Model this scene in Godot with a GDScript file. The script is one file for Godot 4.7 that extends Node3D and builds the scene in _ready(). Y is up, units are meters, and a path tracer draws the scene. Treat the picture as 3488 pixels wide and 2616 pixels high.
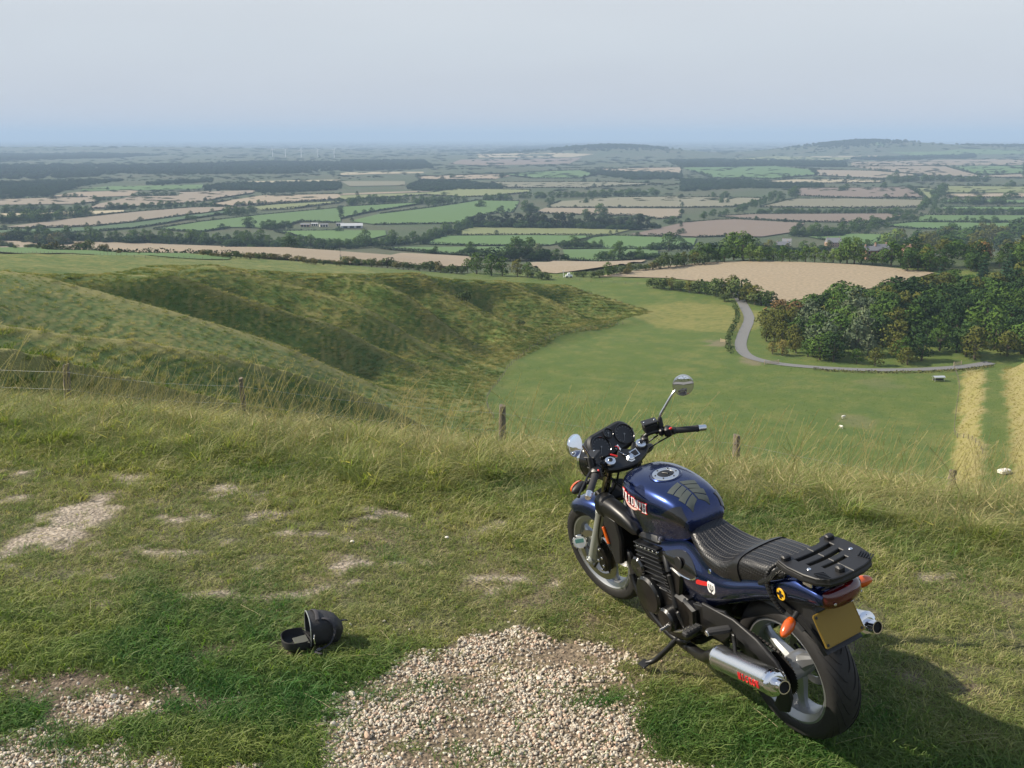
extends Node3D
# A motorcycle parked on a grassy hilltop above a dry chalk valley, with a wide hazy vale beyond.
# World: camera at (0, 2.53, 0), north is -z, metres. Ground under the rear wheel is y = 0.

var rng := RandomNumberGenerator.new()
var n_big := FastNoiseLite.new()      # broad patches
var n_mid := FastNoiseLite.new()
var n_fine := FastNoiseLite.new()
var taken := {}

func _ready():
	rng.seed = 20071
	for p in [[n_big, 0.011, 4], [n_mid, 0.09, 3], [n_fine, 0.9, 2]]:
		p[0].noise_type = FastNoiseLite.TYPE_SIMPLEX_SMOOTH
		p[0].frequency = p[1]
		p[0].fractal_octaves = p[2]
		p[0].seed = 7
	setup_view()
	setup_materials()
	build_terrain()
	build_fields()
	build_woods()
	build_valley_things()
	build_fences()
	build_foreground()
	build_motorcycle()
	build_bag()
	order_labels()

func setup_view():
	var cam := Camera3D.new()
	cam.name = "camera"
	cam.fov = 38.884
	cam.near = 0.05
	cam.far = 90000.0
	cam.position = Vector3(0, 2.533, 0)
	cam.rotation_degrees = Vector3(-12.767, 0, 0)
	add_child(cam)
	cam.current = true
	var sun := DirectionalLight3D.new()
	sun.name = "sun"
	sun.light_energy = 1.6
	sun.light_color = Color(1.0, 0.955, 0.88)
	sun.light_angular_distance = 0.55
	sun.shadow_enabled = true
	add_child(sun)
	var to_sun := Vector3(-1.0, 0.0, -0.09).normalized() * cos(deg_to_rad(38.0)) + Vector3(0, sin(deg_to_rad(38.0)), 0)
	sun.look_at_from_position(to_sun * 10.0, Vector3.ZERO, Vector3.UP)
	var env := Environment.new()
	env.background_mode = Environment.BG_SKY
	env.tonemap_mode = Environment.TONE_MAPPER_LINEAR
	env.tonemap_exposure = 1.5
	env.sdfgi_enabled = true
	env.ssao_enabled = true
	env.ssil_enabled = true
	env.fog_enabled = true
	env.fog_density = 0.000092
	env.fog_light_color = Color(0.77, 0.88, 1.0)
	var sky := Sky.new()
	var pan := PanoramaSkyMaterial.new()
	pan.panorama = sky_picture()
	sky.sky_material = pan
	env.sky = sky
	var we := WorldEnvironment.new()
	we.name = "world_environment"
	we.environment = env
	add_child(we)

# a thin, even afternoon overcast: colour by height above the horizon only, with faint high cloud
func sky_picture() -> ImageTexture:
	var w := 1024
	var h := 512
	var stops := [[0.0, Color(0.47, 0.51, 0.58)], [0.7, Color(0.50, 0.535, 0.60)], [2.0, Color(0.51, 0.555, 0.615)], [4.5, Color(0.52, 0.58, 0.64)], [8.0, Color(0.56, 0.615, 0.67)], [20.0, Color(0.47, 0.545, 0.65)], [45.0, Color(0.33, 0.42, 0.585)], [90.0, Color(0.25, 0.35, 0.54)]]
	var im := Image.create(w, h, false, Image.FORMAT_RGBF)
	var nz := FastNoiseLite.new()
	nz.seed = 5
	nz.frequency = 1.0
	nz.fractal_octaves = 4
	for y in h:
		var el := 90.0 - (y + 0.5) / h * 180.0
		var e := maxf(el, 0.0)
		var c: Color = stops[0][1]
		for k in stops.size() - 1:
			if e >= stops[k][0]:
				var f: float = clampf((e - stops[k][0]) / (stops[k + 1][0] - stops[k][0]), 0, 1)
				c = (stops[k][1] as Color).lerp(stops[k + 1][1], f)
		for x in w:
			var a := (x + 0.5) / w * TAU
			var r := cos(deg_to_rad(e))
			var q := nz.get_noise_3d(cos(a) * r * 2.2, sin(deg_to_rad(e)) * 14.0, sin(a) * r * 2.2)
			var m := 1.0 + 0.045 * q * clampf(e / 2.0, 0, 1)
			im.set_pixel(x, y, Color(c.r * m, c.g * m * 0.965, c.b * lerpf(1.0, m, 0.8) * 0.94) * 0.82)
	return ImageTexture.create_from_image(im)

# ---------------------------------------------------------------- naming
func numbered(called: String) -> String:
	if not taken.has(called):
		taken[called] = 0
		return called
	taken[called] += 1
	return "%s_%03d" % [called, taken[called]]

func tag(o: Node, label: String, category: String, group := "", kind := ""):
	if label != "":
		o.set_meta("label", label)
	if category != "":
		o.set_meta("category", category)
	if group != "":
		o.set_meta("group", group)
	if kind != "":
		o.set_meta("kind", kind)

func thing(called: String, label: String, category: String, at := Vector3.ZERO, group := "") -> Node3D:
	var o := Node3D.new()
	o.name = numbered(called)
	add_child(o)
	o.position = at
	tag(o, label, category, group)
	return o

func put(called: String, mesh: Mesh, m: Material, parent: Node = null) -> MeshInstance3D:
	var o := MeshInstance3D.new()
	o.mesh = mesh
	o.material_override = m
	if parent == null:
		o.name = numbered(called)
		add_child(o)
	else:
		o.name = called
		parent.add_child(o, true)
	return o

func structure(called: String, mesh: Mesh, m: Material) -> MeshInstance3D:
	var o := put(called, mesh, m)
	o.set_meta("kind", "structure")
	return o

func scatter(called: String, mesh: Mesh, m: Material, buffer: PackedFloat32Array, parent: Node = null) -> MultiMeshInstance3D:
	var mm := MultiMesh.new()
	mm.transform_format = MultiMesh.TRANSFORM_3D
	mm.use_colors = true
	mm.mesh = mesh
	mm.instance_count = buffer.size() / 16
	mm.buffer = buffer
	var o := MultiMeshInstance3D.new()
	o.multimesh = mm
	o.material_override = m
	o.set_meta("kind", "stuff")
	if parent == null:
		o.name = numbered(called)
		add_child(o)
	else:
		o.name = called
		parent.add_child(o, true)
	return o

func add_copy(b: PackedFloat32Array, t: Transform3D, c: Color):
	b.append_array(PackedFloat32Array([t.basis.x.x, t.basis.y.x, t.basis.z.x, t.origin.x, t.basis.x.y, t.basis.y.y, t.basis.z.y, t.origin.y, t.basis.x.z, t.basis.y.z, t.basis.z.z, t.origin.z, c.r, c.g, c.b, 1.0]))

# ---------------------------------------------------------------- shapes
# Geo collects triangles; mesh() gives them normals that are smooth below an angle.
class Geo:
	var t := PackedVector3Array()
	var u := PackedVector2Array()

	func tri(a: Vector3, b: Vector3, c: Vector3):
		t.append_array(PackedVector3Array([a, b, c]))

	func quad(a: Vector3, b: Vector3, c: Vector3, d: Vector3):
		t.append_array(PackedVector3Array([a, b, c, a, c, d]))

	func _out(from: int):   # turn the triangles added since so that they face outwards (clockwise fronts)
		var vol := 0.0
		for k in range(from, t.size(), 3):
			vol += t[k].dot(t[k + 1].cross(t[k + 2]))
		if vol > 0.0:
			for k in range(from, t.size(), 3):
				var s := t[k + 1]
				t[k + 1] = t[k + 2]
				t[k + 2] = s

	# rows of points, each row the same length; around = rows are closed rings
	func loft(rows: Array, around := true, cap0 := true, cap1 := true):
		var from := t.size()
		var n: int = rows[0].size()
		var off: Vector3 = rows[0][0]
		for r in rows.size() - 1:
			var a: PackedVector3Array = rows[r]
			var b: PackedVector3Array = rows[r + 1]
			for k in (n if around else n - 1):
				var k2 := (k + 1) % n
				quad(a[k], a[k2], b[k2], b[k])
		if around:
			for e in [[cap0, 0], [cap1, rows.size() - 1]]:
				if e[0]:
					var ring: PackedVector3Array = rows[e[1]]
					var c := Vector3.ZERO
					for p in ring:
						c += p
					c /= n
					for k in n:
						if e[1] == 0:
							tri(c, ring[(k + 1) % n], ring[k])
						else:
							tri(c, ring[k], ring[(k + 1) % n])
			# volume about a point of the shape
			for k in range(from, t.size()):
				t[k] -= off
			_out(from)
			for k in range(from, t.size()):
				t[k] += off

	func tube(path: PackedVector3Array, radius, sides := 10, caps := true, squash := 1.0, upv := Vector3.UP):
		var rows := []
		for k in path.size():
			var d := (path[mini(k + 1, path.size() - 1)] - path[maxi(k - 1, 0)]).normalized()
			var ref := upv if absf(d.dot(upv)) < 0.95 else Vector3(1, 0, 0.2).normalized()
			var s := d.cross(ref).normalized()
			var v := s.cross(d).normalized()
			var r: float = radius[k] if radius is Array or radius is PackedFloat32Array else radius
			var ring := PackedVector3Array()
			for j in sides:
				var a := TAU * j / sides
				ring.append(path[k] + s * cos(a) * r + v * sin(a) * r * squash)
			rows.append(ring)
		loft(rows, true, caps, caps)

	# profile of (radius, height along axis); closed = the profile is a ring of its own (tyre, rim)
	func lathe(profile: PackedVector2Array, at: Vector3, axis: Vector3, sides := 24, closed := false):
		var ref := Vector3.UP if absf(axis.dot(Vector3.UP)) < 0.9 else Vector3.RIGHT
		var s := axis.cross(ref).normalized()
		var v := s.cross(axis).normalized()
		var rows := []
		for p in profile:
			var ring := PackedVector3Array()
			for j in sides:
				var a := TAU * j / sides
				ring.append(at + axis * p.y + (s * cos(a) + v * sin(a)) * p.x)
			rows.append(ring)
		if closed:
			rows.append(rows[0])
		loft(rows, true, not closed, not closed)

	func box(tr: Transform3D, size: Vector3, bevel := 0.0):
		var from := t.size()
		var h := size / 2
		var b := minf(bevel, minf(h.x, minf(h.y, h.z)) * 0.95)
		var rows := []
		for e in [[-h.y, b], [-h.y + b, 0.0], [h.y - b, 0.0], [h.y, b]]:
			var i: float = e[1]
			var ring := PackedVector3Array()
			for c in [[1, 1], [-1, 1], [-1, -1], [1, -1]]:
				var x: float = c[0] * (h.x - i)
				var z: float = c[1] * (h.z - i)
				if b > 0.0:
					var first: bool = c[0] * c[1] > 0
					var p1 := Vector3(x - c[0] * b, e[0], z)
					var p2 := Vector3(x, e[0], z - c[1] * b)
					ring.append(p2 if first else p1)
					ring.append(p1 if first else p2)
				else:
					ring.append(Vector3(x, e[0], z))
			rows.append(ring)
		if b <= 0.0:
			rows = [rows[0], rows[3]]
		loft(rows)
		for k in range(from, t.size()):
			t[k] = tr * t[k]

	# a polygon in the xy plane of tr, given thickness along z, edges chamfered
	func slab(poly: PackedVector2Array, tr: Transform3D, depth: float, bevel := 0.0):
		var p := poly
		if Geometry2D.is_polygon_clockwise(p):
			p = p.duplicate()
			p.reverse()
		var inner := p
		if bevel > 0.0:
			var c := PackedVector2Array()
			var n := p.size()
			for k in n:
				var a := (p[k] - p[(k + n - 1) % n]).normalized()
				var b := (p[(k + 1) % n] - p[k]).normalized()
				var na := Vector2(-a.y, a.x)
				var nb := Vector2(-b.y, b.x)
				var m := (na + nb)
				m = m / maxf(m.length_squared(), 0.4) * 2.0
				c.append(p[k] + m * bevel)
			inner = c
		var idx := Geometry2D.triangulate_polygon(inner)
		var from := t.size()
		var h := depth / 2
		for s in [-1.0, 1.0]:
			for k in range(0, idx.size(), 3):
				var a := Vector3(inner[idx[k]].x, inner[idx[k]].y, h * s)
				var b := Vector3(inner[idx[k + 1]].x, inner[idx[k + 1]].y, h * s)
				var c := Vector3(inner[idx[k + 2]].x, inner[idx[k + 2]].y, h * s)
				var up := (b - a).cross(c - a).z
				if (up > 0) == (s > 0):
					tri(a, c, b)
				else:
					tri(a, b, c)
		var n2 := p.size()
		for k in n2:
			var j := (k + 1) % n2
			var steps := [[inner, -h], [p, -h + bevel], [p, h - bevel], [inner, h]] if bevel > 0.0 else [[p, -h], [p, h]]
			for q in steps.size() - 1:
				var A: PackedVector2Array = steps[q][0]
				var C: PackedVector2Array = steps[q + 1][0]
				var a := Vector3(A[k].x, A[k].y, steps[q][1])
				var b := Vector3(A[j].x, A[j].y, steps[q][1])
				var c := Vector3(C[j].x, C[j].y, steps[q + 1][1])
				var d := Vector3(C[k].x, C[k].y, steps[q + 1][1])
				quad(a, d, c, b)
		for k in range(from, t.size()):
			t[k] = tr * t[k]
		if tr.basis.determinant() < 0:
			for k in range(from, t.size(), 3):
				var sw := t[k + 1]
				t[k + 1] = t[k + 2]
				t[k + 2] = sw

	func ball(at: Vector3, r: Vector3, rings := 8, sides := 14):
		var rows := []
		for k in range(1, rings):
			var a := PI * k / rings
			var ring := PackedVector3Array()
			for j in sides:
				var b := TAU * j / sides
				ring.append(at + Vector3(r.x * sin(a) * cos(b), r.y * cos(a), r.z * sin(a) * sin(b)))
			rows.append(ring)
		loft(rows)

	func apply(tr: Transform3D):
		for k in t.size():
			t[k] = tr * t[k]
		if tr.basis.determinant() < 0:
			for k in range(0, t.size(), 3):
				var sw := t[k + 1]
				t[k + 1] = t[k + 2]
				t[k + 2] = sw

	func mirrored() -> Geo:   # the same on the other side of the z = 0 plane
		var g := Geo.new()
		g.t = t.duplicate()
		g.apply(Transform3D(Basis.from_scale(Vector3(1, 1, -1)), Vector3.ZERO))
		return g

	func add(g: Geo):
		t.append_array(g.t)

	func mesh(angle := 38.0, uv_scale := 0.0) -> ArrayMesh:
		var n := t.size() / 3
		var fn := PackedVector3Array()
		fn.resize(n)
		var at := {}
		for k in n:
			var a := t[k * 3]
			fn[k] = (t[k * 3 + 2] - a).cross(t[k * 3 + 1] - a)
			for j in 3:
				var key := Vector3i((t[k * 3 + j] * 20000.0).round())
				if at.has(key):
					at[key].append(k)
				else:
					at[key] = [k]
		var lim := cos(deg_to_rad(angle))
		var unit := PackedVector3Array()
		unit.resize(n)
		for k in n:
			unit[k] = fn[k].normalized()
		var norm := PackedVector3Array()
		norm.resize(t.size())
		for k in n:
			for j in 3:
				var key := Vector3i((t[k * 3 + j] * 20000.0).round())
				var s := Vector3.ZERO
				for o in at[key]:
					if unit[o].dot(unit[k]) > lim:
						s += fn[o]
				norm[k * 3 + j] = s.normalized() if s.length_squared() > 0 else Vector3.UP
		var arr := []
		arr.resize(Mesh.ARRAY_MAX)
		arr[Mesh.ARRAY_VERTEX] = t
		arr[Mesh.ARRAY_NORMAL] = norm
		if u.size() == t.size():
			arr[Mesh.ARRAY_TEX_UV] = u
		var m := ArrayMesh.new()
		m.add_surface_from_arrays(Mesh.PRIMITIVE_TRIANGLES, arr)
		return m

func pv(a: Array) -> PackedVector3Array:
	var r := PackedVector3Array()
	for p in a:
		r.append(Vector3(p[0], p[1], p[2]))
	return r

func curve(a, steps := 6) -> PackedVector3Array:   # smooth path through the points
	var p: PackedVector3Array = a if a is PackedVector3Array else pv(a)
	var r := PackedVector3Array()
	for k in p.size() - 1:
		for s in steps:
			r.append(p[k].cubic_interpolate(p[k + 1], p[maxi(k - 1, 0)], p[mini(k + 2, p.size() - 1)], s / float(steps)))
	r.append(p[p.size() - 1])
	return r

# ---------------------------------------------------------------- materials
var M := {}

func mat(name_: String, c: Color, rough := 0.7, metal := 0.0, coat := 0.0) -> StandardMaterial3D:
	var m := StandardMaterial3D.new()
	m.resource_name = name_
	m.albedo_color = Color(c.r, c.g, c.b).linear_to_srgb()
	m.roughness = rough
	m.metallic = metal
	if coat > 0.0:
		m.clearcoat_enabled = true
		m.clearcoat = coat
		m.clearcoat_roughness = 0.04
	M[name_] = m
	return m

func noise_tex(freq: float, lo: Color, hi: Color, octaves := 4, size := 512, normal := false, bump := 4.0, seed_ := 1) -> NoiseTexture2D:
	var t := NoiseTexture2D.new()
	var nz := FastNoiseLite.new()
	nz.seed = seed_
	nz.noise_type = FastNoiseLite.TYPE_SIMPLEX_SMOOTH
	nz.frequency = freq
	nz.fractal_octaves = octaves
	t.noise = nz
	t.seamless = true
	t.width = size
	t.height = size
	if normal:
		t.as_normal_map = true
		t.bump_strength = bump
	else:
		var g := Gradient.new()
		g.set_color(0, lo)
		g.set_color(1, hi)
		t.color_ramp = g
	return t

func triplanar(m: StandardMaterial3D, scale: float, world := true):
	m.uv1_triplanar = true
	m.uv1_world_triplanar = world
	m.uv1_scale = Vector3.ONE * scale

# ---------------------------------------------------------------- surveyed places, x and z in metres
const FIELDS := [
	["tan",1,[-658,-1380,-593,-1334,-549,-1345,-430,-1312,-312,-1253,-156,-773,-125,-793,-93,-588,-117,-582,-154,-567,-223,-602,-297,-696,-626,-1312]],
	["pink",1,[-747,-1618,-726,-1767,-672,-1977,-610,-2099,-522,-2114,-544,-1915,-590,-1734,-623,-1628,-703,-1601]],
	["dark",1,[-731,-1536,-618,-1614,-585,-1718,-540,-1903,-517,-1999,-495,-1915,-527,-1767,-546,-1601,-583,-1520,-689,-1446]],
	["green",1,[-513,-1568,-489,-1718,-428,-1876,-322,-2066,-266,-1702,-332,-1734,-341,-1568,-388,-1601,-411,-1601,-431,-1505]],
	["pink",1,[-1127,-2382,-1053,-2451,-951,-2497,-867,-2311,-893,-2243,-1037,-2190]],
	["pink",1,[-800,-2066,-842,-2243,-856,-2388,-870,-2517,-771,-2551,-816,-2711,-654,-2816,-625,-2658,-651,-2419,-659,-2271,-726,-2139]],
	["tan",0,[-1053,-2517,-1069,-2711,-976,-2816,-939,-2775,-885,-2551,-939,-2504]],
	["green",0,[-1127,-2902,-1113,-3041,-1023,-3090,-878,-3141,-816,-2902,-958,-2833,-1086,-2775]],
	["tan",1,[-608,-2190,-602,-2358,-579,-2551,-408,-2621,-372,-2388,-453,-2271,-546,-2139]],
	["cream",1,[-909,-1915,-813,-1956,-810,-1977,-715,-2021,-687,-1956,-711,-1876,-771,-1868,-848,-1785]],
	["yellow",1,[-496,-2114,-467,-2190,-358,-2299,-349,-2243,-408,-2043,-455,-1999]],
	["cream",0,[-808,-3363,-541,-3486,-513,-3305,-736,-3249]],
	["green",1,[-331,-1520,-241,-1536,-209,-1334,-246,-1368,-290,-1446]],
	["green",0,[-592,-1240,-292,-684,-203,-594,-151,-528,-137,-533,-134,-514,-148,-471,-211,-529,-294,-615]],
	["tan",1,[-125,-793,-102,-1012,-35,-934,-27,-679,-55,-631,-70,-611,-93,-588]],
	["green",0,[-241,-1536,-178,-1536,-166,-1446,-189,-1334,-208,-1327]],
	["tan",1,[12,-721,33,-875,71,-859,110,-896,59,-605,40,-584,23,-565,15,-574]],
	["yellow",1,[-88,-1446,-59,-1601,42,-1601,167,-1552,127,-1446,18,-1455]],
	["green",1,[-106,-1312,-90,-1432,17,-1443,125,-1435,96,-1406,43,-1287,-6,-1281,-76,-1297]],
	["green",1,[-154,-1231,-6,-1253,-2,-1105,-5,-959,-36,-959,-73,-1012]],
	["green",1,[54,-1207,104,-1406,131,-1438,216,-1398,187,-1207]],
	["green",1,[53,-1143,106,-1178,153,-1143,125,-934,93,-896,69,-868,44,-905]],
	["green",1,[-256,-1734,-229,-1895,-150,-2090,-70,-2328,15,-2299,2,-1956,-31,-1935,-67,-1802,-70,-1702,-209,-1668]],
	["green",1,[-326,-2090,-249,-2190,-187,-2254,-188,-2190,-250,-1956,-279,-1785]],
	["yellow",1,[-395,-2537,-298,-2621,-195,-2719,-143,-2902,49,-2816,44,-2696,-54,-2517,-119,-2484,-200,-2586,-309,-2419,-358,-2299]],
	["tan",0,[-410,-2636,-346,-2711,-245,-2775,-198,-2759,-301,-2651,-399,-2565]],
	["pink",1,[40,-1956,63,-2080,316,-2057,283,-1838,237,-1802,220,-1876,156,-1895,77,-1915]],
	["grey",1,[68,-2139,102,-2299,235,-2451,381,-2484,323,-2099,84,-2099]],
	["brown",1,[157,-1460,262,-1702,223,-1446,180,-1446]],
	["brown",0,[-324,-5647,-306,-6618,448,-7099,287,-5647,-158,-5333]],
	["tan",1,[-321,-3761,-172,-3948,32,-4083,-56,-3551,-288,-3486]],
	["tan",1,[381,-4682,750,-4922,623,-4083,514,-4172,395,-4265]],
	["green",1,[-65,-4083,196,-4464,366,-4570,327,-4083,225,-3619,63,-3619]],
	["grey",1,[-62,-3305,270,-3305,431,-3141,200,-2947,-14,-2947]],
	["cream",0,[-660,-4265,-348,-4362,-333,-4172,-606,-3915]],
	["grey",0,[-522,-3363,-325,-3363,-299,-3090,-447,-3041]],
	["cream",0,[-277,-8542,94,-7875,553,-7456,384,-7182,-216,-7298]],
	["tan",1,[43,-549,79,-590,113,-598,146,-579,176,-555,204,-524,193,-515,168,-496,136,-484,118,-470,113,-476,114,-499,101,-522,77,-539]],
	["brown",1,[264,-1711,328,-1771,364,-1788,455,-1705,386,-1506,324,-1419,282,-1433,239,-1419,221,-1433]],
	["brown",1,[349,-1861,417,-1908,539,-1920,656,-1920,665,-1861,581,-1721,476,-1737,375,-1806]],
	["grey",1,[478,-2121,611,-2400,745,-2419,899,-2357,786,-2121,647,-2097]],
	["brown",1,[651,-2531,748,-2878,1046,-2923,922,-2464,753,-2444]],
	["yellow",1,[1039,-2878,1087,-2878,1056,-2713,920,-2431,925,-2464]],
	["grey",1,[378,-2464,564,-2431,482,-2225,424,-2121,322,-2097]],
	["green",1,[744,-4879,1215,-5143,1246,-4641,1093,-3963,850,-3588,661,-3658,704,-4228]],
	["cream",1,[703,-3278,893,-3522,1184,-3522,1103,-3278,899,-3222,741,-3200]],
	["pink",1,[1247,-4596,1463,-4488,1458,-3931,1202,-3588,1076,-3882]],
	["pink",1,[1574,-5143,2005,-5143,1642,-3882,1871,-4048,1692,-3658,1446,-3882,1497,-4574]],
	["green",1,[1981,-5007,2439,-5285,1911,-4136,1709,-4083]],
	["pink",0,[1818,-5945,2462,-6556,3221,-6991,2508,-5436,2075,-5285,1617,-5285]],
	["green",1,[703,-1880,897,-1880,825,-1727,638,-1744]],
	["green",1,[557,-1654,630,-1721,811,-1698,759,-1586,657,-1553,581,-1586]],
	["green",1,[384,-1433,433,-1491,511,-1447,482,-1406,434,-1301,408,-1312,390,-1381]],
	["green",0,[215,-1393,235,-1393,214,-1287,182,-1176]],
	["yellow",1,[1189,-3016,1408,-2969,1259,-2652,1048,-2674]],
	["tan",1,[1020,-2601,1245,-2622,1171,-2464,974,-2464]],
	["green",1,[922,-2357,1112,-2339,1059,-2225,882,-2252]],
	["green",1,[831,-2121,1003,-2107,955,-2005,803,-2050]],
	["yellow",1,[1264,-6759,1791,-7596,2257,-7222,1958,-6556,1318,-6338]],
	["cream",0,[1926,-7504,2478,-7530,2424,-7362,1880,-7284]],
	["green",0,[2640,-7795,3370,-8092,3728,-8105,3566,-7746,2722,-7535]],
	["green",0,[2247,-8452,2579,-8352,2775,-8347,2726,-8127,2374,-8157]]]
const FAR_WOODS := [
	["belt",[-2506,-5333,-1826,-5424,-1379,-6114,-927,-6000,-717,-4636,-809,-4083,-1245,-3915,-1417,-4083,-1434,-3646,-1643,-3486]],
	["belt",[-1558,-3305,-1347,-3424,-1211,-3486,-1179,-2993,-1063,-2517,-1144,-2419]],
	["belt",[-1075,-3249,-962,-3551,-896,-3305,-1019,-3090]],
	["belt",[-864,-3090,-803,-3227,-513,-3305,-444,-2858,-598,-2636,-658,-2833,-788,-2833]],
	["belt",[-3996,-8522,-3462,-8260,-3312,-8776,-2666,-8276,-2587,-7109,-3004,-6399]],
	["belt",[-988,-6399,-509,-6399,-342,-4799,-684,-4422]],
	["hill",[-226,-8877,-28,-14696,835,-21118,1895,-25586,757,-7984,568,-7812,539,-7545,203,-7868,-16,-8064]],
	["hill",[5111,-19534,13400,-46123,15131,-46146,15388,-46121,2643,-8486,2325,-8395]],
	["hill",[2758,-8224,15580,-46115,15132,-39714,18529,-46129,19363,-46121,14647,-34084,13612,-28952,3984,-8468,3614,-8685,3054,-8155]],
	["belt",[538,-3522,733,-3395,767,-3200,887,-3147,812,-2878,602,-2878,415,-2713]],
	["belt",[-290,-3090,-283,-3424,-169,-3424,-27,-3061,-26,-2902,-214,-2775,-278,-2876]],
	["belt",[876,-6337,1271,-6549,1785,-5945,1505,-5007,1143,-5143,763,-5007]],
	["belt",[2106,-7020,3181,-7630,2996,-7181,2096,-6556]],
	["belt",[277,-4464,618,-4048,543,-3551,381,-3486,319,-3915]]]
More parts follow.
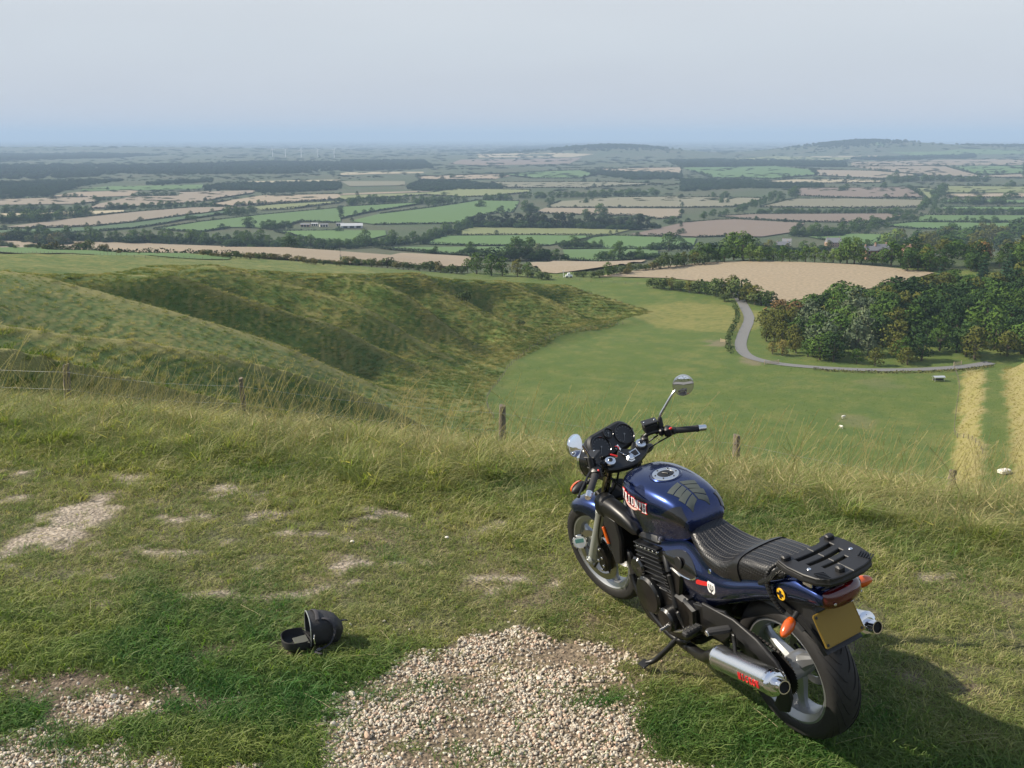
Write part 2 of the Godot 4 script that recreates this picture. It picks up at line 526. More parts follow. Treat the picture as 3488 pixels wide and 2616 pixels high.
const VALE_TREES := ["pine",-59,-1605,16.4, "pine",-49,-1611,16.5, "pine",-45,-1613,22.0, "pine",-33,-1604,19.4, "pine",-23,-1604,18.1, "pine",-14,-1611,15.6,
	"pine",-9,-1608,23.3, "pine",1,-1609,15.9, "pine",9,-1613,21.3, "pine",16,-1600,18.2, "pine",23,-1599,22.8, "pine",33,-1595,19.3,
	"pine",37,-1604,22.9, "pine",43,-1593,21.6, "pine",51,-1599,20.4, "pine",60,-1596,17.1, "pine",65,-1591,23.5, "pine",74,-1596,23.9,
	"pine",85,-1609,22.3, "pine",89,-1601,16.2, "pine",99,-1593,16.6, "pine",111,-1599,23.8, "pine",115,-1584,21.5, "pine",126,-1583,20.5,
	"pine",131,-1586,20.2, "pine",140,-1578,19.6, "pine",147,-1588,15.6, "pine",155,-1571,18.7, "pine",162,-1579,18.4, "pine",172,-1576,20.1,
	"pine",180,-1568,23.5, "pine",186,-1579,22.5, "pine",196,-1587,17.7, "broad",-618,-1369,17.3, "broad",-608,-1374,18.1, "broad",-594,-1368,15.8,
	"broad",-587,-1371,19.6, "broad",-577,-1360,15.3, "broad",-563,-1356,13.7, "broad",-552,-1356,19.8, "broad",-536,-1356,13.0, "broad",-523,-1357,19.1,
	"broad",-512,-1347,15.4, "broad",-502,-1333,15.2, "broad",-490,-1333,14.9, "broad",-481,-1332,15.8, "broad",-465,-1338,16.1, "broad",-456,-1325,17.4,
	"broad",-445,-1323,18.1, "broad",-436,-1319,16.6, "broad",-425,-1330,17.3, "broad",-413,-1315,17.7, "broad",-403,-1324,14.3, "broad",-390,-1321,17.7,
	"broad",-384,-1317,17.8, "broad",-376,-1310,16.2, "broad",-366,-1301,16.5, "broad",-353,-1309,14.6, "broad",-341,-1308,13.1, "broad",-328,-1307,17.5,
	"broad",-320,-1292,17.3, "broad",-306,-1279,16.2, "broad",-292,-1271,13.6, "broad",-281,-1263,14.4, "broad",-268,-1257,12.3, "broad",-255,-1242,17.0,
	"broad",-245,-1225,14.5, "broad",-236,-1221,16.2, "broad",-225,-1220,16.3, "broad",-215,-1212,11.9, "broad",-203,-1215,10.8, "broad",-194,-1203,11.5,
	"broad",-190,-1202,12.1, "broad",-183,-1217,10.5, "broad",-174,-1231,13.9, "broad",-168,-1250,13.4, "broad",-157,-1252,10.4, "broad",-151,-1267,10.7,
	"broad",-142,-1282,13.0, "broad",-133,-1298,10.9, "broad",-126,-1306,10.8, "broad",-119,-1321,15.7, "broad",-109,-1352,11.3, "broad",-104,-1392,12.8,
	"broad",-100,-1416,13.6, "broad",-90,-1463,18.0, "broad",-85,-1493,13.1, "broad",-76,-1536,14.7, "broad",-66,-1585,13.6, "broad",-315,-2159,15.2,
	"broad",-305,-2180,18.9, "broad",-297,-2202,14.3, "broad",-286,-2210,18.8, "broad",-278,-2240,18.8, "broad",-264,-2255,14.8, "broad",-250,-2249,12.9,
	"broad",-234,-2257,15.4, "broad",-217,-2265,17.5, "broad",-199,-2242,16.2, "broad",-180,-2202,17.5, "broad",-169,-2195,14.9, "broad",-159,-2217,18.2,
	"broad",-144,-2224,15.3, "broad",-130,-2262,14.3, "broad",-116,-2306,15.5, "broad",-53,-2336,14.8, "broad",-42,-2324,13.5, "broad",-26,-2334,16.6,
	"broad",-11,-2340,14.4, "broad",23,-2416,12.7, "broad",37,-2425,14.3, "broad",57,-2425,14.8, "broad",66,-2440,13.6, "broad",87,-2454,15.5,
	"broad",105,-2450,15.1, "broad",120,-2468,12.5, "broad",134,-2466,14.5, "broad",147,-2476,13.1, "broad",160,-2474,11.4, "broad",175,-2483,15.0,
	"broad",187,-2493,15.6, "broad",206,-2495,17.1, "broad",223,-2510,16.7, "broad",237,-2512,12.6, "broad",250,-2518,15.5, "broad",271,-2531,17.8,
	"broad",290,-2542,16.3, "broad",304,-2537,12.1, "broad",324,-2551,18.2, "broad",-796,-1696,17.2, "broad",-784,-1714,14.5, "broad",-777,-1706,17.4,
	"broad",-767,-1721,14.8, "broad",-763,-1732,20.9, "broad",-751,-1737,13.5, "broad",-746,-1726,20.8, "broad",-739,-1743,19.1, "broad",-731,-1762,13.7,
	"broad",-739,-1807,18.1, "broad",-732,-1826,17.8, "broad",-727,-1843,18.2, "broad",-719,-1861,17.7, "broad",-906,-1930,11.6, "broad",-898,-1957,15.2,
	"broad",-888,-1969,13.9, "broad",-878,-1973,11.9, "broad",-872,-1987,15.1, "broad",-865,-2000,12.8, "broad",-854,-2001,11.5, "broad",-836,-2004,15.5,
	"broad",-824,-1993,13.6, "broad",-744,-2037,14.7, "broad",-733,-2049,12.6, "broad",-722,-2056,12.6, "broad",-709,-2063,10.0, "broad",-695,-2076,10.7,
	"broad",-684,-2088,12.4, "broad",-672,-2106,14.6, "broad",-659,-2113,13.5, "broad",-648,-2119,11.8, "broad",-630,-2139,11.9, "broad",-618,-2132,12.3,
	"broad",-600,-2145,11.0, "broad",-581,-2144,12.0, "broad",-889,-2351,11.6, "broad",-878,-2373,9.1, "broad",-868,-2380,8.6, "broad",-873,-2538,7.8,
	"broad",-861,-2549,9.9, "broad",-853,-2553,9.9, "broad",-843,-2554,8.1, "broad",-829,-2559,9.5, "broad",-818,-2560,8.2, "broad",-805,-2564,11.8,
	"broad",-793,-2569,9.2, "broad",-784,-2564,7.8, "broad",-482,-1873,17.7, "broad",-475,-1893,15.3, "broad",-463,-1895,13.4, "broad",-456,-1922,13.7,
	"broad",-539,-2166,8.9, "broad",-530,-2174,8.6, "broad",-520,-2186,8.7, "broad",-507,-2205,9.8, "broad",-348,-1565,14.4, "broad",-339,-1561,13.8,
	"broad",-329,-1570,12.2, "broad",-320,-1571,12.0, "broad",319,-1821,12.1, "broad",343,-1871,12.6, "broad",373,-1911,10.3, "broad",405,-1972,9.7,
	"broad",430,-2038,13.4, "broad",466,-2131,14.1, "broad",508,-2231,11.1, "broad",541,-2304,14.8, "broad",584,-2396,17.3, "broad",629,-2480,16.0,
	"broad",436,-1939,8.3, "broad",442,-1940,8.3, "broad",451,-1939,7.7, "broad",458,-1946,10.4, "broad",471,-1935,9.4, "broad",480,-1940,10.4,
	"broad",488,-1941,11.1, "broad",496,-1939,9.7, "broad",505,-1940,8.7, "broad",513,-1942,9.6, "broad",525,-1940,8.8, "broad",536,-1946,9.9,
	"broad",541,-1945,7.6, "broad",553,-1937,7.8, "broad",562,-1941,8.2, "broad",570,-1945,9.1, "broad",582,-1946,11.1, "broad",592,-1943,8.7,
	"broad",603,-1942,10.1, "broad",613,-1936,8.8, "broad",621,-1944,10.7, "broad",632,-1945,10.8, "broad",641,-1946,10.4, "broad",650,-1942,9.0,
	"broad",657,-1935,8.8, "broad",665,-1941,8.7, "broad",673,-1934,11.0, "broad",682,-1945,11.4, "broad",692,-1930,8.0, "broad",698,-1925,8.6,
	"broad",706,-1919,9.3, "broad",759,-2032,16.8, "broad",801,-2131,16.3, "broad",832,-2200,13.5, "broad",887,-2313,16.7, "broad",932,-2408,14.1,
	"broad",993,-2553,21.3, "broad",1074,-2749,21.4, "broad",1153,-3332,17.4, "broad",1174,-3350,17.2, "broad",1202,-3353,19.5, "broad",1229,-3370,20.8,
	"broad",1260,-3373,22.7, "broad",1288,-3389,18.0, "broad",1305,-3381,22.4, "broad",1331,-3368,21.6, "broad",1352,-3354,19.6, "broad",1368,-3362,15.8,
	"broad",1397,-3349,19.2, "broad",1415,-3355,22.0, "broad",1435,-3342,19.5, "broad",370,-1432,13.4, "broad",381,-1432,13.4, "broad",390,-1428,16.4,
	"broad",400,-1440,18.4, "broad",412,-1436,14.9, "broad",421,-1436,12.4, "broad",444,-1472,16.8, "broad",473,-1523,14.6, "broad",488,-1546,19.2,
	"broad",501,-1554,15.2, "broad",529,-1584,16.7, "broad",564,-1717,12.0, "broad",573,-1723,8.4, "broad",595,-1737,8.6, "broad",617,-1765,11.3,
	"broad",637,-1769,12.5, "broad",652,-1790,9.1, "broad",875,-2228,13.2, "broad",896,-2219,15.8, "broad",911,-2195,18.2, "broad",933,-2202,19.0,
	"broad",963,-2204,16.4, "broad",983,-2211,17.3, "broad",750,-1935,10.6, "broad",763,-1925,12.1, "broad",769,-1925,10.2, "broad",779,-1912,11.9,
	"broad",788,-1910,9.6, "broad",800,-1911,12.9, "broad",809,-1908,11.2, "broad",825,-1907,12.8, "broad",836,-1906,11.3, "broad",849,-1913,12.1,
	"broad",864,-1902,13.2, "broad",876,-1903,9.7, "broad",887,-1904,12.5, "broad",900,-1909,11.9, "broad",-384,-1601,16.4, "broad",-305,-1253,20.2,
	"broad",-293,-1271,20.4, "broad",-522,-1767,10.5, "broad",-1047,-2858,7.8, "broad",-1005,-2484,11.4, "broad",-984,-2484,10.6, "broad",-862,-2216,10.1,
	"broad",-807,-2043,12.5, "broad",3,-896,20.4, "broad",14,-905,19.3, "willow",21,-896,14.7, "broad",29,-896,8.9, "broad",36,-891,10.2,
	"broad",-38,-984,11.9, "broad",-71,-1012,7.2, "broad",70,-1231,14.9, "broad",83,-1231,8.8, "broad",92,-1222,8.7, "broad",100,-1231,9.7,
	"broad",90,-914,15.7, "broad",82,-896,9.0, "broad",107,-914,10.5, "broad",159,-1105,19.8, "broad",-59,-2114,14.4, "broad",-19,-1977,11.2,
	"broad",-151,-2139,10.6, "broad",24,-1956,22.2, "broad",35,-1977,16.8, "broad",151,-1876,21.4, "broad",152,-2243,11.2, "broad",84,-2271,12.9,
	"broad",251,-1702,12.2, "broad",244,-1696,9.7, "broad",-177,-1312,18.8, "broad",-143,-1312,17.8, "broad",-195,-3646,14.5, "broad",428,-2252,13.0,
	"broad",450,-2464,12.4, "broad",478,-2464,14.2, "broad",586,-2464,16.1, "broad",669,-2601,20.9, "broad",833,-2752,17.1, "broad",991,-2941,14.1,
	"broad",1199,-3457,28.5, "broad",669,-1754,7.5, "broad",729,-1760,7.6, "broad",729,-1702,11.8, "broad",748,-1702,11.9, "broad",1087,-2400,18.7,
	"broad",937,-2225,15.4, "broad",969,-2198,17.0, "broad",1342,-2969,18.5, "broad",480,-2172,11.0, "broad",517,-2252,8.2, "broad",435,-1393,3.7,
	"broad",1091,-3588,14.9]
const CLUMP := ["broad",-18.4,-566.9,11.7, "broad",-10.5,-556.6,11.9, "broad",-5.0,-554.0,10.5, "olive",2.8,-551.4,9.5, "broad",8.0,-548.9,8.0, "bush",10.3,-546.7,5.6,
	"bush",14.8,-540.4,4.6, "broad",-23.6,-577.6,7.9, "bush",18.1,-537.2,3.2]
const HILL_BUSHES := ["bush",-91.4,-594.8,4.3, "olivebush",-87.6,-589.0,5.0, "bush",-82.3,-571.9,3.9, "bush",-81.9,-589.5,3.8, "bush",-78.1,-582.6,3.7, "bush",-73.7,-570.0,5.3,
	"olivebush",-71.6,-575.6,3.8, "bush",-69.7,-583.4,4.1, "bush",-66.8,-582.8,5.7, "bush",-64.9,-592.1,4.1, "olivebush",-59.5,-567.8,4.3, "bush",-57.1,-571.8,4.8,
	"bush",-54.7,-575.7,4.0, "bush",-52.5,-582.3,3.6, "bush",-48.4,-567.2,3.6, "bush",-47.4,-590.2,5.0, "bush",-43.8,-580.0,5.9, "olivebush",-41.2,-583.8,6.0,
	"olivebush",-37.6,-572.2,4.3, "bush",-34.6,-569.1,3.5, "bush",-31.6,-565.2,5.3, "bush",-29.1,-571.3,4.4, "bush",-26.3,-571.7,3.9, "olivebush",-151.0,-533.4,3.3,
	"bush",-148.8,-533.6,3.5, "olivebush",-144.7,-526.9,2.3, "olivebush",-143.3,-530.0,2.0, "olivebush",-140.2,-526.7,2.1, "olivebush",-138.9,-530.4,2.9, "bush",-136.7,-530.4,3.2,
	"bush",-135.9,-536.3,4.0, "bush",-134.6,-540.5,2.3, "olivebush",-134.2,-547.9,2.8, "olivebush",-128.0,-531.9,3.7, "olivebush",-130.8,-553.2,3.0, "bush",-125.3,-539.5,3.6,
	"olivebush",-124.8,-547.5,2.9, "bush",-124.0,-554.3,3.4, "olivebush",-121.4,-553.2,3.6, "olivebush",-120.8,-561.1,3.3, "bush",-118.7,-562.8,2.0, "olivebush",-119.2,-576.9,3.8,
	"olivebush",-112.3,-554.4,2.0, "olivebush",-109.4,-557.8,3.6, "olivebush",-105.5,-548.5,3.5, "olivebush",-100.6,-533.3,2.4, "olivebush",-99.0,-535.9,3.3, "olivebush",-96.5,-533.4,3.1,
	"bush",-97.3,-549.8,2.4, "bush",-93.3,-538.4,2.9, "bush",-93.3,-550.7,2.3, "olivebush",-92.7,-560.1,2.5, "bush",-86.9,-537.3,2.4, "olivebush",-84.9,-537.6,3.0,
	"bush",-85.8,-556.9,3.2, "bush",-586.9,-1256.7,8.3, "bush",-567.6,-1231.8,7.0, "bush",-319.9,-703.9,3.0, "bush",-315.9,-711.7,3.0, "bush",-304.1,-698.4,2.6,
	"olivebush",-297.1,-692.4,2.3, "olivebush",-569.8,-1316.6,12.3, "bush",-558.8,-1310.2,13.4, "olivebush",-547.9,-1304.0,15.7, "bush",-537.8,-1296.9,12.0, "olivebush",-534.1,-1304.0,9.0,
	"bush",-583.8,-1329.5,9.9, "olivebush",-283.2,-711.7,4.6, "bush",-270.6,-698.4,6.4, "olivebush",-229.5,-612.7,4.8, "olivebush",-194.5,-539.9,2.0, "olivebush",-181.3,-529.4,1.0,
	"olivebush",-172.3,-529.4,1.0, "bush",-618.5,-1356.8,14.0, "olivebush",-628.9,-1356.8,12.8, "olivebush",-291.2,-692.4,5.1]
const LANE_TREES := ["bush",32.7,-551.8,3.1, "bush",36.1,-549.3,3.5, "bush",40.0,-545.0,4.0, "bush",43.9,-544.7,4.7, "broad",48.4,-550.4,7.8, "bush",51.3,-556.4,4.8,
	"bush",55.9,-560.2,5.3, "olive",60.6,-564.0,5.8, "bush",65.6,-572.2,4.4, "bush",70.6,-573.4,4.0, "olivebush",74.8,-577.1,5.0, "bush",78.6,-578.4,7.0,
	"bush",84.0,-581.6,9.1, "broad",88.7,-584.8,8.6, "bush",93.6,-587.8,7.6, "olive",99.1,-590.6,7.7, "bush",103.9,-589.5,7.2, "olivebush",77.2,-541.8,0.9,
	"olivebush",59.0,-555.5,3.8, "bush",67.2,-513.7,4.9, "bush",71.3,-511.3,5.8, "olive",74.9,-508.9,6.2, "bush",78.9,-506.5,5.3, "olive",82.5,-502.0,5.9,
	"bush",86.5,-499.8,7.0, "broad",89.3,-497.5,6.5, "broad",92.8,-493.2,8.6, "bush",95.9,-493.1,9.1, "olive",99.3,-488.9,10.7, "bush",102.1,-482.2,10.6,
	"olive",103.4,-476.1,9.2, "olive",106.0,-471.3,9.1, "bush",108.5,-468.7,7.9, "broad",109.9,-466.3,4.9, "bush",94.6,-480.5,4.2]
const VILLAGE_TREES := ["olive",94.7,-598.2,7.3, "bright",99.2,-599.1,7.8, "broad",103.4,-598.5,12.0, "broad",107.6,-596.2,11.4, "bright",112.1,-595.8,7.8, "broad",115.9,-593.5,8.8,
	"broad",124.3,-610.3,16.0, "broad",127.0,-598.5,16.8, "bright",129.1,-590.5,10.3, "bright",133.2,-586.0,9.3, "broad",136.5,-584.2,8.7, "bright",140.2,-584.4,7.7,
	"broad",144.2,-580.3,9.2, "bright",147.5,-578.7,7.2, "broad",151.7,-578.8,6.7, "broad",155.2,-575.2,9.2, "bright",159.5,-573.3,8.7, "broad",163.4,-569.8,7.1,
	"bright",167.8,-568.1,7.6, "bright",170.6,-565.3,8.1, "broad",173.8,-564.2,12.6, "bright",176.6,-561.5,14.1, "bright",179.4,-558.9,9.0, "broad",184.3,-555.8,6.5,
	"broad",188.1,-553.0,7.5, "broad",191.9,-550.3,13.5, "broad",195.7,-547.7,11.0, "broad",198.4,-545.4,7.5, "bright",201.0,-543.1,5.9, "bright",203.7,-540.9,6.4,
	"broad",205.9,-537.7,6.9, "bright",207.8,-533.5,6.4, "broad",211.2,-530.4,7.3, "bright",194.0,-995.1,14.7, "broad",208.7,-1036.9,19.9, "bright",231.6,-1036.9,14.5,
	"olive",244.0,-1036.9,12.8, "broad",240.5,-995.1,10.5, "olive",261.6,-1036.9,9.1, "broad",277.0,-1036.9,11.9, "bright",285.8,-1036.9,10.1, "olive",312.2,-1074.9,11.5,
	"broad",336.4,-1036.9,13.1, "broad",335.6,-995.1,10.8, "bright",356.2,-1036.9,19.7, "bright",402.4,-1143.5,23.8, "olive",438.5,-1231.8,22.4, "broad",183.6,-596.7,10.7]
const EAST_WOOD := ["dark",222.6,-526.6,8.8, "dark",199.1,-532.7,9.6, "broad",224.7,-534.0,8.4, "olive",203.8,-536.5,11.6, "dark",238.8,-551.7,10.0, "broad",493.9,-1327.0,18.7,
	"olive",248.3,-575.7,11.5, "dark",472.9,-1268.5,19.2, "dark",233.1,-544.0,11.7, "broad",530.8,-1305.3,20.8, "broad",654.1,-1425.1,23.6, "dark",478.3,-1111.6,16.4,
	"broad",203.0,-529.2,11.3, "dark",277.3,-572.2,12.6, "broad",513.5,-1235.1,20.5, "olive",236.7,-597.0,10.2, "dark",258.4,-531.4,11.7, "dark",494.7,-1254.7,20.9,
	"olive",615.3,-1406.9,22.6, "broad",469.4,-1253.3,18.2, "broad",409.9,-1023.3,21.0, "dark",437.4,-1094.6,23.0, "olive",213.8,-585.4,8.1, "broad",266.8,-560.2,10.2,
	"broad",246.3,-526.8,9.5, "dark",193.5,-531.3,10.6, "olive",374.7,-996.0,21.4, "broad",532.8,-1330.4,28.3, "olive",535.5,-1336.8,20.3, "broad",532.6,-1276.0,24.9,
	"dark",642.2,-1352.2,27.9, "broad",240.1,-535.4,8.1, "broad",572.0,-1268.0,21.9, "broad",254.7,-539.6,11.5, "olive",394.8,-1002.1,15.7, "broad",643.0,-1371.4,30.1,
	"olive",531.5,-1095.2,24.6, "dark",247.6,-543.5,11.1, "dark",202.8,-547.0,9.0, "dark",410.4,-1115.0,20.3, "broad",234.6,-573.6,11.3, "dark",686.4,-1428.9,27.8,
	"dark",658.3,-1417.3,29.7, "dark",517.7,-1151.4,19.5, "dark",215.9,-588.1,12.0, "olive",452.4,-997.1,16.1, "dark",523.2,-1314.9,18.2, "dark",229.8,-545.2,9.1,
	"olive",275.6,-584.1,13.2, "olive",391.3,-1040.6,15.7, "broad",211.1,-554.6,10.3, "broad",536.0,-1118.4,22.4, "broad",209.2,-550.0,10.2, "olive",281.9,-587.7,11.3,
	"broad",198.6,-542.9,10.5, "dark",565.3,-1331.6,23.9, "dark",270.9,-562.1,10.6, "broad",676.6,-1420.6,20.2, "broad",268.2,-573.6,9.7, "olive",579.9,-1337.6,20.0,
	"broad",233.4,-537.4,7.6, "dark",200.2,-549.9,9.2, "broad",485.9,-1254.4,22.2, "olive",495.7,-1305.7,18.6, "broad",513.9,-1063.5,15.7, "dark",216.4,-542.6,11.3,
	"dark",525.4,-1253.0,20.8, "olive",527.2,-1329.0,23.7, "broad",462.8,-984.8,16.7, "olive",597.0,-1329.0,23.8, "broad",490.9,-1222.4,19.1, "olive",495.3,-1160.7,24.8,
	"olive",450.3,-1149.7,18.6, "dark",240.3,-525.0,9.0, "olive",604.4,-1406.2,24.0, "olive",576.6,-1311.8,25.7, "dark",224.6,-524.9,9.8, "olive",470.3,-1224.0,22.3,
	"broad",248.3,-532.7,11.1, "olive",242.5,-575.8,9.2, "rust",237.9,-552.6,10.8, "rust",240.1,-552.2,10.3]
const LANE_WOOD := ["broad",197.5,-468.9,11.7, "olive",109.0,-416.7,8.6, "conifer",228.0,-497.5,14.9, "broad",115.8,-377.1,12.7, "broad",109.3,-383.2,12.1, "olive",129.3,-358.9,7.4,
	"dark",126.1,-434.4,11.8, "conifer",207.7,-480.0,10.2, "olive",159.1,-423.4,11.5, "dark",171.9,-458.2,12.5, "dark",251.2,-482.5,12.9, "broad",122.3,-392.6,13.0,
	"dark",218.0,-421.8,10.2, "broad",103.0,-409.6,6.8, "olive",208.4,-421.2,10.2, "broad",139.1,-457.3,13.3, "olive",101.7,-403.8,9.6, "conifer",224.7,-492.4,10.2,
	"olive",97.4,-400.5,8.0, "broad",135.8,-396.5,9.9, "conifer",237.5,-472.7,12.0, "dark",160.4,-391.6,13.8, "broad",205.8,-414.3,9.8, "broad",122.5,-438.6,10.9,
	"broad",141.4,-399.9,13.2, "olive",159.0,-465.3,10.3, "broad",174.9,-365.8,11.7, "conifer",273.2,-527.2,12.8, "olive",194.2,-384.3,12.0, "broad",106.8,-359.6,10.0,
	"dark",136.9,-356.4,9.7, "olive",98.2,-369.3,7.5, "willow",107.1,-388.4,13.9, "broad",231.8,-445.9,10.0, "broad",181.0,-422.4,11.7, "dark",206.6,-402.9,10.4,
	"dark",216.7,-461.7,10.2, "willow",117.8,-366.1,13.1, "willow",125.9,-402.3,12.9, "broad",142.2,-443.9,13.3, "broad",157.1,-409.7,9.2, "dark",207.1,-465.7,10.2,
	"dark",176.6,-454.8,11.0, "conifer",212.8,-489.1,14.2, "dark",179.2,-446.9,12.4, "broad",102.7,-387.0,9.5, "dark",188.3,-442.9,13.5, "broad",179.1,-405.3,13.5,
	"dark",142.5,-439.2,13.0, "broad",114.9,-437.2,9.2, "broad",219.8,-452.4,10.4, "olive",155.2,-358.0,11.9, "dark",180.3,-434.8,10.6, "olive",98.5,-407.9,9.3,
	"broad",148.1,-424.3,11.7, "broad",226.7,-442.3,9.3, "broad",130.2,-445.3,11.5, "olive",137.8,-432.3,12.5, "dark",211.0,-434.0,12.0, "dark",190.5,-448.9,10.1,
	"conifer",248.0,-503.7,11.9, "olive",187.5,-469.6,13.2, "willow",104.8,-371.0,10.0, "dark",179.3,-410.6,13.3, "dark",173.3,-376.1,10.8, "dark",163.2,-459.7,14.0,
	"conifer",239.3,-508.3,10.3, "olive",96.4,-382.4,7.2, "olive",241.6,-484.3,13.4, "olive",99.7,-378.4,8.8, "dark",219.1,-439.7,9.2, "broad",148.0,-445.3,9.3,
	"olive",163.3,-432.5,10.1, "dark",171.6,-465.3,12.3, "dark",144.3,-454.6,9.3, "broad",140.3,-405.2,13.1, "olive",132.3,-368.3,12.2, "olive",189.9,-387.5,12.7,
	"olive",195.1,-454.4,12.9, "broad",210.4,-406.4,11.0, "dark",139.9,-393.9,9.7, "dark",236.5,-454.1,12.3, "dark",162.2,-406.4,12.0, "conifer",239.4,-494.9,10.3,
	"dark",146.4,-390.8,11.6, "dark",213.7,-416.6,13.4, "broad",144.1,-386.7,13.7, "dark",131.3,-379.9,11.6, "olive",226.5,-474.3,12.0, "broad",127.6,-423.2,13.2,
	"conifer",266.5,-519.6,14.9, "conifer",182.6,-471.3,10.5, "dark",154.3,-423.1,12.2, "dark",220.1,-472.1,13.0, "broad",144.0,-432.7,12.1, "dark",163.8,-375.0,9.2,
	"broad",134.6,-401.0,11.3, "dark",146.6,-379.5,9.8, "olive",178.4,-462.6,13.9, "broad",125.0,-387.3,12.0, "broad",201.8,-462.3,11.4, "broad",148.3,-370.6,10.2,
	"willow",107.4,-364.7,12.3, "broad",229.5,-480.8,10.4, "broad",173.9,-469.8,11.5, "willow",135.2,-425.0,13.7, "olive",244.4,-497.1,10.5, "broad",230.2,-452.8,11.9,
	"dark",189.3,-425.3,11.7, "dark",143.2,-413.2,12.9, "broad",153.1,-456.5,10.2, "olive",168.0,-362.3,9.2, "olive",98.0,-415.9,7.9, "dark",171.6,-410.0,12.1,
	"conifer",220.7,-479.8,13.1, "broad",192.2,-408.2,10.4, "conifer",232.1,-470.4,11.6, "dark",176.3,-416.3,10.8, "dark",153.0,-367.8,9.0, "willow",118.0,-426.1,9.9,
	"olive",159.7,-436.1,9.5, "dark",163.1,-450.1,12.9, "dark",184.5,-396.9,11.2, "willow",120.7,-362.3,8.4, "dark",165.4,-415.4,12.5, "broad",108.5,-377.5,9.6,
	"olive",105.9,-426.0,8.6, "dark",202.9,-441.2,12.3, "conifer",254.6,-495.9,12.7, "olive",131.6,-431.4,10.7, "conifer",276.9,-532.3,11.9, "broad",186.0,-411.3,9.6,
	"broad",215.3,-448.8,10.2, "rust",113.3,-429.2,9.5, "dark",227.3,-448.8,13.1, "olive",207.8,-394.7,13.2, "broad",151.7,-451.8,9.1, "willow",111.6,-398.1,11.1,
	"olive",251.1,-515.7,9.3, "dark",216.5,-432.5,13.8, "dark",172.3,-437.5,9.3, "broad",190.9,-417.6,13.0, "dark",176.0,-395.0,9.1, "willow",113.1,-390.9,11.6,
	"broad",148.2,-430.1,12.5, "broad",108.7,-403.8,7.3, "broad",130.6,-438.6,12.3, "willow",131.1,-412.0,12.2, "broad",174.2,-386.5,12.7, "broad",191.3,-370.7,14.0,
	"dark",160.3,-386.7,9.8, "olive",151.9,-416.4,13.1, "broad",103.2,-414.9,7.1, "dark",198.9,-409.2,9.7, "broad",195.5,-477.0,12.8, "conifer",247.3,-470.5,13.0,
	"dark",154.4,-363.3,12.6, "olive",92.7,-390.6,6.6, "broad",164.6,-394.4,11.4, "broad",195.4,-404.2,9.6, "conifer",243.1,-502.3,14.0, "willow",115.3,-381.8,12.0,
	"broad",187.3,-461.2,9.1, "broad",130.1,-354.4,9.1, "dark",224.9,-455.9,11.7, "dark",180.6,-381.1,10.0, "olive",97.1,-387.7,8.5, "conifer",205.1,-476.1,13.4,
	"broad",138.1,-450.6,12.9, "olive",137.4,-385.0,13.3, "olive",233.3,-491.8,12.7, "olive",211.1,-472.1,11.5, "dark",181.3,-427.9,10.0, "broad",166.2,-382.3,13.4,
	"conifer",188.2,-476.4,14.1, "broad",196.4,-419.9,11.8, "olive",153.6,-441.3,12.9, "broad",234.0,-487.2,13.7, "broad",127.5,-416.6,12.4, "olive",178.0,-467.4,11.4,
	"olive",203.0,-395.1,9.0, "broad",152.3,-387.3,9.1, "rust",108.8,-433.8,9.8, "conifer",220.3,-486.5,12.3, "willow",139.2,-419.2,10.6, "dark",182.3,-367.6,12.4,
	"broad",203.9,-386.8,10.3, "olive",168.3,-426.5,10.0, "olive",169.3,-421.6,10.8, "conifer",263.5,-524.3,11.0, "conifer",256.3,-520.1,12.6, "dark",137.9,-367.2,10.1,
	"broad",163.8,-422.4,13.0, "broad",226.2,-467.1,9.6, "dark",159.9,-416.4,12.4, "dark",193.0,-462.1,10.1, "conifer",255.4,-487.7,12.7, "dark",144.9,-408.3,13.6,
	"olive",218.5,-427.4,13.0, "broad",169.7,-446.0,9.2, "dark",258.6,-515.4,10.1, "broad",156.9,-450.1,12.9, "willow",125.4,-382.6,14.0, "broad",168.0,-371.9,13.9,
	"willow",130.9,-405.1,9.0, "dark",186.5,-436.8,9.4, "olive",111.2,-424.6,7.1, "broad",199.0,-443.6,13.2, "dark",152.8,-405.5,13.4, "broad",196.3,-399.7,11.2,
	"conifer",264.6,-506.1,12.6, "broad",186.4,-403.3,9.3, "broad",124.5,-444.4,9.9, "dark",236.1,-502.5,10.2, "conifer",260.9,-500.9,13.9, "gold",89.7,-367.9,4.6,
	"gold",92.6,-365.4,5.9, "olive",96.3,-393.6,6.7, "broad",103.1,-357.5,9.7, "dark",106.9,-354.5,10.3, "broad",100.8,-363.6,6.5, "olive",173.9,-365.0,5.9,
	"olive",118.8,-348.7,6.4, "olive",129.9,-350.1,6.2, "broad",113.7,-351.6,5.4]
const ROAD := [102.0,-524.9, 102.5,-494.1, 100.6,-466.6, 96.9,-439.5, 87.9,-407.2, 82.0,-383.6, 80.4,-366.5, 84.1,-356.1, 93.0,-348.5, 110.9,-342.7, 130.3,-342.7, 146.9,-347.0, 158.6,-353.0]
const FLOOR_FENCE := [43.6,-422.8, 40.5,-419.6, 32.7,-411.2, 23.1,-399.3, 15.9,-389.9, 7.1,-373.1, 2.2,-357.7, -1.6,-339.8, -4.3,-321.0, -6.2,-307.6, -7.0,-295.2, -6.3,-283.2, -4.3,-271.2]
const EAST_FENCE := [142.8,-343.4, 134.8,-319.8, 122.5,-290.9, 110.6,-262.3, 109.0,-251.8, 106.2,-238.5, 102.9,-228.0]
const UPLAND_FENCE := [-282.6,-601.7, -211.2,-519.9, -151.4,-441.8, -139.3,-484.4, -129.3,-501.3]
const NORTH_FENCE := [-93.6,-541.6, -51.7,-589.0, -1.4,-566.0, 21.8,-542.1, 43.9,-529.4, 69.6,-518.4, 86.5,-513.2, 97.5,-501.7, 99.2,-477.8]
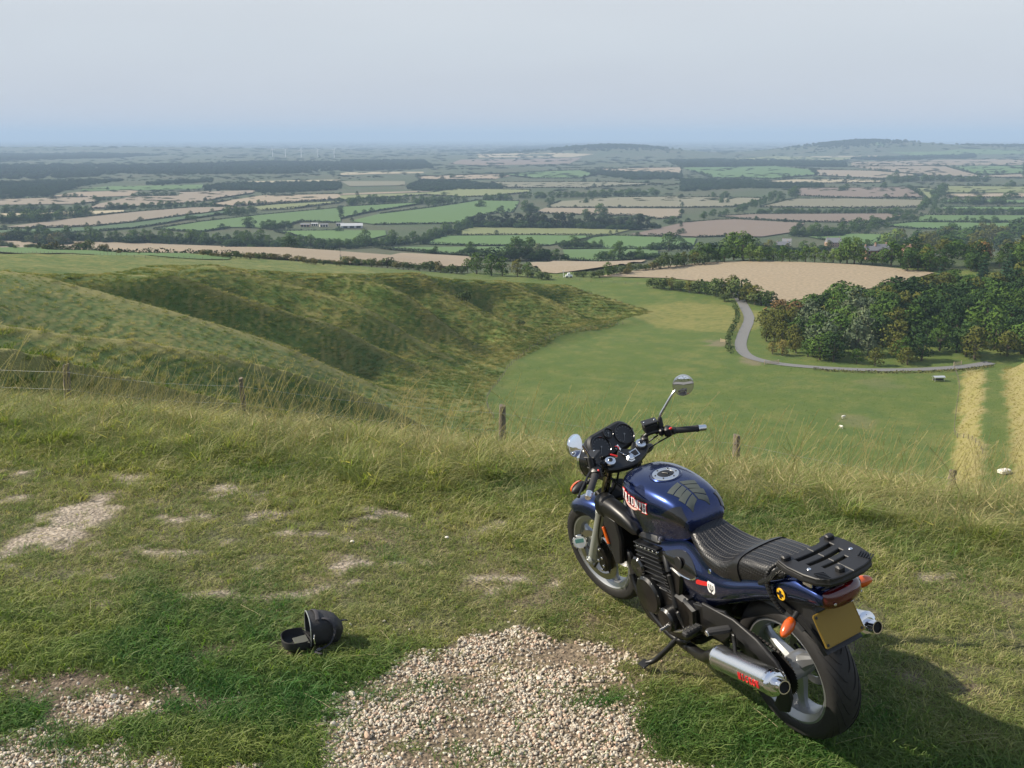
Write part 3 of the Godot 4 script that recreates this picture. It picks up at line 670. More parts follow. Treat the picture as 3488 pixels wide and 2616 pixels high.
const MISC := [28.2,-578.9, 131.0,-326.2, 88.0,-279.8, 84.2,-268.9, 84.1,-356.1, 78.4,-386.3, 73.7,-386.3, 145.4,-350.8, 107.4,-228.0]
const TRACK := [75.9,-386.3, 77.7,-370.6, 78.3,-350.8]
const HOUSES := [196,-580,7.9, 189,-575,6.7, 373,-1037,11.3, 209,-577,4.7, 373,-1268,16.9, 283,-1143,13.1, 324,-1288,10.2, 574,-1357,35.2, -234,-1599,31.7, -278,-1619,12.6, -305,-1619,14.1, -295,-1639,10.0, -257,-1639,11.3]
const TURBINES := [-1686,-7829, -1558,-7646, -1416,-7469, -1304,-7469, -1168,-7299]

const GRAVEL := [[-0.87,-3.95,-0.83,-4.26,-0.82,-4.54,-0.71,-4.82,-0.49,-5.15,-0.26,-5.30,0.03,-5.36,0.30,-5.28,0.53,-5.09,0.66,-4.85,0.59,-4.58,0.60,-4.34,0.78,-4.19,0.83,-3.82,-0.92,-3.82], [-2.39,-4.38,-2.03,-4.28,-1.77,-4.30,-1.53,-4.19,-1.33,-4.08,-0.89,-4.02,-0.83,-3.70,-2.07,-3.70], [-2.22,-4.54,-2.04,-4.62,-1.75,-4.67,-1.62,-4.54,-1.86,-4.38,-2.14,-4.30]]
const DIRT := [[-2.68,-4.97,-2.25,-4.92,-1.81,-4.82,-1.50,-4.71,-1.23,-4.67,-1.16,-4.54,-1.42,-4.49,-1.62,-4.45,-1.92,-4.54,-2.25,-4.60,-2.52,-4.64], [-3.33,-6.43,-3.12,-6.75,-3.03,-7.41,-2.78,-7.26,-2.73,-6.93,-2.84,-6.59,-3.00,-6.35,-3.23,-6.21], [-2.93,-7.82,-2.75,-7.98,-2.60,-7.73,-2.75,-7.56], [-1.18,-7.21,-0.67,-7.26,-0.58,-7.12,-0.74,-7.00,-1.10,-7.08], [-2.30,-7.64,-1.84,-7.56,-1.79,-7.41,-2.18,-7.45], [2.07,-4.67,2.27,-4.72,2.27,-4.62,2.08,-4.56], [2.37,-6.18,2.68,-6.18,2.55,-6.01,2.37,-6.04], [-2.14,-6.43,-1.93,-6.41,-1.93,-6.32,-2.08,-6.33], [-2.67,-5.25,-2.51,-5.20,-2.50,-5.14,-2.62,-5.15], [0.58,-4.22,0.88,-4.08,0.99,-3.91,0.64,-3.91]]
const POST_TOPS := [-6.56,-0.73,-15.68, -3.96,-0.90,-15.50, -0.14,-1.26,-15.30, 3.06,-1.42,-14.28, 5.54,-1.54,-13.07]
# bag [-1.043  0.02  -5.131]

# ---------------------------------------------------------------- the lie of the land
const RIDGE_FOOT := [Vector2(22, -165), Vector2(0, -200), Vector2(8, -230), Vector2(-22, -290), Vector2(-24, -326), Vector2(-14, -343), Vector2(-8, -362), Vector2(7, -388), Vector2(34, -422), Vector2(62, -455)]
const RIDGE_HEAD := [Vector2(-12, -38), Vector2(-40, -72), Vector2(-78, -118), Vector2(-122, -262), Vector2(-96, -304), Vector2(-95, -350), Vector2(-62, -374), Vector2(-35, -408), Vector2(-3, -440), Vector2(25, -478)]
# heights along each ridge, from foot to head in fifths
const RIDGE_H := [[-68.0, -67.0, -65.0, -60.0, -46.0, -22.0], [-69.0, -57.0, -44.0, -30.0, -19.7, -11.0], [-69.0, -57.0, -41.5, -30.0, -22.2, -15.0], [-68.0, -60.0, -49.4, -41.7, -34.5, -29.0], [-68.0, -60.0, -51.2, -46.2, -40.5, -35.0], [-69.0, -61.0, -51.0, -45.4, -41.3, -37.5], [-69.5, -62.5, -54.0, -47.4, -45.3, -43.5], [-66.5, -63.0, -60.3, -57.0, -52.0, -47.0], [-68.0, -65.5, -62.3, -59.5, -57.0, -54.4], [-69.5, -68.0, -66.0, -64.5, -63.0, -61.0]]
const UPLAND := [[0.0, -2.0], [78.0, -8.0], [133.0, -15.0], [264.0, -32.0], [350.0, -39.0], [438.0, -49.0], [520.0, -57.0], [600.0, -64.0], [700.0, -72.0], [800.0, -80.5], [920.0, -97.0]]
const BASE := [[0.0, -62.0], [200.0, -69.0], [300.0, -70.5], [450.0, -70.0], [540.0, -66.5], [600.0, -68.0], [680.0, -76.0], [900.0, -96.0], [1300.0, -122.0], [1700.0, -127.0], [2500.0, -128.0], [90000.0, -128.0]]

func along(a: Array, x: float) -> float:
	if x <= a[0][0]:
		return a[0][1]
	for k in a.size() - 1:
		if x < a[k + 1][0]:
			var f: float = (x - a[k][0]) / (a[k + 1][0] - a[k][0])
			f = lerpf(f, smoothstep(0, 1, f), 0.5)
			return lerpf(a[k][1], a[k + 1][1], f)
	return a[a.size() - 1][1]

# (how far along the row of ridges, how far up from foot (0) to head (1), distance between the two ridges)
func fan(x: float, z: float) -> Vector3:
	var best := Vector3(-1, -9, 0)
	var p := Vector2(x, z)
	for k in RIDGE_FOOT.size() - 1:
		var f0: Vector2 = RIDGE_FOOT[k]
		var f1: Vector2 = RIDGE_FOOT[k + 1]
		var h0: Vector2 = RIDGE_HEAD[k]
		var h1: Vector2 = RIDGE_HEAD[k + 1]
		var d0 := (h0 - f0).normalized().cross(p - f0)
		var d1 := (h1 - f1).normalized().cross(p - f1)
		if d0 >= 0.0 and d1 < 0.0:
			var f := d0 / (d0 - d1)
			var foot := f0.lerp(f1, f)
			var up := h0.lerp(h1, f) - foot
			var s := (p - foot).dot(up) / up.length_squared()
			if s > best.y:
				best = Vector3(k + f, s, d0 - d1)
	return best

func smax(a: float, b: float, k: float) -> float:
	var h := clampf(0.5 + 0.5 * (a - b) / k, 0, 1)
	return lerpf(b, a, h) + k * h * (1.0 - h)

func crest_distance(x: float, z: float) -> float:   # metres beyond the edge of the hilltop
	return (x + 5.0) * 0.268 - (z + 10.0) * 0.964

# little sheep-walk steps that follow the contours, broken and wandering
func step_row(x: float, y: float, z: float) -> float:
	return sin(y * 6.5 + 3.0 * n_mid.get_noise_2d(x, z) + 3.0 * n_big.get_noise_2d(x * 3.0, z * 3.0)) * clampf(0.6 + 1.2 * n_mid.get_noise_2d(x * 0.7 + 60.0, z * 0.7), 0.0, 1.0)

func ground(x: float, z: float) -> float:
	var n := -z
	var base := along(BASE, n)
	if n > 480.0:
		base += 5.0 * exp(-(pow((x - 180.0) / 110.0, 2) + pow((n - 625.0) / 80.0, 2)))
	if n > 1200.0:
		base += 3.0 * n_big.get_noise_2d(x * 0.06, z * 0.06) * smoothstep(1200, 2500, n)
	if n > 4000.0:
		base += 75.0 * exp(-(pow((x - 760.0) / 650.0, 2) + pow((n - 8200.0) / 700.0, 2)))
		base += 95.0 * exp(-(pow((x - 2700.0) / 700.0, 2) + pow((n - 8600.0) / 700.0, 2)))
		base += 70.0 * exp(-(pow((x - 4100.0) / 1100.0, 2) + pow((n - 8800.0) / 900.0, 2)))
		base += 45.0 * exp(-(pow((x + 4200.0) / 2600.0, 2) + pow((n - 10500.0) / 1200.0, 2)))
	if n > 1000.0:
		return base
	var up := along(UPLAND, n) - 0.08 * (maxf(x, -160.0) + 100.0)
	up = lerpf(up, base, smoothstep(780, 920, n))
	var h := base
	var fn := fan(x, z)
	if fn.x >= 0.0:
		var i := int(fn.x)
		var f := fn.x - i
		var sc := clampf(fn.y, 0.0, 0.9999) * 5.0
		var j := int(sc)
		var g := sc - j
		var a := cubic_interpolate(RIDGE_H[i][j], RIDGE_H[i][j + 1], RIDGE_H[i][maxi(j - 1, 0)], RIDGE_H[i][mini(j + 2, 5)], g)
		var b := cubic_interpolate(RIDGE_H[i + 1][j], RIDGE_H[i + 1][j + 1], RIDGE_H[i + 1][maxi(j - 1, 0)], RIDGE_H[i + 1][mini(j + 2, 5)], g)
		h = lerpf(a, b, f)
		if fn.y < 0.0:
			h = lerpf(h, base, smoothstep(0.0, -0.3, fn.y))
		elif fn.y > 1.0:
			h = lerpf(h, maxf(up, base), smoothstep(1.0, 1.5, fn.y))
		var dip := 1.0 - pow(absf(2.0 * f - 1.0), 0.85)
		var k := smoothstep(0.0, 0.3, fn.y) * (1.0 - smoothstep(0.78, 1.2, fn.y))
		h = maxf(h - dip * k * minf(0.33 * fn.z, 11.0 if i != 1 else 6.0), base - 1.0)
	elif n > 380.0 and x < 100.0:
		h = lerpf(maxf(base, up), base, smoothstep(-60, 60, x + (n - 480.0) * 0.1))
	# the stepped bank on the right of the valley
	var side := x - (98.0 + (n - 235.0) * 0.43)
	if side > -4.0 and n < 345.0:
		var st := smoothstep(0, 8, side) * 4.0 + smoothstep(13, 28, side) * 7.0 + smoothstep(40, 110, side) * 16.0
		h += st * (1.0 - smoothstep(320, 345, n))
	elif n >= 345.0 and n < 700.0 and x > 90.0:
		h += 0.04 * (x - 90.0) * smoothstep(345, 420, n) * (1.0 - smoothstep(560, 690, n))
	if n < 260.0:
		var e := crest_distance(x, z)
		var top := 0.0288 * (clampf(n, 0.0, 8.0) - 4.365) - 0.021 * clampf(x - 0.8, -14.0, 14.0) * smoothstep(-3.2, -0.6, e)
		var brow := top - 0.42 * 0.5 * (e + sqrt(e * e + 1.6)) + 0.0
		if e < 16.0:
			h = maxf(brow, -8.0)
		else:
			h = smax(brow, h, 3.0)
	if n > 40.0 and n < 700.0 and x < 70.0:
		h += 0.28 * n_mid.get_noise_2d(x * 0.5, z * 0.5)
		if fn.x >= 0.0 and fn.y > 0.0 and fn.y < 1.1:
			h += 0.12 * step_row(x, h, z) * smoothstep(0.0, 0.25, fn.y) * smoothstep(1.1, 0.9, fn.y)
	return h

func grid_mesh(xs: PackedFloat32Array, zs: PackedFloat32Array, height: Callable, color: Callable, polar := false) -> ArrayMesh:
	var nx := xs.size()
	var nz := zs.size()
	var v := PackedVector3Array()
	v.resize(nx * nz)
	var c := PackedColorArray()
	c.resize(nx * nz)
	for j in nz:
		for i in nx:
			var x := xs[i]
			var z := zs[j]
			if polar:
				x = sin(xs[i]) * zs[j]
				z = -cos(xs[i]) * zs[j]
			var p := Vector3(x, height.call(x, z), z)
			v[j * nx + i] = p
	var nor := PackedVector3Array()
	nor.resize(nx * nz)
	for j in nz:
		for i in nx:
			var a := v[j * nx + mini(i + 1, nx - 1)] - v[j * nx + maxi(i - 1, 0)]
			var b := v[mini(j + 1, nz - 1) * nx + i] - v[maxi(j - 1, 0) * nx + i]
			var q := b.cross(a).normalized()
			nor[j * nx + i] = q if q.y > 0 else -q
			c[j * nx + i] = color.call(v[j * nx + i], nor[j * nx + i])
	var idx := PackedInt32Array()
	idx.resize((nx - 1) * (nz - 1) * 6)
	var o := 0
	# clockwise seen from above
	var other := (v[nx] - v[0]).cross(v[nx + 1] - v[0]).y > 0
	for j in nz - 1:
		for i in nx - 1:
			var a := j * nx + i
			var q := PackedInt32Array([a, a + nx, a + nx + 1, a, a + nx + 1, a + 1])
			for k in 6:
				idx[o + k] = q[5 - k] if other else q[k]
			o += 6
	var arr := []
	arr.resize(Mesh.ARRAY_MAX)
	arr[Mesh.ARRAY_VERTEX] = v
	arr[Mesh.ARRAY_NORMAL] = nor
	arr[Mesh.ARRAY_COLOR] = c
	arr[Mesh.ARRAY_INDEX] = idx
	var m := ArrayMesh.new()
	m.add_surface_from_arrays(Mesh.PRIMITIVE_TRIANGLES, arr)
	return m

func span(a: float, b: float, step: float) -> PackedFloat32Array:
	var r := PackedFloat32Array()
	var n := int(round(absf(b - a) / step))
	for k in n + 1:
		r.append(lerpf(a, b, k / float(n)))
	return r

# colours of the downland turf: pasture on the valley floor, rough grass in contour-following steps on the flanks, dry grass on the banks
const TURF_GREEN := Color(0.130, 0.190, 0.018)
const TURF_LUSH := Color(0.105, 0.175, 0.020)
const TURF_DRY := Color(0.36, 0.315, 0.085)
const TURF_BUFF := Color(0.40, 0.33, 0.14)

func rough_share(x: float, z: float) -> float:   # 1 on the rough flanks and upland, 0 on the pasture
	var n := -z
	var fn := fan(x, z)
	if fn.x >= 0.0 and fn.y > -0.5:
		var foot_x := along([[200.0, -2.0], [267.0, -4.0], [296.0, -8.0], [347.0, -2.0], [388.0, 15.0], [420.0, 40.0], [470.0, 66.0]], n)
		return smoothstep(0.6, -0.6, x - foot_x)
	return 0.0

func turf(p: Vector3, nor: Vector3) -> Color:
	var n := -p.z
	var b := n_big.get_noise_2d(p.x * 3.0, p.z * 3.0)
	var m := n_mid.get_noise_2d(p.x, p.z)
	var f := n_fine.get_noise_2d(p.x, p.z)
	var r := rough_share(p.x, p.z)
	var floor_c := TURF_GREEN.lerp(TURF_LUSH, clampf(0.40 + 0.9 * m + 0.7 * b + 1.1 * f, 0, 1.25)).lerp(TURF_DRY, clampf(0.06 + 0.3 * b + 0.35 * f - 0.3 * m, 0, 0.4))
	var c := floor_c
	if r > 0.0:
		# sheep-walk steps: rows of dry tussocks along the contours of the steeper flanks
		var steep := smoothstep(0.985, 0.93, nor.y)
		var row := step_row(p.x, p.y, p.z)
		var dry := clampf(0.30 + 0.45 * b + 0.35 * m + steep * (0.5 * row - 0.02) + 0.95 * f, 0, 1)
		var rc := TURF_LUSH.lerp(TURF_DRY, dry * 0.92)
		rc = rc.lerp(TURF_BUFF, clampf(dry - 0.72, 0, 0.3))
		# short dry turf on the spines, paled to paint in missing sunlit contrast
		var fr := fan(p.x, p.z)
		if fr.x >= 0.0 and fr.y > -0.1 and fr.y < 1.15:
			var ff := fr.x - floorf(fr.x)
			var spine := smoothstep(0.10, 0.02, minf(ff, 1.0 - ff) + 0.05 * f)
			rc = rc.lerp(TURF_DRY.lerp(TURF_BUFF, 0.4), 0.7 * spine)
		c = c.lerp(rc, r)
	if n > 380.0 and n < 520.0 and p.x > 40.0:   # patch of uncut dry grass above the gate
		var q := Vector2((p.x - 78.0 - (n - 440.0) * -0.05) / 28.0, (n - 445.0) / 34.0)
		var k := smoothstep(1.1, 0.9, q.length() + 0.12 * m)
		c = c.lerp(TURF_GREEN.lerp(TURF_DRY, clampf(0.72 + 0.8 * f + 0.4 * m, 0, 1)), k * 0.9)
	# mud trodden by stock round the gates and resting places
	for w in [[75.0, -388.0, 6.0, 0.8], [80.0, -356.0, 5.0, 0.8], [90.0, -277.0, 6.0, 0.35], [112.0, -322.0, 8.0, 0.25]]:
		var dm := Vector2((p.x - w[0]) / w[2], (p.z - w[1]) / (w[2] * 1.4)).length() + 0.5 * m + 0.3 * f
		if dm < 1.0:
			c = c.lerp(Color(0.30, 0.24, 0.15), w[3] * smoothstep(1.0, 0.5, dm))
	if n < 350.0:
		var side := p.x - (98.0 + (n - 235.0) * 0.43) + 2.4 * m + 1.0 * f
		var bank := maxf(smoothstep(0.5, 2.0, side) * smoothstep(8.5, 6.8, side), smoothstep(12.5, 14.5, side) * smoothstep(56.0, 40.0, side))
		bank *= smoothstep(348.0, 338.0, n)
		c = c.lerp(TURF_BUFF.lerp(TURF_DRY, clampf(0.4 + 1.0 * f + 0.6 * m, 0, 1)), bank)
	return c

func vale_turf(p: Vector3, _nor: Vector3) -> Color:
	var m := n_mid.get_noise_2d(p.x * 0.05, p.z * 0.05)
	return Color(0.075, 0.115, 0.035).lerp(Color(0.13, 0.125, 0.06), clampf(0.4 + m, 0, 1))

func setup_materials():
	var g := mat("turf", Color(1, 1, 1), 0.95)
	g.vertex_color_use_as_albedo = true
	g.albedo_texture = noise_tex(0.06, Color(0.55, 0.58, 0.52), Color(1.0, 1.0, 1.0), 5, 512, false, 4.0, 3)
	g.normal_enabled = true
	g.normal_texture = noise_tex(0.05, Color.BLACK, Color.WHITE, 5, 512, true, 9.0, 4)
	g.normal_scale = 1.0
	triplanar(g, 0.12)
	var fg := mat("field", Color(1, 1, 1), 0.95)
	fg.vertex_color_use_as_albedo = true
	fg.albedo_texture = noise_tex(0.04, Color(0.8, 0.8, 0.78), Color(1, 1, 1), 4, 512, false, 4.0, 9)
	triplanar(fg, 0.02)
	setup_more_materials()

func build_terrain():
	var near := PackedFloat32Array()
	var d := 12.4
	while d < 575.0:
		near.append(d)
		d += lerpf(0.5, 1.25, clampf(d / 250.0, 0, 1))
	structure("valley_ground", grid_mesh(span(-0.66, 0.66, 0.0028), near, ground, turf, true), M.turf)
	var rs := PackedFloat32Array()
	var r := 560.0
	while r < 42000.0:
		rs.append(r)
		r *= 1.022
	rs.append(60000.0)
	structure("vale_ground", grid_mesh(span(-0.75, 0.75, 0.0075), rs, func(x, z): return ground(x, z) - 0.8, vale_turf, true), M.turf)
# ---------------------------------------------------------------- fields of the vale
const FIELD_COLORS := {"tan": Color(0.315, 0.25, 0.170), "pink": Color(0.27, 0.22, 0.155), "green": Color(0.085, 0.165, 0.035), "yellow": Color(0.19, 0.215, 0.075), "dark": Color(0.055, 0.11, 0.035), "cream": Color(0.40, 0.34, 0.22), "brown": Color(0.19, 0.145, 0.11), "grey": Color(0.20, 0.19, 0.12)}
const FIELD_LABELS := {"tan": "tan stubble field", "pink": "pinkish brown stubble field", "green": "green pasture field", "yellow": "pale yellow green field", "dark": "dark green crop field", "cream": "pale cream stubble field", "brown": "brown ploughed field", "grey": "grey green set-aside field"}

func flat(a: Array) -> PackedVector2Array:
	var r := PackedVector2Array()
	for k in range(0, a.size(), 2):
		r.append(Vector2(a[k], a[k + 1]))
	return r

func drape(poly: PackedVector2Array, cell: float, lift: float, col: Color) -> ArrayMesh:
	var st := SurfaceTool.new()
	st.begin(Mesh.PRIMITIVE_TRIANGLES)
	st.set_color(col)
	var lo := poly[0]
	var hi := poly[0]
	for p in poly:
		lo = lo.min(p)
		hi = hi.max(p)
	var nx := maxi(1, int(ceil((hi.x - lo.x) / cell)))
	var nz := maxi(1, int(ceil((hi.y - lo.y) / cell)))
	for i in nx:
		for j in nz:
			var a := lo + Vector2(i, j) * cell
			var sq := PackedVector2Array([a, a + Vector2(cell, 0), a + Vector2(cell, cell), a + Vector2(0, cell)])
			for piece in Geometry2D.intersect_polygons(sq, poly):
				var idx := Geometry2D.triangulate_polygon(piece)
				for k in range(0, idx.size(), 3):
					var v := []
					for q in 3:
						var w: Vector2 = piece[idx[k + q]]
						v.append(Vector3(w.x, ground(w.x, w.y) + lift, w.y))
					var nor: Vector3 = (v[2] - v[0]).cross(v[1] - v[0])
					if nor.y < 0:
						v = [v[0], v[2], v[1]]
						nor = -nor
					for q in 3:
						st.set_normal(Vector3(nor).normalized())
						st.set_color(col)
						st.add_vertex(v[q])
	return st.commit()

func build_fields():
	for f in FIELDS:
		var poly := flat(f[2])
		if Geometry2D.triangulate_polygon(poly).is_empty():
			continue
		var c := Vector2.ZERO
		for p in poly:
			c += p
		c /= poly.size()
		var n := -c.y
		var cell := 12.0 if n < 800 else (40.0 if n < 1500 else maxf(150.0, n * 0.08))
		var col: Color = FIELD_COLORS[f[0]]
		col = col * rng.randf_range(0.93, 1.07)
		var o := structure("field", drape(poly, cell, 0.35 if n < 900 else 0.6, Color(col.r, col.g, col.b)), M.field)
		o.set_meta("label", FIELD_LABELS[f[0]] + " in the hazy vale")
		if f[1] == 1 and n > 900 and n < 4500:
			hedge_round(poly, n, f[0])

# hedges run round a field; leaf clumps are spread through the hedge's volume
func hedge_round(poly: PackedVector2Array, n: float, kind: String):
	var g := PackedVector3Array()
	for k in poly.size():
		var a := poly[k]
		var b := poly[(k + 1) % poly.size()]
		if a.distance_to(b) < 30.0 or absf(a.cross(b)) < 0.012 * a.length() * b.length() and absf(a.length() - b.length()) > 0.8 * a.distance_to(b) or absf(b.y - a.y) > 6.0 * absf(b.x - a.x) and rng.randf() < 0.4 or rng.randf() < 0.15:
			continue
		hedge_leaves(g, a, b, rng.randf_range(2.4, 4.2), maxf(0.8, n / 1300.0))
	if g.size() > 0:
		var o := put("hedge", leaf_mesh(g, 0.9), M.hedge_leaf)
		tag(o, "hedge", "hedge", "field hedges in the vale")
		order_later(o, "dark hedge round a " + FIELD_LABELS[kind], poly[0].x, poly[0].y)

func hedge_leaves(g: PackedVector3Array, a: Vector2, b: Vector2, h: float, size: float):
	var l := a.distance_to(b)
	var across := (b - a).orthogonal().normalized()
	var count := int(l * 4.0 / size)
	for k in count:
		var f := rng.randf()
		var bulge := 0.75 + 0.5 * n_mid.get_noise_2d(a.x + f * l, a.y)
		var p := a.lerp(b, f) + across * rng.randf_range(-1, 1) * 1.0
		var y := ground(p.x, p.y) + rng.randf_range(0.1, 1.0) * h * bulge
		leaf_quad(g, Vector3(p.x, y, p.y), Vector3(rng.randf_range(-1, 1), rng.randf_range(0, 1), rng.randf_range(-1, 1)).normalized(), size * rng.randf_range(0.6, 1.2))

func leaf_quad(g: PackedVector3Array, at: Vector3, nor: Vector3, s: float):
	var ref := Vector3(rng.randf_range(-1, 1), rng.randf_range(-1, 1), rng.randf_range(-1, 1))
	var u := nor.cross(ref).normalized() * s
	var v := nor.cross(u)
	g.append_array(PackedVector3Array([at - u * 0.9, at + v * 0.55, at + u * 1.0, at - u * 0.9, at + u * 1.0, at - v * 0.6]))

# leaves get the colour of their clump, a little different each, and normals that lean outwards
func leaf_mesh(g: PackedVector3Array, tone_from := 0.7, centre := Vector3.INF) -> ArrayMesh:
	var nor := PackedVector3Array()
	var col := PackedColorArray()
	nor.resize(g.size())
	col.resize(g.size())
	for k in range(0, g.size(), 6):
		var n := (g[k + 2] - g[k]).cross(g[k + 1] - g[k]).normalized()
		var out := (g[k] - centre).normalized() if centre != Vector3.INF else Vector3.UP
		if n.dot(out) < 0:   # wind the leaf so that its front looks outwards
			n = -n
			for q in [k, k + 3]:
				var w := g[q + 1]
				g[q + 1] = g[q + 2]
				g[q + 2] = w
		if centre != Vector3.INF:
			n = (n + out * 0.5).normalized()
		var t := rng.randf_range(tone_from, 1.15)
		var c := Color(t * rng.randf_range(0.9, 1.12), t, t * rng.randf_range(0.85, 1.1))
		for j in 6:
			nor[k + j] = n
			col[k + j] = c
	var arr := []
	arr.resize(Mesh.ARRAY_MAX)
	arr[Mesh.ARRAY_VERTEX] = g
	arr[Mesh.ARRAY_NORMAL] = nor
	arr[Mesh.ARRAY_COLOR] = col
	var m := ArrayMesh.new()
	m.add_surface_from_arrays(Mesh.PRIMITIVE_TRIANGLES, arr)
	return m

# ---------------------------------------------------------------- trees
# Unit trees, one metre tall; every placed tree is a copy scaled to its height.
var tree_shapes := {}
const TREE_TONES := {"broad": Color(0.056, 0.105, 0.017), "dark": Color(0.026, 0.056, 0.013), "olive": Color(0.100, 0.108, 0.020), "bright": Color(0.105, 0.165, 0.035), "rust": Color(0.155, 0.098, 0.036), "gold": Color(0.19, 0.165, 0.045), "willow": Color(0.105, 0.140, 0.075), "pine": Color(0.034, 0.058, 0.026), "conifer": Color(0.030, 0.068, 0.034), "bush": Color(0.066, 0.098, 0.030), "olivebush": Color(0.115, 0.112, 0.040)}

func crown_shape(kind: String, variant: int) -> Array:
	var g := PackedVector3Array()
	var trunk := Geo.new()
	var lobes := []
	var count := 760
	var leaf := 0.042
	match kind:
		"conifer":
			for k in 9:
				var f := k / 8.0
				lobes.append([Vector3(0, 0.12 + 0.84 * f, 0), Vector3(0.23, 0.075, 0.23) * lerpf(1.0, 0.12, f)])
			trunk.tube(pv([[0, 0, 0], [0.005, 0.5, 0], [0, 0.95, 0]]), [0.03, 0.02, 0.004], 6)
			leaf = 0.036
		"pine":
			for k in 7:
				lobes.append([Vector3(rng.randf_range(-0.16, 0.16), rng.randf_range(0.42, 0.9), rng.randf_range(-0.16, 0.16)), Vector3(0.17, 0.12, 0.17) * rng.randf_range(0.8, 1.15)])
			trunk.tube(pv([[0, 0, 0], [0.02, 0.4, 0], [0, 0.85, 0.02]]), [0.03, 0.022, 0.008], 6)
		"bush", "olivebush":
			for k in 7:
				var a := rng.randf() * TAU
				lobes.append([Vector3(cos(a) * 0.38, rng.randf_range(0.32, 0.66), sin(a) * 0.38), Vector3(0.38, 0.34, 0.38) * rng.randf_range(0.7, 1.05)])
			lobes.append([Vector3(0, 0.5, 0), Vector3(0.45, 0.45, 0.45)])
			for k in 3:
				var a := TAU * k / 3.0
				trunk.tube(pv([[0, 0, 0], [cos(a) * 0.1, 0.2, sin(a) * 0.1], [cos(a) * 0.24, 0.5, sin(a) * 0.24]]), [0.03, 0.022, 0.008], 5)
			leaf = 0.075
			count = 520
		_:
			var wide := 0.36 if kind != "willow" else 0.34
			for k in 11:
				var a := TAU * k / 5.0 + rng.randf_range(-0.4, 0.4)
				var y := lerpf(0.16, 0.80, (k + 0.5) / 11.0)
				var r := wide * sin(PI * clampf((y + 0.12) / 1.08, 0, 1)) * rng.randf_range(0.45, 0.85)
				lobes.append([Vector3(cos(a) * r, y, sin(a) * r), Vector3(0.21, 0.17, 0.21) * rng.randf_range(0.75, 1.1)])
			lobes.append([Vector3(0.02, 0.83, 0), Vector3(0.17, 0.16, 0.17)])
			trunk.tube(pv([[0, 0, 0], [0.01, 0.2, 0], [0, 0.45, 0.01], [0.01, 0.75, 0]]), [0.034, 0.026, 0.018, 0.005], 6)
			for k in 4:
				var a := TAU * k / 4.0 + variant
				trunk.tube(pv([[0, 0.25, 0], [cos(a) * 0.1, 0.42, sin(a) * 0.1], [cos(a) * 0.2, 0.6, sin(a) * 0.2]]), [0.018, 0.012, 0.004], 5)
	var per := count / lobes.size()
	for l in lobes:
		var c: Vector3 = l[0]
		var r: Vector3 = l[1]
		for k in per:
			var d := Vector3(rng.randfn(), rng.randfn(), rng.randfn()).normalized()
			if d.y < -0.5 and rng.randf() < 0.6:
				d.y = -d.y
			var q := c + d * r * pow(rng.randf_range(0.45, 1.0), 0.4)
			leaf_quad(g, q, (d + Vector3(rng.randfn(), rng.randfn(), rng.randfn()) * 0.55).normalized(), leaf * rng.randf_range(0.6, 1.3))
	return [leaf_mesh(g, 0.72, Vector3(0, 0.5, 0)), trunk.mesh()]

const TREE_NAMES := {"pine": "pine_tree", "conifer": "conifer_tree", "willow": "willow_tree", "bush": "bush", "olivebush": "bush"}
var tree_protos := {}

func tree(kind: String, x: float, z: float, h: float, label: String, group: String):
	var shape_kind: String = kind if kind in ["conifer", "pine", "willow", "bush"] else ("bush" if kind == "olivebush" else "broad")
	var variant := rng.randi() % 4
	var key := "%s%d" % [kind, variant]
	var called: String = TREE_NAMES.get(kind, "broadleaf_tree")
	var o: Node3D
	if not tree_protos.has(key):
		var sk := "%s%d" % [shape_kind, variant]
		if not tree_shapes.has(sk):
			tree_shapes[sk] = crown_shape(shape_kind, variant)
		o = Node3D.new()
		o.name = numbered(called)
		add_child(o)
		put("trunk" if shape_kind != "bush" else "stems", tree_shapes[sk][1], M.bark, o)
		put("crown" if shape_kind != "bush" else "foliage", tree_shapes[sk][0], M["leaf_" + kind + str(variant % 2)], o)
		tree_protos[key] = o
	else:
		o = tree_protos[key].duplicate()
		o.name = numbered(called)
		add_child(o)
	var wide := rng.randf_range(0.9, 1.25)
	o.transform = Transform3D(Basis(Vector3.UP, rng.randf() * TAU).scaled(Vector3(h * wide, h, h * wide)), Vector3(x, ground(x, z) - 0.02 * h, z))
	tag(o, label, "bush" if shape_kind == "bush" else "tree", group)
	order_later(o, label, x, z)

# far trees and those packed behind others join one mass of foliage per wood
func nth(k: int) -> String:
	var words := ["leftmost", "second", "third", "fourth", "fifth", "sixth", "seventh", "eighth", "ninth", "tenth"]
	if k < 10:
		return words[k] + ("" if k == 0 else " from the left")
	var e := "th"
	if (k + 1) % 100 < 10 or (k + 1) % 100 > 20:
		e = {1: "st", 2: "nd", 3: "rd"}.get((k + 1) % 10, "th")
	return "%d%s from the left" % [k + 1, e]

# things of one look in one place are told apart by their order across the view
var in_order := {}

func order_later(o: Node3D, label: String, x: float, z: float):
	if not in_order.has(label):
		in_order[label] = []
	in_order[label].append([x / -z, o])

func order_labels():
	for label in in_order:
		var a: Array = in_order[label]
		a.sort_custom(func(p, q): return p[0] < q[0])
		for k in a.size():
			a[k][1].set_meta("label", label if a.size() == 1 else label + ", " + nth(k))

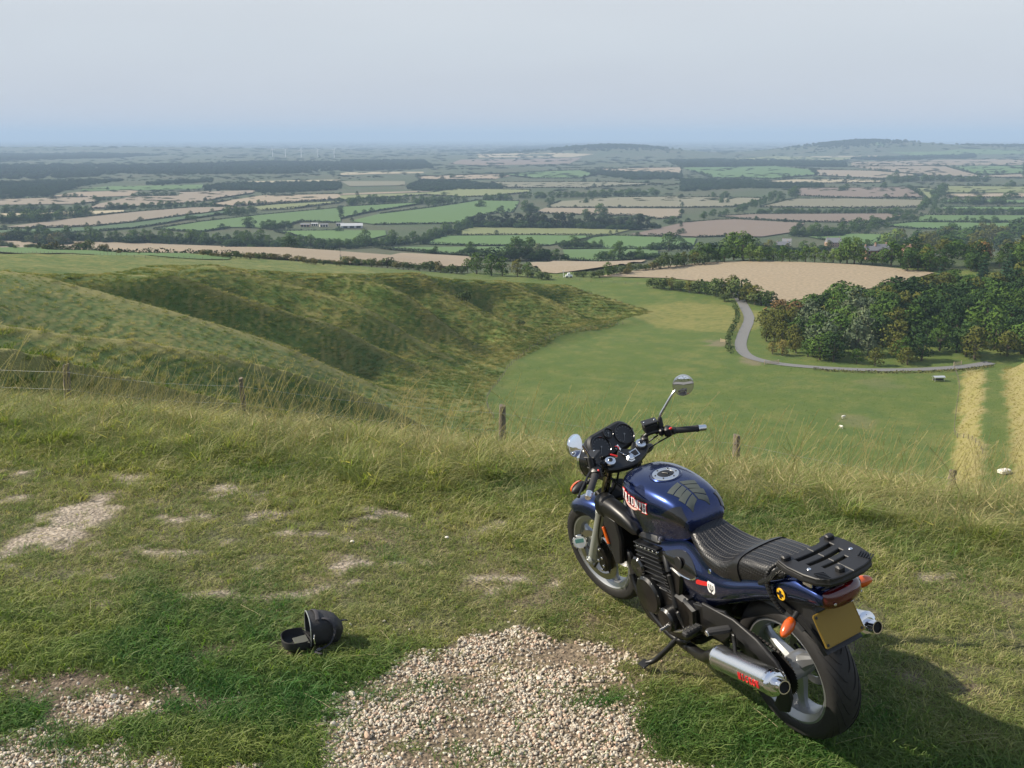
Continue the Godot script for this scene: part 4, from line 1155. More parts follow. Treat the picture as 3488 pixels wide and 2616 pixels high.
func trees(list: Array, label: Callable, group: String, called := "", beyond := 1e9):
	var mass := {}
	var under := PackedFloat32Array()
	for k in range(0, list.size(), 4):
		if -list[k + 2] > beyond and not list[k] in ["conifer", "pine", "willow"]:
			if not mass.has(list[k]):
				mass[list[k]] = PackedFloat32Array()
			var h: float = list[k + 3] * (1.15 if beyond > 1000.0 else 1.0)
			for q in (3 if beyond > 1000.0 else 1):
				var x: float = list[k + 1] + (0.0 if q == 0 else rng.randf_range(-1.1, 1.1) * h)
				var z: float = list[k + 2] + (0.0 if q == 0 else rng.randf_range(-0.6, 0.6) * h)
				var hq: float = h * (1.0 if q == 0 else rng.randf_range(0.45, 0.8))
				add_copy(mass[list[k]], Transform3D(Basis(Vector3.UP, rng.randf() * TAU).scaled(Vector3(hq * rng.randf_range(1.0, 1.7), hq, hq * 1.2)), Vector3(x, ground(x, z) - 0.12 * hq, z)), Color(1, 1, 1) * rng.randf_range(0.85, 1.15))
			continue
		tree(list[k], list[k + 1], list[k + 2], list[k + 3], label.call(list[k]), group)
		if list[k + 3] > 5.0 and -list[k + 2] > 600.0:
			for q in 4:
				var s: float = list[k + 3] * rng.randf_range(0.3, 0.7)
				var x: float = list[k + 1] + rng.randf_range(-1.0, 1.0) * list[k + 3]
				var z: float = list[k + 2] + rng.randf_range(-0.5, 0.5) * list[k + 3]
				add_copy(under, Transform3D(Basis(Vector3.UP, rng.randf() * TAU).scaled(Vector3(s * 1.5, s, s * 1.3)), Vector3(x, ground(x, z) - 0.15 * s, z)), Color(1, 1, 1) * rng.randf_range(0.8, 1.2))
	if under.size() > 0:
		tag(scatter("undergrowth", tree_shapes["bush0"][0] if tree_shapes.has("bush0") else tree_shapes["broad0"][0], M.leaf_dark1, under), "dark undergrowth and hedge bushes below " + group, "bushes")
	for kind in mass:
		var o := scatter(called, tree_shapes["broad%d" % (rng.randi() % 3)][0], M["leaf_" + kind + "0"], mass[kind])
		tag(o, label.call(kind).replace("tree", "trees") + ", packed together", "wood")

func setup_more_materials():
	for kind in TREE_TONES:
		for v in 2:
			var c: Color = TREE_TONES[kind]
			c = c * (1.0 if v == 0 else 1.2)
			var m := mat("leaf_" + kind + str(v), Color(c.r * (1.08 if v == 1 else 1.0), c.g, c.b), 0.8)
			m.metallic_specular = 0.25
			m.vertex_color_use_as_albedo = true
			m.backlight_enabled = true
			m.backlight = Color(0.3, 0.34, 0.16)
	var hl := mat("hedge_leaf", Color(0.026, 0.046, 0.014), 0.85)
	hl.vertex_color_use_as_albedo = true
	var bl := mat("blade", Color(1, 1, 1), 0.55)
	bl.metallic_specular = 0.3
	bl.vertex_color_use_as_albedo = true
	bl.backlight_enabled = true
	bl.backlight = Color(0.94, 1.0, 0.62)
	var so := mat("soil", Color(1, 1, 1), 0.95)
	so.vertex_color_use_as_albedo = true
	so.albedo_texture = noise_tex(0.05, Color(0.55, 0.53, 0.5), Color(1, 1, 1), 5, 512, false, 4.0, 31)
	so.normal_enabled = true
	so.normal_texture = noise_tex(0.06, Color.BLACK, Color.WHITE, 5, 512, true, 6.0, 32)
	triplanar(so, 0.9)
	var pe := mat("stone", Color(1, 1, 1), 0.85)
	pe.vertex_color_use_as_albedo = true
	mat("bark", Color(0.085, 0.065, 0.048), 0.9)
	setup_thing_materials()

const SORT := {"broad": "mid green broadleaf tree", "dark": "dark green broadleaf tree", "olive": "olive green broadleaf tree", "bright": "bright green broadleaf tree", "rust": "rusty brown autumn tree", "gold": "golden autumn tree", "willow": "silvery grey green willow", "pine": "dark pine", "conifer": "dark pointed conifer", "bush": "dark green bush", "olivebush": "olive brown bush"}

func build_woods():
	trees(LANE_WOOD, func(k): return SORT[k] + " in the dense wood beside the lane", "trees of the wood beside the lane", "wood_interior", 425.0)
	trees(LANE_TREES, func(k): return SORT[k] + " in the hedge by tan field and lane", "trees and bushes along the lane hedge")
	trees(CLUMP, func(k): return SORT[k] + " in the clump behind the ridges", "clump behind the ridges")
	trees(HILL_BUSHES, func(k): return SORT[k] + " in the hedge along the hillside brow", "bushes along the brow")
	trees(VILLAGE_TREES, func(k): return SORT[k] + " among the village roofs behind the tan field", "trees round the village")
	trees(EAST_WOOD, func(k): return SORT[k] + " in the wood beyond the village", "trees of the wood beyond the village", "wood_beyond_village", 560.0)
	trees(VALE_TREES, func(k): return SORT[k] + " in the hedgerows of the vale", "trees in the field boundaries of the vale", "far_tree_belt", 1500.0)
	for w in FAR_WOODS:
		var poly := flat(w[1])
		var lo := poly[0]
		var hi := poly[0]
		for p in poly:
			lo = lo.min(p)
			hi = hi.max(p)
		var far := -(lo.y + hi.y) / 2.0
		var size := clampf(far / 260.0, 11.0, 30.0)
		var b := PackedFloat32Array()
		var want := clampi(int((hi.x - lo.x) * (hi.y - lo.y) / (size * size * 1.3)), 60, 5200)
		for k in want:
			var p := Vector2(rng.randf_range(lo.x, hi.x), rng.randf_range(lo.y, hi.y))
			if Geometry2D.is_point_in_polygon(p, poly):
				var s := size * rng.randf_range(0.6, 1.15)
				add_copy(b, Transform3D(Basis(Vector3.UP, rng.randf() * TAU).scaled(Vector3(s * 1.4, s * 0.8, s * 1.4)), Vector3(p.x, ground(p.x, p.y) - 0.2 * s, p.y)), Color(1, 1, 1) * rng.randf_range(0.7, 1.2))
		if b.size() > 0:
			var o := scatter("far_wood", tree_shapes["broad%d" % (rng.randi() % 3)][0], M.leaf_dark0, b)
			tag(o, "distant dark wood in the haze of the vale", "wood")
	# woods on the two far hills
	for hill in [[700.0, -8050.0, 430.0, 620], [2560.0, -8420.0, 430.0, 620], [4100.0, -8600.0, 600.0, 500]]:
		var b3 := PackedFloat32Array()
		for k in hill[3]:
			var x: float = hill[0] + rng.randfn() * hill[2] * 0.45
			var z: float = hill[1] + rng.randfn() * 150.0
			var s := rng.randf_range(14.0, 24.0)
			add_copy(b3, Transform3D(Basis(Vector3.UP, rng.randf() * TAU).scaled(Vector3(s * 1.6, s * 0.8, s * 1.4)), Vector3(x, ground(x, z) - 0.2 * s, z)), Color(1, 1, 1) * rng.randf_range(0.7, 1.1))
		var o3 := scatter("far_wood", tree_shapes["broad0"][0], M.leaf_dark0, b3)
		tag(o3, "dark wood crowning a low hill near the horizon", "wood")
	# hedgerow trees standing in the hedges of the middle vale
	var b4 := PackedFloat32Array()
	for fl in FIELDS:
		var poly := flat(fl[2])
		for k in poly.size():
			var a := poly[k]
			var c := poly[(k + 1) % poly.size()]
			if -a.y < 1250.0 or fl[1] == 0:
				continue
			for q in int(a.distance_to(c) / 42.0):
				if rng.randf() > 0.42:
					continue
				var p := a.lerp(c, rng.randf()) + Vector2(rng.randf_range(-3, 3), rng.randf_range(-3, 3))
				var s := rng.randf_range(3.5, 10.0) * clampf(-p.y / 2200.0, 1.0, 1.6)
				add_copy(b4, Transform3D(Basis(Vector3.UP, rng.randf() * TAU).scaled(Vector3(s * rng.randf_range(1.0, 1.8), s, s * 1.2)), Vector3(p.x, ground(p.x, p.y) - 0.12 * s, p.y)), Color(1, 1, 1) * rng.randf_range(0.7, 1.3))
	tag(scatter("hedgerow_trees", tree_shapes["broad2"][0], M.leaf_dark1, b4), "dark hedgerow trees dotted along the far field hedges", "trees")
	# scattered hedgerow trees and copses out to the horizon
	var b2 := PackedFloat32Array()
	for k in 8000:
		var n := 2300.0 * pow(14.0, rng.randf())
		var x := rng.randf_range(-0.56, 0.56) * n
		var c := n_mid.get_noise_2d(x * 0.012, n * 0.02) + 0.5 * n_big.get_noise_2d(x * 0.2, n * 0.02)
		if c < -0.08:
			continue
		var s := clampf(n / 330.0, 9.0, 34.0) * rng.randf_range(0.5, 1.0)
		add_copy(b2, Transform3D(Basis(Vector3.UP, rng.randf_range(-0.35, 0.35)).scaled(Vector3(s * rng.randf_range(1.2, 6.0), s * 0.6, s * 1.3)), Vector3(x, ground(x, -n) - 0.2 * s, -n)), Color(1, 1, 1) * rng.randf_range(0.7, 1.2))
	var o2 := scatter("far_hedgerows", tree_shapes["broad1"][0], M.leaf_dark0, b2)
	tag(o2, "far-off hedgerow trees and copses merging into haze", "trees")
# ---------------------------------------------------------------- lane, fences, gates, beasts and buildings
func setup_thing_materials():
	var a := mat("asphalt", Color(0.20, 0.20, 0.195), 0.9)
	a.albedo_texture = noise_tex(0.05, Color(0.75, 0.75, 0.75), Color(1, 1, 1), 4, 256, false, 4.0, 21)
	triplanar(a, 0.25)
	var w := mat("old_wood", Color(0.30, 0.255, 0.20), 0.9)
	w.albedo_texture = noise_tex(0.03, Color(0.45, 0.44, 0.42), Color(1, 1, 1), 5, 256, false, 4.0, 22)
	triplanar(w, 6.0, false)
	w.uv1_scale = Vector3(14, 1.6, 14)
	mat("gate_wood", Color(0.42, 0.33, 0.23), 0.85)
	mat("wire", Color(0.36, 0.36, 0.36), 0.45, 0.7)
	mat("far_wire", Color(0.20, 0.19, 0.17), 0.8)
	mat("white_paint", Color(0.78, 0.78, 0.77), 0.4)
	mat("black_rubber", Color(0.022, 0.022, 0.023), 0.75)
	mat("fleece", Color(0.72, 0.69, 0.62), 0.95)
	mat("brick_wall", Color(0.36, 0.22, 0.16), 0.9)
	mat("cream_wall", Color(0.60, 0.56, 0.48), 0.9)
	mat("slate", Color(0.19, 0.19, 0.20), 0.7)
	mat("tile_roof", Color(0.30, 0.17, 0.12), 0.85)
	mat("barn_sheet", Color(0.42, 0.43, 0.43), 0.6)
	mat("window_glass", Color(0.03, 0.035, 0.04), 0.1)
	mat("chalk", Color(0.66, 0.62, 0.54), 0.95)
	mat("galvanised", Color(0.55, 0.57, 0.58), 0.5, 0.6)

func lay(a: Array) -> PackedVector3Array:
	var r := PackedVector3Array()
	for k in range(0, a.size(), 2):
		r.append(Vector3(a[k], 0, a[k + 1]))
	return r

func ribbon(path: PackedVector3Array, width: float, lift: float, side := 0.0) -> ArrayMesh:
	var st := SurfaceTool.new()
	st.begin(Mesh.PRIMITIVE_TRIANGLES)
	st.set_smooth_group(0)
	var rows := []
	for k in path.size():
		var d := (path[mini(k + 1, path.size() - 1)] - path[maxi(k - 1, 0)]).normalized()
		var s := Vector3(-d.z, 0, d.x)
		var row := []
		for j in 5:
			var p := path[k] + s * (side + width * (j / 4.0 - 0.5))
			p.y = ground(p.x, p.z) + lift
			row.append(p)
		rows.append(row)
	for k in rows.size() - 1:
		for j in 4:
			for q in [[k, j], [k + 1, j + 1], [k + 1, j], [k, j], [k, j + 1], [k + 1, j + 1]]:
				st.add_vertex(rows[q[0]][q[1]])
	st.generate_normals()
	return st.commit()

func far_fence(called: String, label: String, pts: Array, gap: float, h: float):
	var t := thing(called, label, "fence")
	var path := curve(lay(pts), 8)
	var left := 0.0
	var tops := PackedVector3Array()
	var post := Geo.new()
	post.tube(pv([[0, -0.2, 0], [0, h, 0]]), 0.075, 6)
	var pm := post.mesh()
	for k in path.size() - 1:
		var l := path[k].distance_to(path[k + 1])
		while left < l:
			var p := path[k].lerp(path[k + 1], left / l)
			p.y = ground(p.x, p.z)
			var o := put("post", pm, M.old_wood, t)
			o.position = p
			tops.append(p)
			left += gap
		left -= l
	for y in [0.95, 0.6, 0.3]:
		var g := Geo.new()
		var q := PackedVector3Array()
		for p in tops:
			q.append(p + Vector3(0, h * y, 0))
		g.tube(q, 0.012, 4)
		put("wire", g.mesh(), M.far_wire, t)

func gate(at: Vector3, turn: float, label: String, wide := 3.6):
	at.y = ground(at.x, at.z)
	var t := thing("field_gate", label, "gate", at)
	t.rotation.y = turn
	for k in 5:
		var g := Geo.new()
		g.box(Transform3D(Basis.IDENTITY, Vector3(0, 0.25 + 0.23 * k, 0)), Vector3(wide, 0.10, 0.05), 0.01)
		put("rail", g.mesh(), M.gate_wood, t)
	for s in [-1.0, 1.0]:
		var g := Geo.new()
		g.box(Transform3D(Basis.IDENTITY, Vector3(s * (wide / 2 + 0.08), 0.7, 0)), Vector3(0.16, 1.5, 0.16), 0.02)
		put("post", g.mesh(), M.gate_wood, t)
	var b := Geo.new()
	b.box(Transform3D(Basis(Vector3(0, 0, 1), 0.27), Vector3(0, 0.7, 0.055)), Vector3(wide, 0.09, 0.04), 0.01)
	put("brace", b.mesh(), M.gate_wood, t)

func sheep(at: Vector3, turn: float, label: String):
	at.y = ground(at.x, at.z)
	var t := thing("sheep", label, "sheep", at, "sheep on the valley pasture")
	t.rotation.y = turn
	var rings := []
	for r in [[-0.52, 0.62, 0.03, 0.03], [-0.48, 0.62, 0.16, 0.2], [-0.3, 0.6, 0.23, 0.27], [0.0, 0.6, 0.25, 0.29], [0.25, 0.62, 0.23, 0.27], [0.4, 0.68, 0.15, 0.2], [0.52, 0.72, 0.1, 0.13], [0.62, 0.62, 0.085, 0.1], [0.74, 0.48, 0.06, 0.065], [0.8, 0.42, 0.02, 0.02]]:
		var ring := PackedVector3Array()
		for j in 10:
			var a := TAU * j / 10.0
			ring.append(Vector3(r[0], r[1] + sin(a) * r[3], cos(a) * r[2]))
		rings.append(ring)
	var g := Geo.new()
	g.loft(rings)
	for x in [-0.36, 0.26]:
		for z in [-0.13, 0.13]:
			g.tube(pv([[x, 0.5, z], [x - 0.02, 0.28, z], [x + 0.01, 0.02, z]]), [0.075, 0.04, 0.035], 6)
	for z in [-0.09, 0.09]:
		g.ball(Vector3(0.6, 0.7, z), Vector3(0.03, 0.02, 0.07), 5, 6)
	put("body", g.mesh(60.0), M.fleece, t)

func house(x: float, z: float, wide: float, roof: String, wall: String, label: String, barn := false):
	var t := thing("barn" if barn else "house", label, "barn" if barn else "house", Vector3(x, ground(x, z), z))
	var h := 3.2 if barn else 4.8
	var d := wide * (0.45 if barn else 0.62)
	t.rotation.y = rng.randf_range(-0.35, 0.35)
	var g := Geo.new()
	g.box(Transform3D(Basis.IDENTITY, Vector3(0, h / 2, 0)), Vector3(wide, h, d), 0.03)
	put("wall", g.mesh(), M[wall], t)
	var rise := d * (0.22 if barn else 0.48)
	var r := Geo.new()
	var e := 0.35
	r.slab(PackedVector2Array([Vector2(-d / 2 - e, -0.15), Vector2(0, rise), Vector2(d / 2 + e, -0.15), Vector2(d / 2 + e, 0.05), Vector2(0, rise + 0.22), Vector2(-d / 2 - e, 0.05)]), Transform3D(Basis(Vector3.UP, PI / 2), Vector3(0, h, 0)), wide + 0.5, 0.0)
	r.slab(PackedVector2Array([Vector2(-d / 2, -0.02), Vector2(0, rise - 0.05), Vector2(d / 2, -0.02)]), Transform3D(Basis(Vector3.UP, PI / 2), Vector3(0, h, 0)), wide - 0.05, 0.0)
	var ro := put("roof", r.mesh(), M[roof], t)
	if not barn:
		for s in [-1.0, 1.0]:
			var c := Geo.new()
			c.box(Transform3D(Basis.IDENTITY, Vector3(s * wide * 0.42, h + rise + 0.3, 0)), Vector3(0.7, 1.5, 0.6), 0.02)
			put("chimney", c.mesh(), M.brick_wall, ro)
		var per := maxi(2, int(wide / 2.6))
		for k in per:
			for y in [1.3, 3.6]:
				var w := Geo.new()
				w.box(Transform3D(Basis.IDENTITY, Vector3((k + 0.5) / per * wide - wide / 2, y, d / 2 + 0.02)), Vector3(0.95, 1.15, 0.08), 0.01)
				put("window", w.mesh(), M.window_glass, t)
	else:
		for k in 3:
			var w := Geo.new()
			w.box(Transform3D(Basis.IDENTITY, Vector3((k - 1) * wide * 0.3, 1.4, d / 2 + 0.02)), Vector3(wide * 0.2, 2.8, 0.08), 0.01)
			put("doorway", w.mesh(), M.window_glass, t)

func turbine(x: float, z: float, turn: float, label: String):
	var t := thing("wind_turbine", label, "turbine", Vector3(x, ground(x, z), z), "wind turbines on the horizon")
	var g := Geo.new()
	g.tube(pv([[0, 0, 0], [0, 25, 0], [0, 50, 0]]), [2.4, 1.8, 1.2], 8)
	put("tower", g.mesh(), M.white_paint, t)
	var n := Geo.new()
	n.box(Transform3D(Basis.IDENTITY, Vector3(0, 50.8, 0.5)), Vector3(2.6, 2.8, 7), 0.5)
	put("nacelle", n.mesh(), M.white_paint, t)
	for k in 3:
		var b := Geo.new()
		b.tube(pv([[0, 0, 0], [0, 6, 0], [0, 22, 0]]), [0.8, 1.5, 0.4], 6, true, 0.4, Vector3(0, 0, 1))
		b.apply(Transform3D(Basis(Vector3(0, 0, 1), turn + TAU * k / 3.0), Vector3(0, 50.8, 4.4)))
		put("blade", b.mesh(), M.white_paint, t)

func build_valley_things():
	var road := curve(lay(ROAD), 8)
	structure("lane", ribbon(road, 4.2, 0.12), M.asphalt)
	# scrubby hedge on the pasture side of the lane, and the rough verge along its lower stretch
	var g := PackedVector3Array()
	for k in range(16, 48):
		var a := road[k]
		var b := road[k + 1]
		var d := (b - a).normalized()
		var s := Vector3(d.z, 0, -d.x) * -4.6
		hedge_leaves(g, Vector2(a.x + s.x, a.z + s.z), Vector2(b.x + s.x, b.z + s.z), 3.0, 0.42)
	tag(put("lane_hedge", leaf_mesh(g, 0.7), M.leaf_bush0), "tall green hedge on the inside of the lane's bend", "hedge")
	var g2 := PackedVector3Array()
	for k in range(66, 94):
		var a := road[k]
		var b := road[k + 1]
		hedge_leaves(g2, Vector2(a.x, a.z + 4.4), Vector2(b.x, b.z + 4.4), 1.0, 0.36)
	tag(put("verge_scrub", leaf_mesh(g2, 0.7), M.leaf_olivebush0), "low rough verge between the pasture and the straight lane", "verge")
	far_fence("valley_fence", "post and wire fence curving along the foot of the ridges", FLOOR_FENCE, 3.4, 1.25)
	far_fence("bank_fence", "post and wire fence below the dry grass bank on the right", EAST_FENCE, 4.0, 1.2)
	far_fence("brow_fence", "post and wire fence along the brow behind the ridges", NORTH_FENCE, 6.0, 1.2)
	far_fence("upland_fence", "post and wire fence along the green strip on the upland", UPLAND_FENCE, 6.0, 1.2)
	gate(Vector3(85.5, 0, -351.0), 0.25, "pale wooden gate beside the bend of the lane", 5.0)
	gate(Vector3(77.0, 0, -389.0), -0.9, "small wooden gate at the muddy patch inside the bend", 3.0)
	gate(Vector3(146.0, 0, -349.0), 0.5, "wooden gate at the right end of the straight lane", 3.4)
	sheep(Vector3(88.0, 0, -279.8), 0.4, "white sheep grazing the pasture, the farther of the two")
	sheep(Vector3(84.2, 0, -268.9), 2.2, "white sheep grazing the pasture, the nearer of the two")
	# galvanised livestock feeder
	var f := thing("livestock_feeder", "pale metal roofed feeder standing on the pasture near the lane", "feeder", Vector3(131.0, ground(131.0, -326.2), -326.2))
	f.rotation.y = 0.1
	var r := Geo.new()
	r.slab(PackedVector2Array([Vector2(-1.0, 1.25), Vector2(0, 1.6), Vector2(1.0, 1.25), Vector2(1.0, 1.33), Vector2(0, 1.68), Vector2(-1.0, 1.33)]), Transform3D(Basis(Vector3.UP, PI / 2), Vector3.ZERO), 3.6)
	put("roof", r.mesh(), M.galvanised, f)
	for x in [-1.5, 1.5]:
		for z in [-0.8, 0.8]:
			var l := Geo.new()
			l.box(Transform3D(Basis.IDENTITY, Vector3(x, 0.63, z)), Vector3(0.1, 1.26, 0.1), 0.01)
			put("leg", l.mesh(), M.galvanised, f)
	var tr := Geo.new()
	tr.slab(PackedVector2Array([Vector2(-0.5, 0.75), Vector2(-0.3, 0.3), Vector2(0.3, 0.3), Vector2(0.5, 0.75)]), Transform3D(Basis(Vector3.UP, PI / 2), Vector3.ZERO), 3.0, 0.02)
	put("trough", tr.mesh(), M.black_rubber, f)
	# white field machine on the brow
	var vy := ground(28.0, -545.0)
	var v := thing("trailer", "white trailer with a small mast parked on the brow by the trees", "trailer", Vector3(28.0, vy, -545.0))
	var b1 := Geo.new()
	b1.box(Transform3D(Basis.IDENTITY, Vector3(0.6, 1.0, 0)), Vector3(3.6, 1.0, 1.8), 0.12)
	put("body", b1.mesh(), M.white_paint, v)
	var b2 := Geo.new()
	b2.box(Transform3D(Basis.IDENTITY, Vector3(0.5, 2.0, 0)), Vector3(1.5, 1.0, 1.6), 0.15)
	put("cab", b2.mesh(), M.white_paint, v)
	for x in [-0.4, 1.6]:
		for z in [-0.85, 0.85]:
			var wh := Geo.new()
			wh.lathe(PackedVector2Array([Vector2(0.1, -0.12), Vector2(0.42, -0.12), Vector2(0.46, -0.06), Vector2(0.46, 0.06), Vector2(0.42, 0.12), Vector2(0.1, 0.12)]), Vector3(x, 0.45, z), Vector3(0, 0, 1), 14)
			put("wheel", wh.mesh(), M.black_rubber, v)
	var ms := Geo.new()
	ms.tube(pv([[-2.2, 0.1, 0], [-2.2, 3.6, 0]]), 0.09, 6)
	ms.box(Transform3D(Basis.IDENTITY, Vector3(-2.2, 3.5, 0)), Vector3(1.0, 0.25, 0.25), 0.03)
	ms.box(Transform3D(Basis.IDENTITY, Vector3(-1.7, 0.7, 0)), Vector3(1.2, 0.15, 0.5), 0.03)
	put("mast", ms.mesh(), M.white_paint, v)
	var ch := Geo.new()
	ch.box(Transform3D(Basis(Vector3.UP, 0.4), Vector3(0, 0.5, 0)), Vector3(2.6, 0.9, 1.6), 0.2)
	var co := put("concrete_trough", ch.mesh(), M.chalk)
	co.position = Vector3(101.6, ground(101.6, -215.0), -215.0)
	tag(co, "pale concrete trough at the foot of the dry bank", "trough")
	var hl := [["slate", "cream_wall", "slate roofed cream house at the edge of the village trees", false], ["slate", "brick_wall", "small slate roofed brick house beside the cream house", false], ["tile_roof", "brick_wall", "red tiled house behind the golden village trees", false], ["tile_roof", "brick_wall", "red brick cottage right of the cream house", false], ["slate", "brick_wall", "long grey roofed house on the far side of the village", false], ["slate", "cream_wall", "grey roofed house half hidden left of the village", false], ["slate", "cream_wall", "small pale house behind the left village trees", false], ["barn_sheet", "barn_sheet", "wide grey sheet roofed barn among trees at far right", true], ["barn_sheet", "barn_sheet", "wide grey barn of the farm in the green fields", true], ["slate", "cream_wall", "pale farm building at the left of the farmyard", true], ["slate", "brick_wall", "brick farm building left of the wide grey barn", true], ["barn_sheet", "cream_wall", "small shed between the farm buildings", true], ["slate", "barn_sheet", "low grey shed in front of the farm barn", true]]
	for k in hl.size():
		house(HOUSES[k * 3], HOUSES[k * 3 + 1], HOUSES[k * 3 + 2], hl[k][0], hl[k][1], hl[k][2], hl[k][3])
	var order := ["leftmost", "second from the left", "middle", "second from the right", "rightmost"]
	for k in 5:
		turbine(TURBINES[k * 2], TURBINES[k * 2 + 1], 0.3 + k * 0.8, "white wind turbine on the hazy plain, %s of the five" % order[k])
	# hawthorns on the ridged flank
	tree("bush", -18.0, -405.0, 4.2, "round dark hawthorn on the ridged flank below the brow", "")
	tree("bush", 3.0, -395.0, 2.6, "small hawthorn low on the ridged flank", "")
	tree("bush", 17.0, -440.0, 2.8, "hawthorn at the right end of the ridged flank", "")
	tussocks()

# rough grass stands in knee-high tussocks all over the flanks and banks
func tussocks():
	var mesh := tuft_mesh(26, 0.5, 1.0, 0.055, 0.9, 77)
	var b := PackedFloat32Array()
	# along the ridged flank, thickest in rows that follow the contours
	var k := 0
	while k < 150000:
		k += 1
		var t := rng.randf_range(0.3, RIDGE_FOOT.size() - 1.01)
		var i := int(t)
		var foot: Vector2 = (RIDGE_FOOT[i] as Vector2).lerp(RIDGE_FOOT[i + 1], t - i)
		var head: Vector2 = (RIDGE_HEAD[i] as Vector2).lerp(RIDGE_HEAD[i + 1], t - i)
		var up_share := rng.randf_range(-0.35, 1.25)
		var p := foot.lerp(head, up_share)
		if rough_share(p.x, p.y) < 0.5 or crest_distance(p.x, p.y) < 9.0:
			continue
		var y := ground(p.x, p.y)
		var m := n_mid.get_noise_2d(p.x, p.y)
		var big := n_big.get_noise_2d(p.x * 3.0, p.y * 3.0)
		var row := step_row(p.x, y, p.y) if up_share > 0.15 else rng.randf_range(-1.0, 1.0)
		if rng.randf() > (0.42 + 0.45 * row) * clampf(fan(p.x, p.y).z / 36.0, 0.15, 1.0):
			continue
		var s := rng.randf_range(0.35, 0.95) * (0.8 + 0.35 * row)
		var col := (TURF_LUSH * 0.75).lerp(TURF_BUFF, clampf(0.36 + 0.5 * m + 0.4 * big + rng.randf_range(-0.5, 0.5), 0, 1))
		add_copy(b, Transform3D(Basis(Vector3.UP, rng.randf() * TAU).scaled(Vector3(s * 1.6, s * 0.8, s * 1.6)), Vector3(p.x, y - 0.03, p.y)), col * 1.1)
	for q in 60000:
		var n := 18.0 + 330.0 * sqrt(rng.randf())
		var x := rng.randf_range(-0.56, 0.56) * n
		var side := x - (98.0 + (n - 235.0) * 0.43)
		var bank := side > 1.0 and side < 7.5 or side > 13.5 and side < 44.0
		if not bank and n > 70.0 and (rng.randf() > 0.45 or rough_share(x, -n) > 0.5) or crest_distance(x, -n) < 8.0:
			continue
		var s := rng.randf_range(0.22, 0.5)
		var col := TURF_BUFF.lerp(TURF_DRY, rng.randf()) if bank else TURF_GREEN.lerp(TURF_LUSH * 0.55, rng.randf())  # pasture tussocks get a darker green that paints in small tussock shadows
		if not bank and n > 70.0:
			s *= 0.55
		add_copy(b, Transform3D(Basis(Vector3.UP, rng.randf() * TAU).scaled(Vector3(s * 1.5, s * 0.8, s * 1.5)), Vector3(x, ground(x, -n) - 0.03, -n)), col * 0.85)
	tag(scatter("downland_tussocks", mesh, M.blade, b), "rough tussocky grass covering the ridged valley flanks", "grass")
# ---------------------------------------------------------------- the hilltop: turf, bare earth, gravel, long grass
func tuft_mesh(blades: int, spread: float, height: float, width: float, lean: float, seed_: int) -> ArrayMesh:
	var r := RandomNumberGenerator.new()
	r.seed = seed_
	var v := PackedVector3Array()
	var nor := PackedVector3Array()
	var col := PackedColorArray()
	for k in blades:
		var a := r.randf() * TAU
		var d := sqrt(r.randf()) * spread
		var p := Vector3(cos(a) * d, 0, sin(a) * d)
		var h := height * r.randf_range(0.5, 1.0)
		var turn := r.randf() * TAU
		var out := Vector3(cos(turn), 0, sin(turn))
		var bend := lean * r.randf_range(0.25, 1.0) * h
		var s := Vector3(-out.z, 0, out.x) * width * r.randf_range(0.6, 1.1) * 0.5
		var p1 := p + out * bend * 0.42 + Vector3(0, h * 0.52, 0)
		var p2 := p + out * bend + Vector3(0, h * maxf(0.45, 1.0 - 0.2 * lean), 0)
		var n := ((p1 + s) - (p - s)).cross(s * 2.0).normalized()
		if n.y < 0:   # wind the blade so that its front looks up
			s = -s
			n = -n
		var c := Color(1, 1, 1) * r.randf_range(0.72, 1.2)
		v.append_array(PackedVector3Array([p - s, p + s, p1 + s * 0.8, p - s, p1 + s * 0.8, p1 - s * 0.8, p1 - s * 0.8, p1 + s * 0.8, p2]))
		for j in 9:
			nor.append(n)
			col.append(c)
	var arr := []
	arr.resize(Mesh.ARRAY_MAX)
	arr[Mesh.ARRAY_VERTEX] = v
	arr[Mesh.ARRAY_NORMAL] = nor
	arr[Mesh.ARRAY_COLOR] = col
	var m := ArrayMesh.new()
	m.add_surface_from_arrays(Mesh.PRIMITIVE_TRIANGLES, arr)
	return m

# a dry flowering stem with a nodding seed head
func stem_mesh(seed_: int) -> ArrayMesh:
	var r := RandomNumberGenerator.new()
	r.seed = seed_
	var g := Geo.new()
	var out := Vector3(1, 0, 0)
	var nod := r.randf_range(0.12, 0.4)
	var path := PackedVector3Array()
	for k in 6:
		var f := k / 5.0
		path.append(out * nod * f * f + Vector3(0, f * (1.0 - 0.25 * nod * f), 0))
	g.tube(path, [0.0028, 0.0026, 0.0024, 0.002, 0.0017, 0.0014], 3, false)
	for k in 16:
		var f := 0.74 + 0.26 * k / 16.0
		var q := out * nod * f * f + Vector3(0, f * (1.0 - 0.25 * nod * f), 0)
		var a := r.randf() * TAU
		var d := Vector3(cos(a) * 0.014, 0.02, sin(a) * 0.014) * r.randf_range(0.6, 1.2)
		g.tri(q - Vector3(0.002, 0, 0.002), q + d, q + Vector3(0.002, 0.004, 0.002))
	var lf := r.randf() * TAU
	for k in 2:
		var q := Vector3(0, 0.15 + 0.2 * k, 0)
		var d := Vector3(cos(lf + k * 2.5), 0.5, sin(lf + k * 2.5)) * 0.16
		g.tri(q - Vector3(0.003, 0, 0), q + d, q + Vector3(0.003, 0.01, 0.003))
	return g.mesh(60.0)

var gravel_polys := []
var dirt_polys := []

func in_any(polys: Array, p: Vector2) -> bool:
	for q in polys:
		if Geometry2D.is_point_in_polygon(p, q):
			return true
	return false

